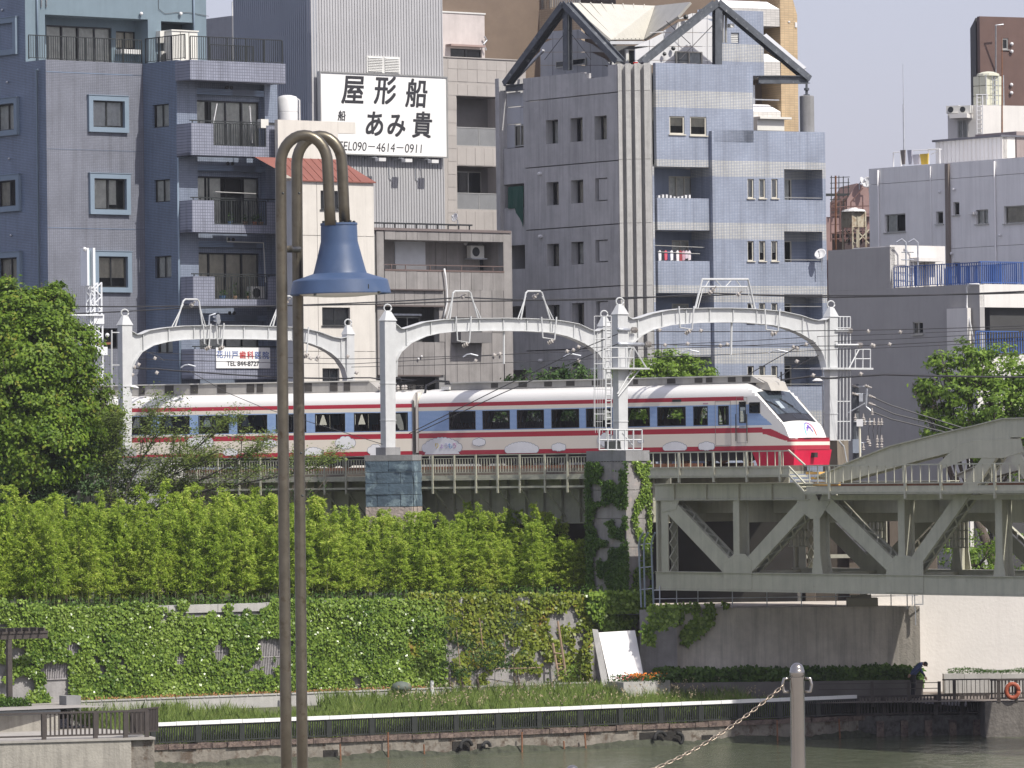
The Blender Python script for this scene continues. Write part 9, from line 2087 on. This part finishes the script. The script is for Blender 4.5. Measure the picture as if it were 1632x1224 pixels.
# feathery tree reaching across the viaduct
r_=random.Random(8); WTD=217.0; wb=at(165,860,WTD); base=Vector((wb.x,WTD,5.8)); t=thing('feathery_tree','wispy spreading tree with thin dark branches across the left viaduct railing','tree',base)
bk=mat('dark_branch',(.05,.045,.04),.9); b=MB(); tips=[]
def br(p,d,L_,rad,dep):
    pts=[p]; q=p.copy(); dd_=d.copy()
    for i in range(4): dd_=(dd_+Vector((r_.uniform(-.18,.18),r_.uniform(-.2,.2),r_.uniform(-.08,.12)))).normalized(); q=q+dd_*L_/4; pts.append(q.copy())
    b.tube(pts,[rad*(1-.5*i/4) for i in range(5)],5)
    tips.extend([(pts[k].lerp(pts[k+1],f),dd_) for k in range(1 if dep>1 else 2,4) for f in (.2,.6,1)] if dep>=2 else [])
    if dep<4:
        for i in range(3 if dep<2 else 4):
            k=r_.choice((2,3,4)); e=(dd_+Vector((r_.uniform(-.8,.8),r_.uniform(-.5,.5),r_.uniform(-.35,.5)))).normalized(); br(pts[k],e,L_*r_.uniform(.5,.75),rad*.5,dep+1)
br(base,Vector((.08,0,1)),2.5,.13,1)
for (tx,ty,l) in ((330,700,1),(400,724,1),(490,750,1),(250,690,1),(180,700,1),(300,745,1)):
    a=base+Vector((.2,0,2.2+r_.uniform(0,.9))); e=at(tx,ty,WTD+r_.uniform(-1,.6)); m_=a.lerp(e,.5)+Vector((0,0,.35)); b.tube([a,m_,e],[.07,.045,.02],5)
    for f in (.35,.5,.65,.8,.92,1.0):
        p=a.lerp(m_,f*2) if f<.5 else m_.lerp(e,f*2-1)
        for _ in range(2): br(p,((e-a).normalized()+Vector((r_.uniform(-.6,.6),r_.uniform(-.5,.5),r_.uniform(-.3,.6)))).normalized(),r_.uniform(.8,1.5),.022,3)
ob('branches',b,bk,t)
tp=np.array([tuple(p) for p,_ in tips]); n=6; P=np.repeat(tp,n,0)+RG.normal(scale=.16,size=(len(tp)*n,3))*[1.4,1.2,.6]
me=mesh_np('crown',leaves_np(P,RG.normal(size=P.shape)*[1,1,.4],RG.normal(size=P.shape)+[0,-.3,1.2],.11*(.5+RG.random(len(P))),.42),4,M['wisp']); ob('crown',None,None,t,mesh=me,kind='stuff')
# dark shrubby trees low left, under the feathery one
B2=[blob(150,745,218,1.5),blob(80,740,218,1.7),blob(10,745,218,1.9),blob(210,765,218.5,1.0),blob(265,780,218.5,.8),blob(120,780,218,1.5),blob(40,790,218,1.6)]
pb=at(100,900,216); tree('dark_bush_tree','dark bluish bushy tree below the big one behind the bamboo at left',(pb.x,216,5.8),3.5,B2,M['wispd'],.12,55,.16,seed=5,dens=1.8,shell=.7)
B2=[blob(300,765,219.5,1.1),blob(345,760,219.5,1.2),blob(400,765,219.5,1.2),blob(450,770,219.5,1.1),blob(500,775,219.5,.9)]
pb=at(390,900,219.5); tree('thicket_tree','dark thicket of twigs in front of the viaduct behind the bamboo',(pb.x,219.5,5.8),4,B2,M['darkleaf'],.10,16,.12,seed=6)
# right tree, behind the truss
RD=236
B3=[blob(1510,620,RD,1.5),blob(1545,590,RD,1.5),blob(1590,590,RD,1.5),blob(1630,600,RD,1.7),blob(1535,660,RD,1.6),blob(1590,650,RD-1,1.8),blob(1650,650,RD,2.0),blob(1500,580,RD,.7),blob(1478,625,RD,.6),blob(1560,700,RD,1.8),blob(1620,705,RD,2.0),blob(1478,655,RD,.5),blob(1540,570,RD,.8),blob(1505,690,RD,.9)]
pb=at(1600,900,RD); tree('cherry_tree','leafy green tree behind the raised end of the truss at right',(pb.x,RD,5.1),8,B3,M['cherry'],.19,50,.3,seed=7,asp=.6,dens=1.05,shell=.45)
B3=[blob(1530,880,232,1.5),blob(1580,860,232,1.6),blob(1560,900,232,1.5),blob(1510,850,232,.8),blob(1610,900,232,1.3)]
pb=at(1560,960,232); tree('small_tree','sunlit young tree seen low through the right truss openings',(pb.x,232,5.1),3,B3,M['cherry'],.16,30,.16,seed=8)
# trees behind the train
B4=[blob(1020,596,246,1.0),blob(1050,588,246,1.1),blob(1075,594,246,1.1),blob(1105,602,246,1.0),blob(995,604,246,.8),blob(1130,612,246,.8),blob(1060,620,246,1.6),blob(1010,640,246,1.6),blob(1100,650,246,1.7),blob(1060,670,246,1.8)]
pb=at(1060,900,246); tree('street_tree','fresh green tree top rising just behind the leading car roof',(pb.x,246,5.1),9,B4,M['cherry'],.17,60,.25,seed=9,dens=2,shell=.7)
B4=[blob(850,608,247,.8),blob(880,606,247,.8),blob(915,600,247,.8),blob(935,602,247,.7),blob(830,612,247,.6),blob(890,640,247,1.5),blob(930,660,247,1.6),blob(850,660,247,1.5),blob(760,672,247,1.4),blob(800,665,247,1.4)]
pb=at(880,900,247); tree('street_tree','lower dark green tree line behind the train left of the ladder post',(pb.x,247,5.1),9,B4,M['darkleaf'],.17,50,.25,seed=10,dens=2,shell=.7)
# shrubs in front of the ivy wall
def shrub(px,py,D,r,label,m,seed,leaf=.14,n=30,zb_=2.4):
    p=at(px,py,D); tree('shrub',label,(p.x,D,zb_),1.0,[((p.x,p.y,p.z),r)],m,leaf,n,.06,seed=seed,asp=.35); 
shrub(760,1035,208.4,(1.5,.7,1.1),'dark spiky-leaved shrub, widest one, in front of the ivy wall',M['darkleaf'],21); shrub(735,1060,208,(1.0,.6,.6),'low dark shrub at the left foot of the widest shrub',M['darkleaf'],22); shrub(825,1055,209,(1.2,.6,.6),'low dark mound shrub left of the leaning wooden poles',M['darkleaf'],23); shrub(818,990,210,(.5,.4,.7),'small blue-green conifer-like shrub high on the ivy wall',leaf_mat('bluish_needles',(.02,.05,.035),(.06,.10,.07)),24,.10)
shrub(715,1010,208.8,(.5,.4,.9),'thin dark upright shrub beside the patchy ivy',M['darkleaf'],25); shrub(905,1070,210.6,(.8,.5,.35),'bright low weedy bush at the foot of the wooden poles',M['cherry'],26,.11)
shrub(1052,1078,210.8,(.6,.4,.3),'dark leafy plant behind the flower planter',M['darkleaf'],27,.13)
b=MB()
for (x0,y0,x1,y1) in ((727,1000,733,1060),(803,1010,806,1065),(764,985,770,1040),(790,1066,862,1064)): b.tube([IW.P(*IW.hit(x0,y0,.6),.6),IW.P(*IW.hit(x1,y1,.9),.9)],.02,4)
tag(ob('bare_stems',b,M['wood'],kind='stuff'),'pale bare stems and canes among the dark shrubs','stems')
# ---- reeds and grass in the planting strip
M['reed']=leaf_mat('reed_blades',(.12,.19,.04),(.29,.38,.10),.35,.6,c3=(.32,.31,.14),scale=1.2)
n=60000; sP=RG.uniform(sA,FB.s(1262),n); f=RG.random(n); dep=-.25-6.6*f
dens=vnoise(sP,dep,41,.8)*.5+vnoise(sP,dep,42,.25)*.5; xpx=np.interp(sP,[FB.s(x) for x in range(238,1300,50)],list(range(238,1300,50)))
keep=(dens>.22)&((f<.75)|(xpx>640)|(dens>.5)); sP,dep,f,xpx,dens=sP[keep],dep[keep],f[keep],xpx[keep],dens[keep]; n=len(sP)
zg=1.12+(2.02-1.12)*((-dep-1.3)/6.9).clip(0,1); P=fpts(FB,sP,zg,dep)
h=(.28+.5*RG.random(n))*(.7+.8*dens)*np.where((xpx<640),.85,1.15); a=RG.uniform(0,6.28,n); w_=.009+.009*RG.random(n); lean=RG.normal(scale=.14,size=(n,2))
X=np.stack([np.cos(a)*w_,np.sin(a)*w_,np.zeros(n)],1); mid=P+np.stack([lean[:,0]*h*.4,lean[:,1]*h*.4,h*.6],1); tipp=P+np.stack([lean[:,0]*h*1.5,lean[:,1]*h*1.5,h],1)
V=np.stack([P-X,P+X,mid+X*.8,tipp,mid-X*.8],1).reshape(-1,3); me=mesh_np('reeds',V,5,M['reed']); tag(ob('reeds',None,None,None,mesh=me,kind='stuff'),'tall green reeds and grass between the fence and the path','grass')
n=300; sP=RG.uniform(FB.s(690),FB.s(1262),n); dep=RG.uniform(-6.5,-1.5,n); zg=1.12+.9*((-dep-1.3)/6.9)+.75+.25*RG.random(n); P=fpts(FB,sP,zg,dep); P=np.repeat(P,5,0)+RG.normal(scale=[.02,.02,.07],size=(n*5,3)); me=mesh_np('seed_heads',leaves_np(P,RG.normal(size=P.shape)+[0,0,1.2],RG.normal(size=P.shape),.07+.05*RG.random(len(P)),.4),4,mat('straw_seed_heads',(.33,.27,.17),.9)); tag(ob('seed_heads',None,None,None,mesh=me,kind='stuff'),'straw-coloured seed heads above the reeds','grass')
# fallen leaves on the kerb
n=900; sP=RG.uniform(0,sB-sA,n); P=fpts(KB,KB.s(110)+RG.uniform(0,1,n)*(KB.s(680)-KB.s(110)),np.full(n,kz+.06)+RG.random(n)*.05,-.5+.5*RG.random(n)); me=mesh_np('fallen_leaves',leaves_np(P,RG.normal(size=P.shape),RG.normal(size=P.shape)+[0,0,2],.07+.04*RG.random(n),.7),4,mat('brown_leaf_litter',(.30,.15,.06),.9)); tag(ob('fallen_leaves',None,None,None,mesh=me,kind='stuff'),'orange-brown fallen leaves along the path kerb','leaves')

# ---- thin haze volume added to lift the dark tones
hz=MB(); hz.box(-705,705,-45,1405,-2.4,52); m=bpy.data.materials.new('haze'); m.use_nodes=True; nt=m.node_tree; nt.nodes.remove(nt.nodes['Principled BSDF'])
v=nt.nodes.new('ShaderNodeVolumePrincipled'); v.inputs['Color'].default_value=(.86,.88,.96,1); v.inputs['Density'].default_value=.00010; v.inputs['Anisotropy'].default_value=0; nt.links.new(v.outputs[0],nt.nodes['Material Output'].inputs['Volume'])
tag(ob('haze',hz,m),None,None,None,'stuff')
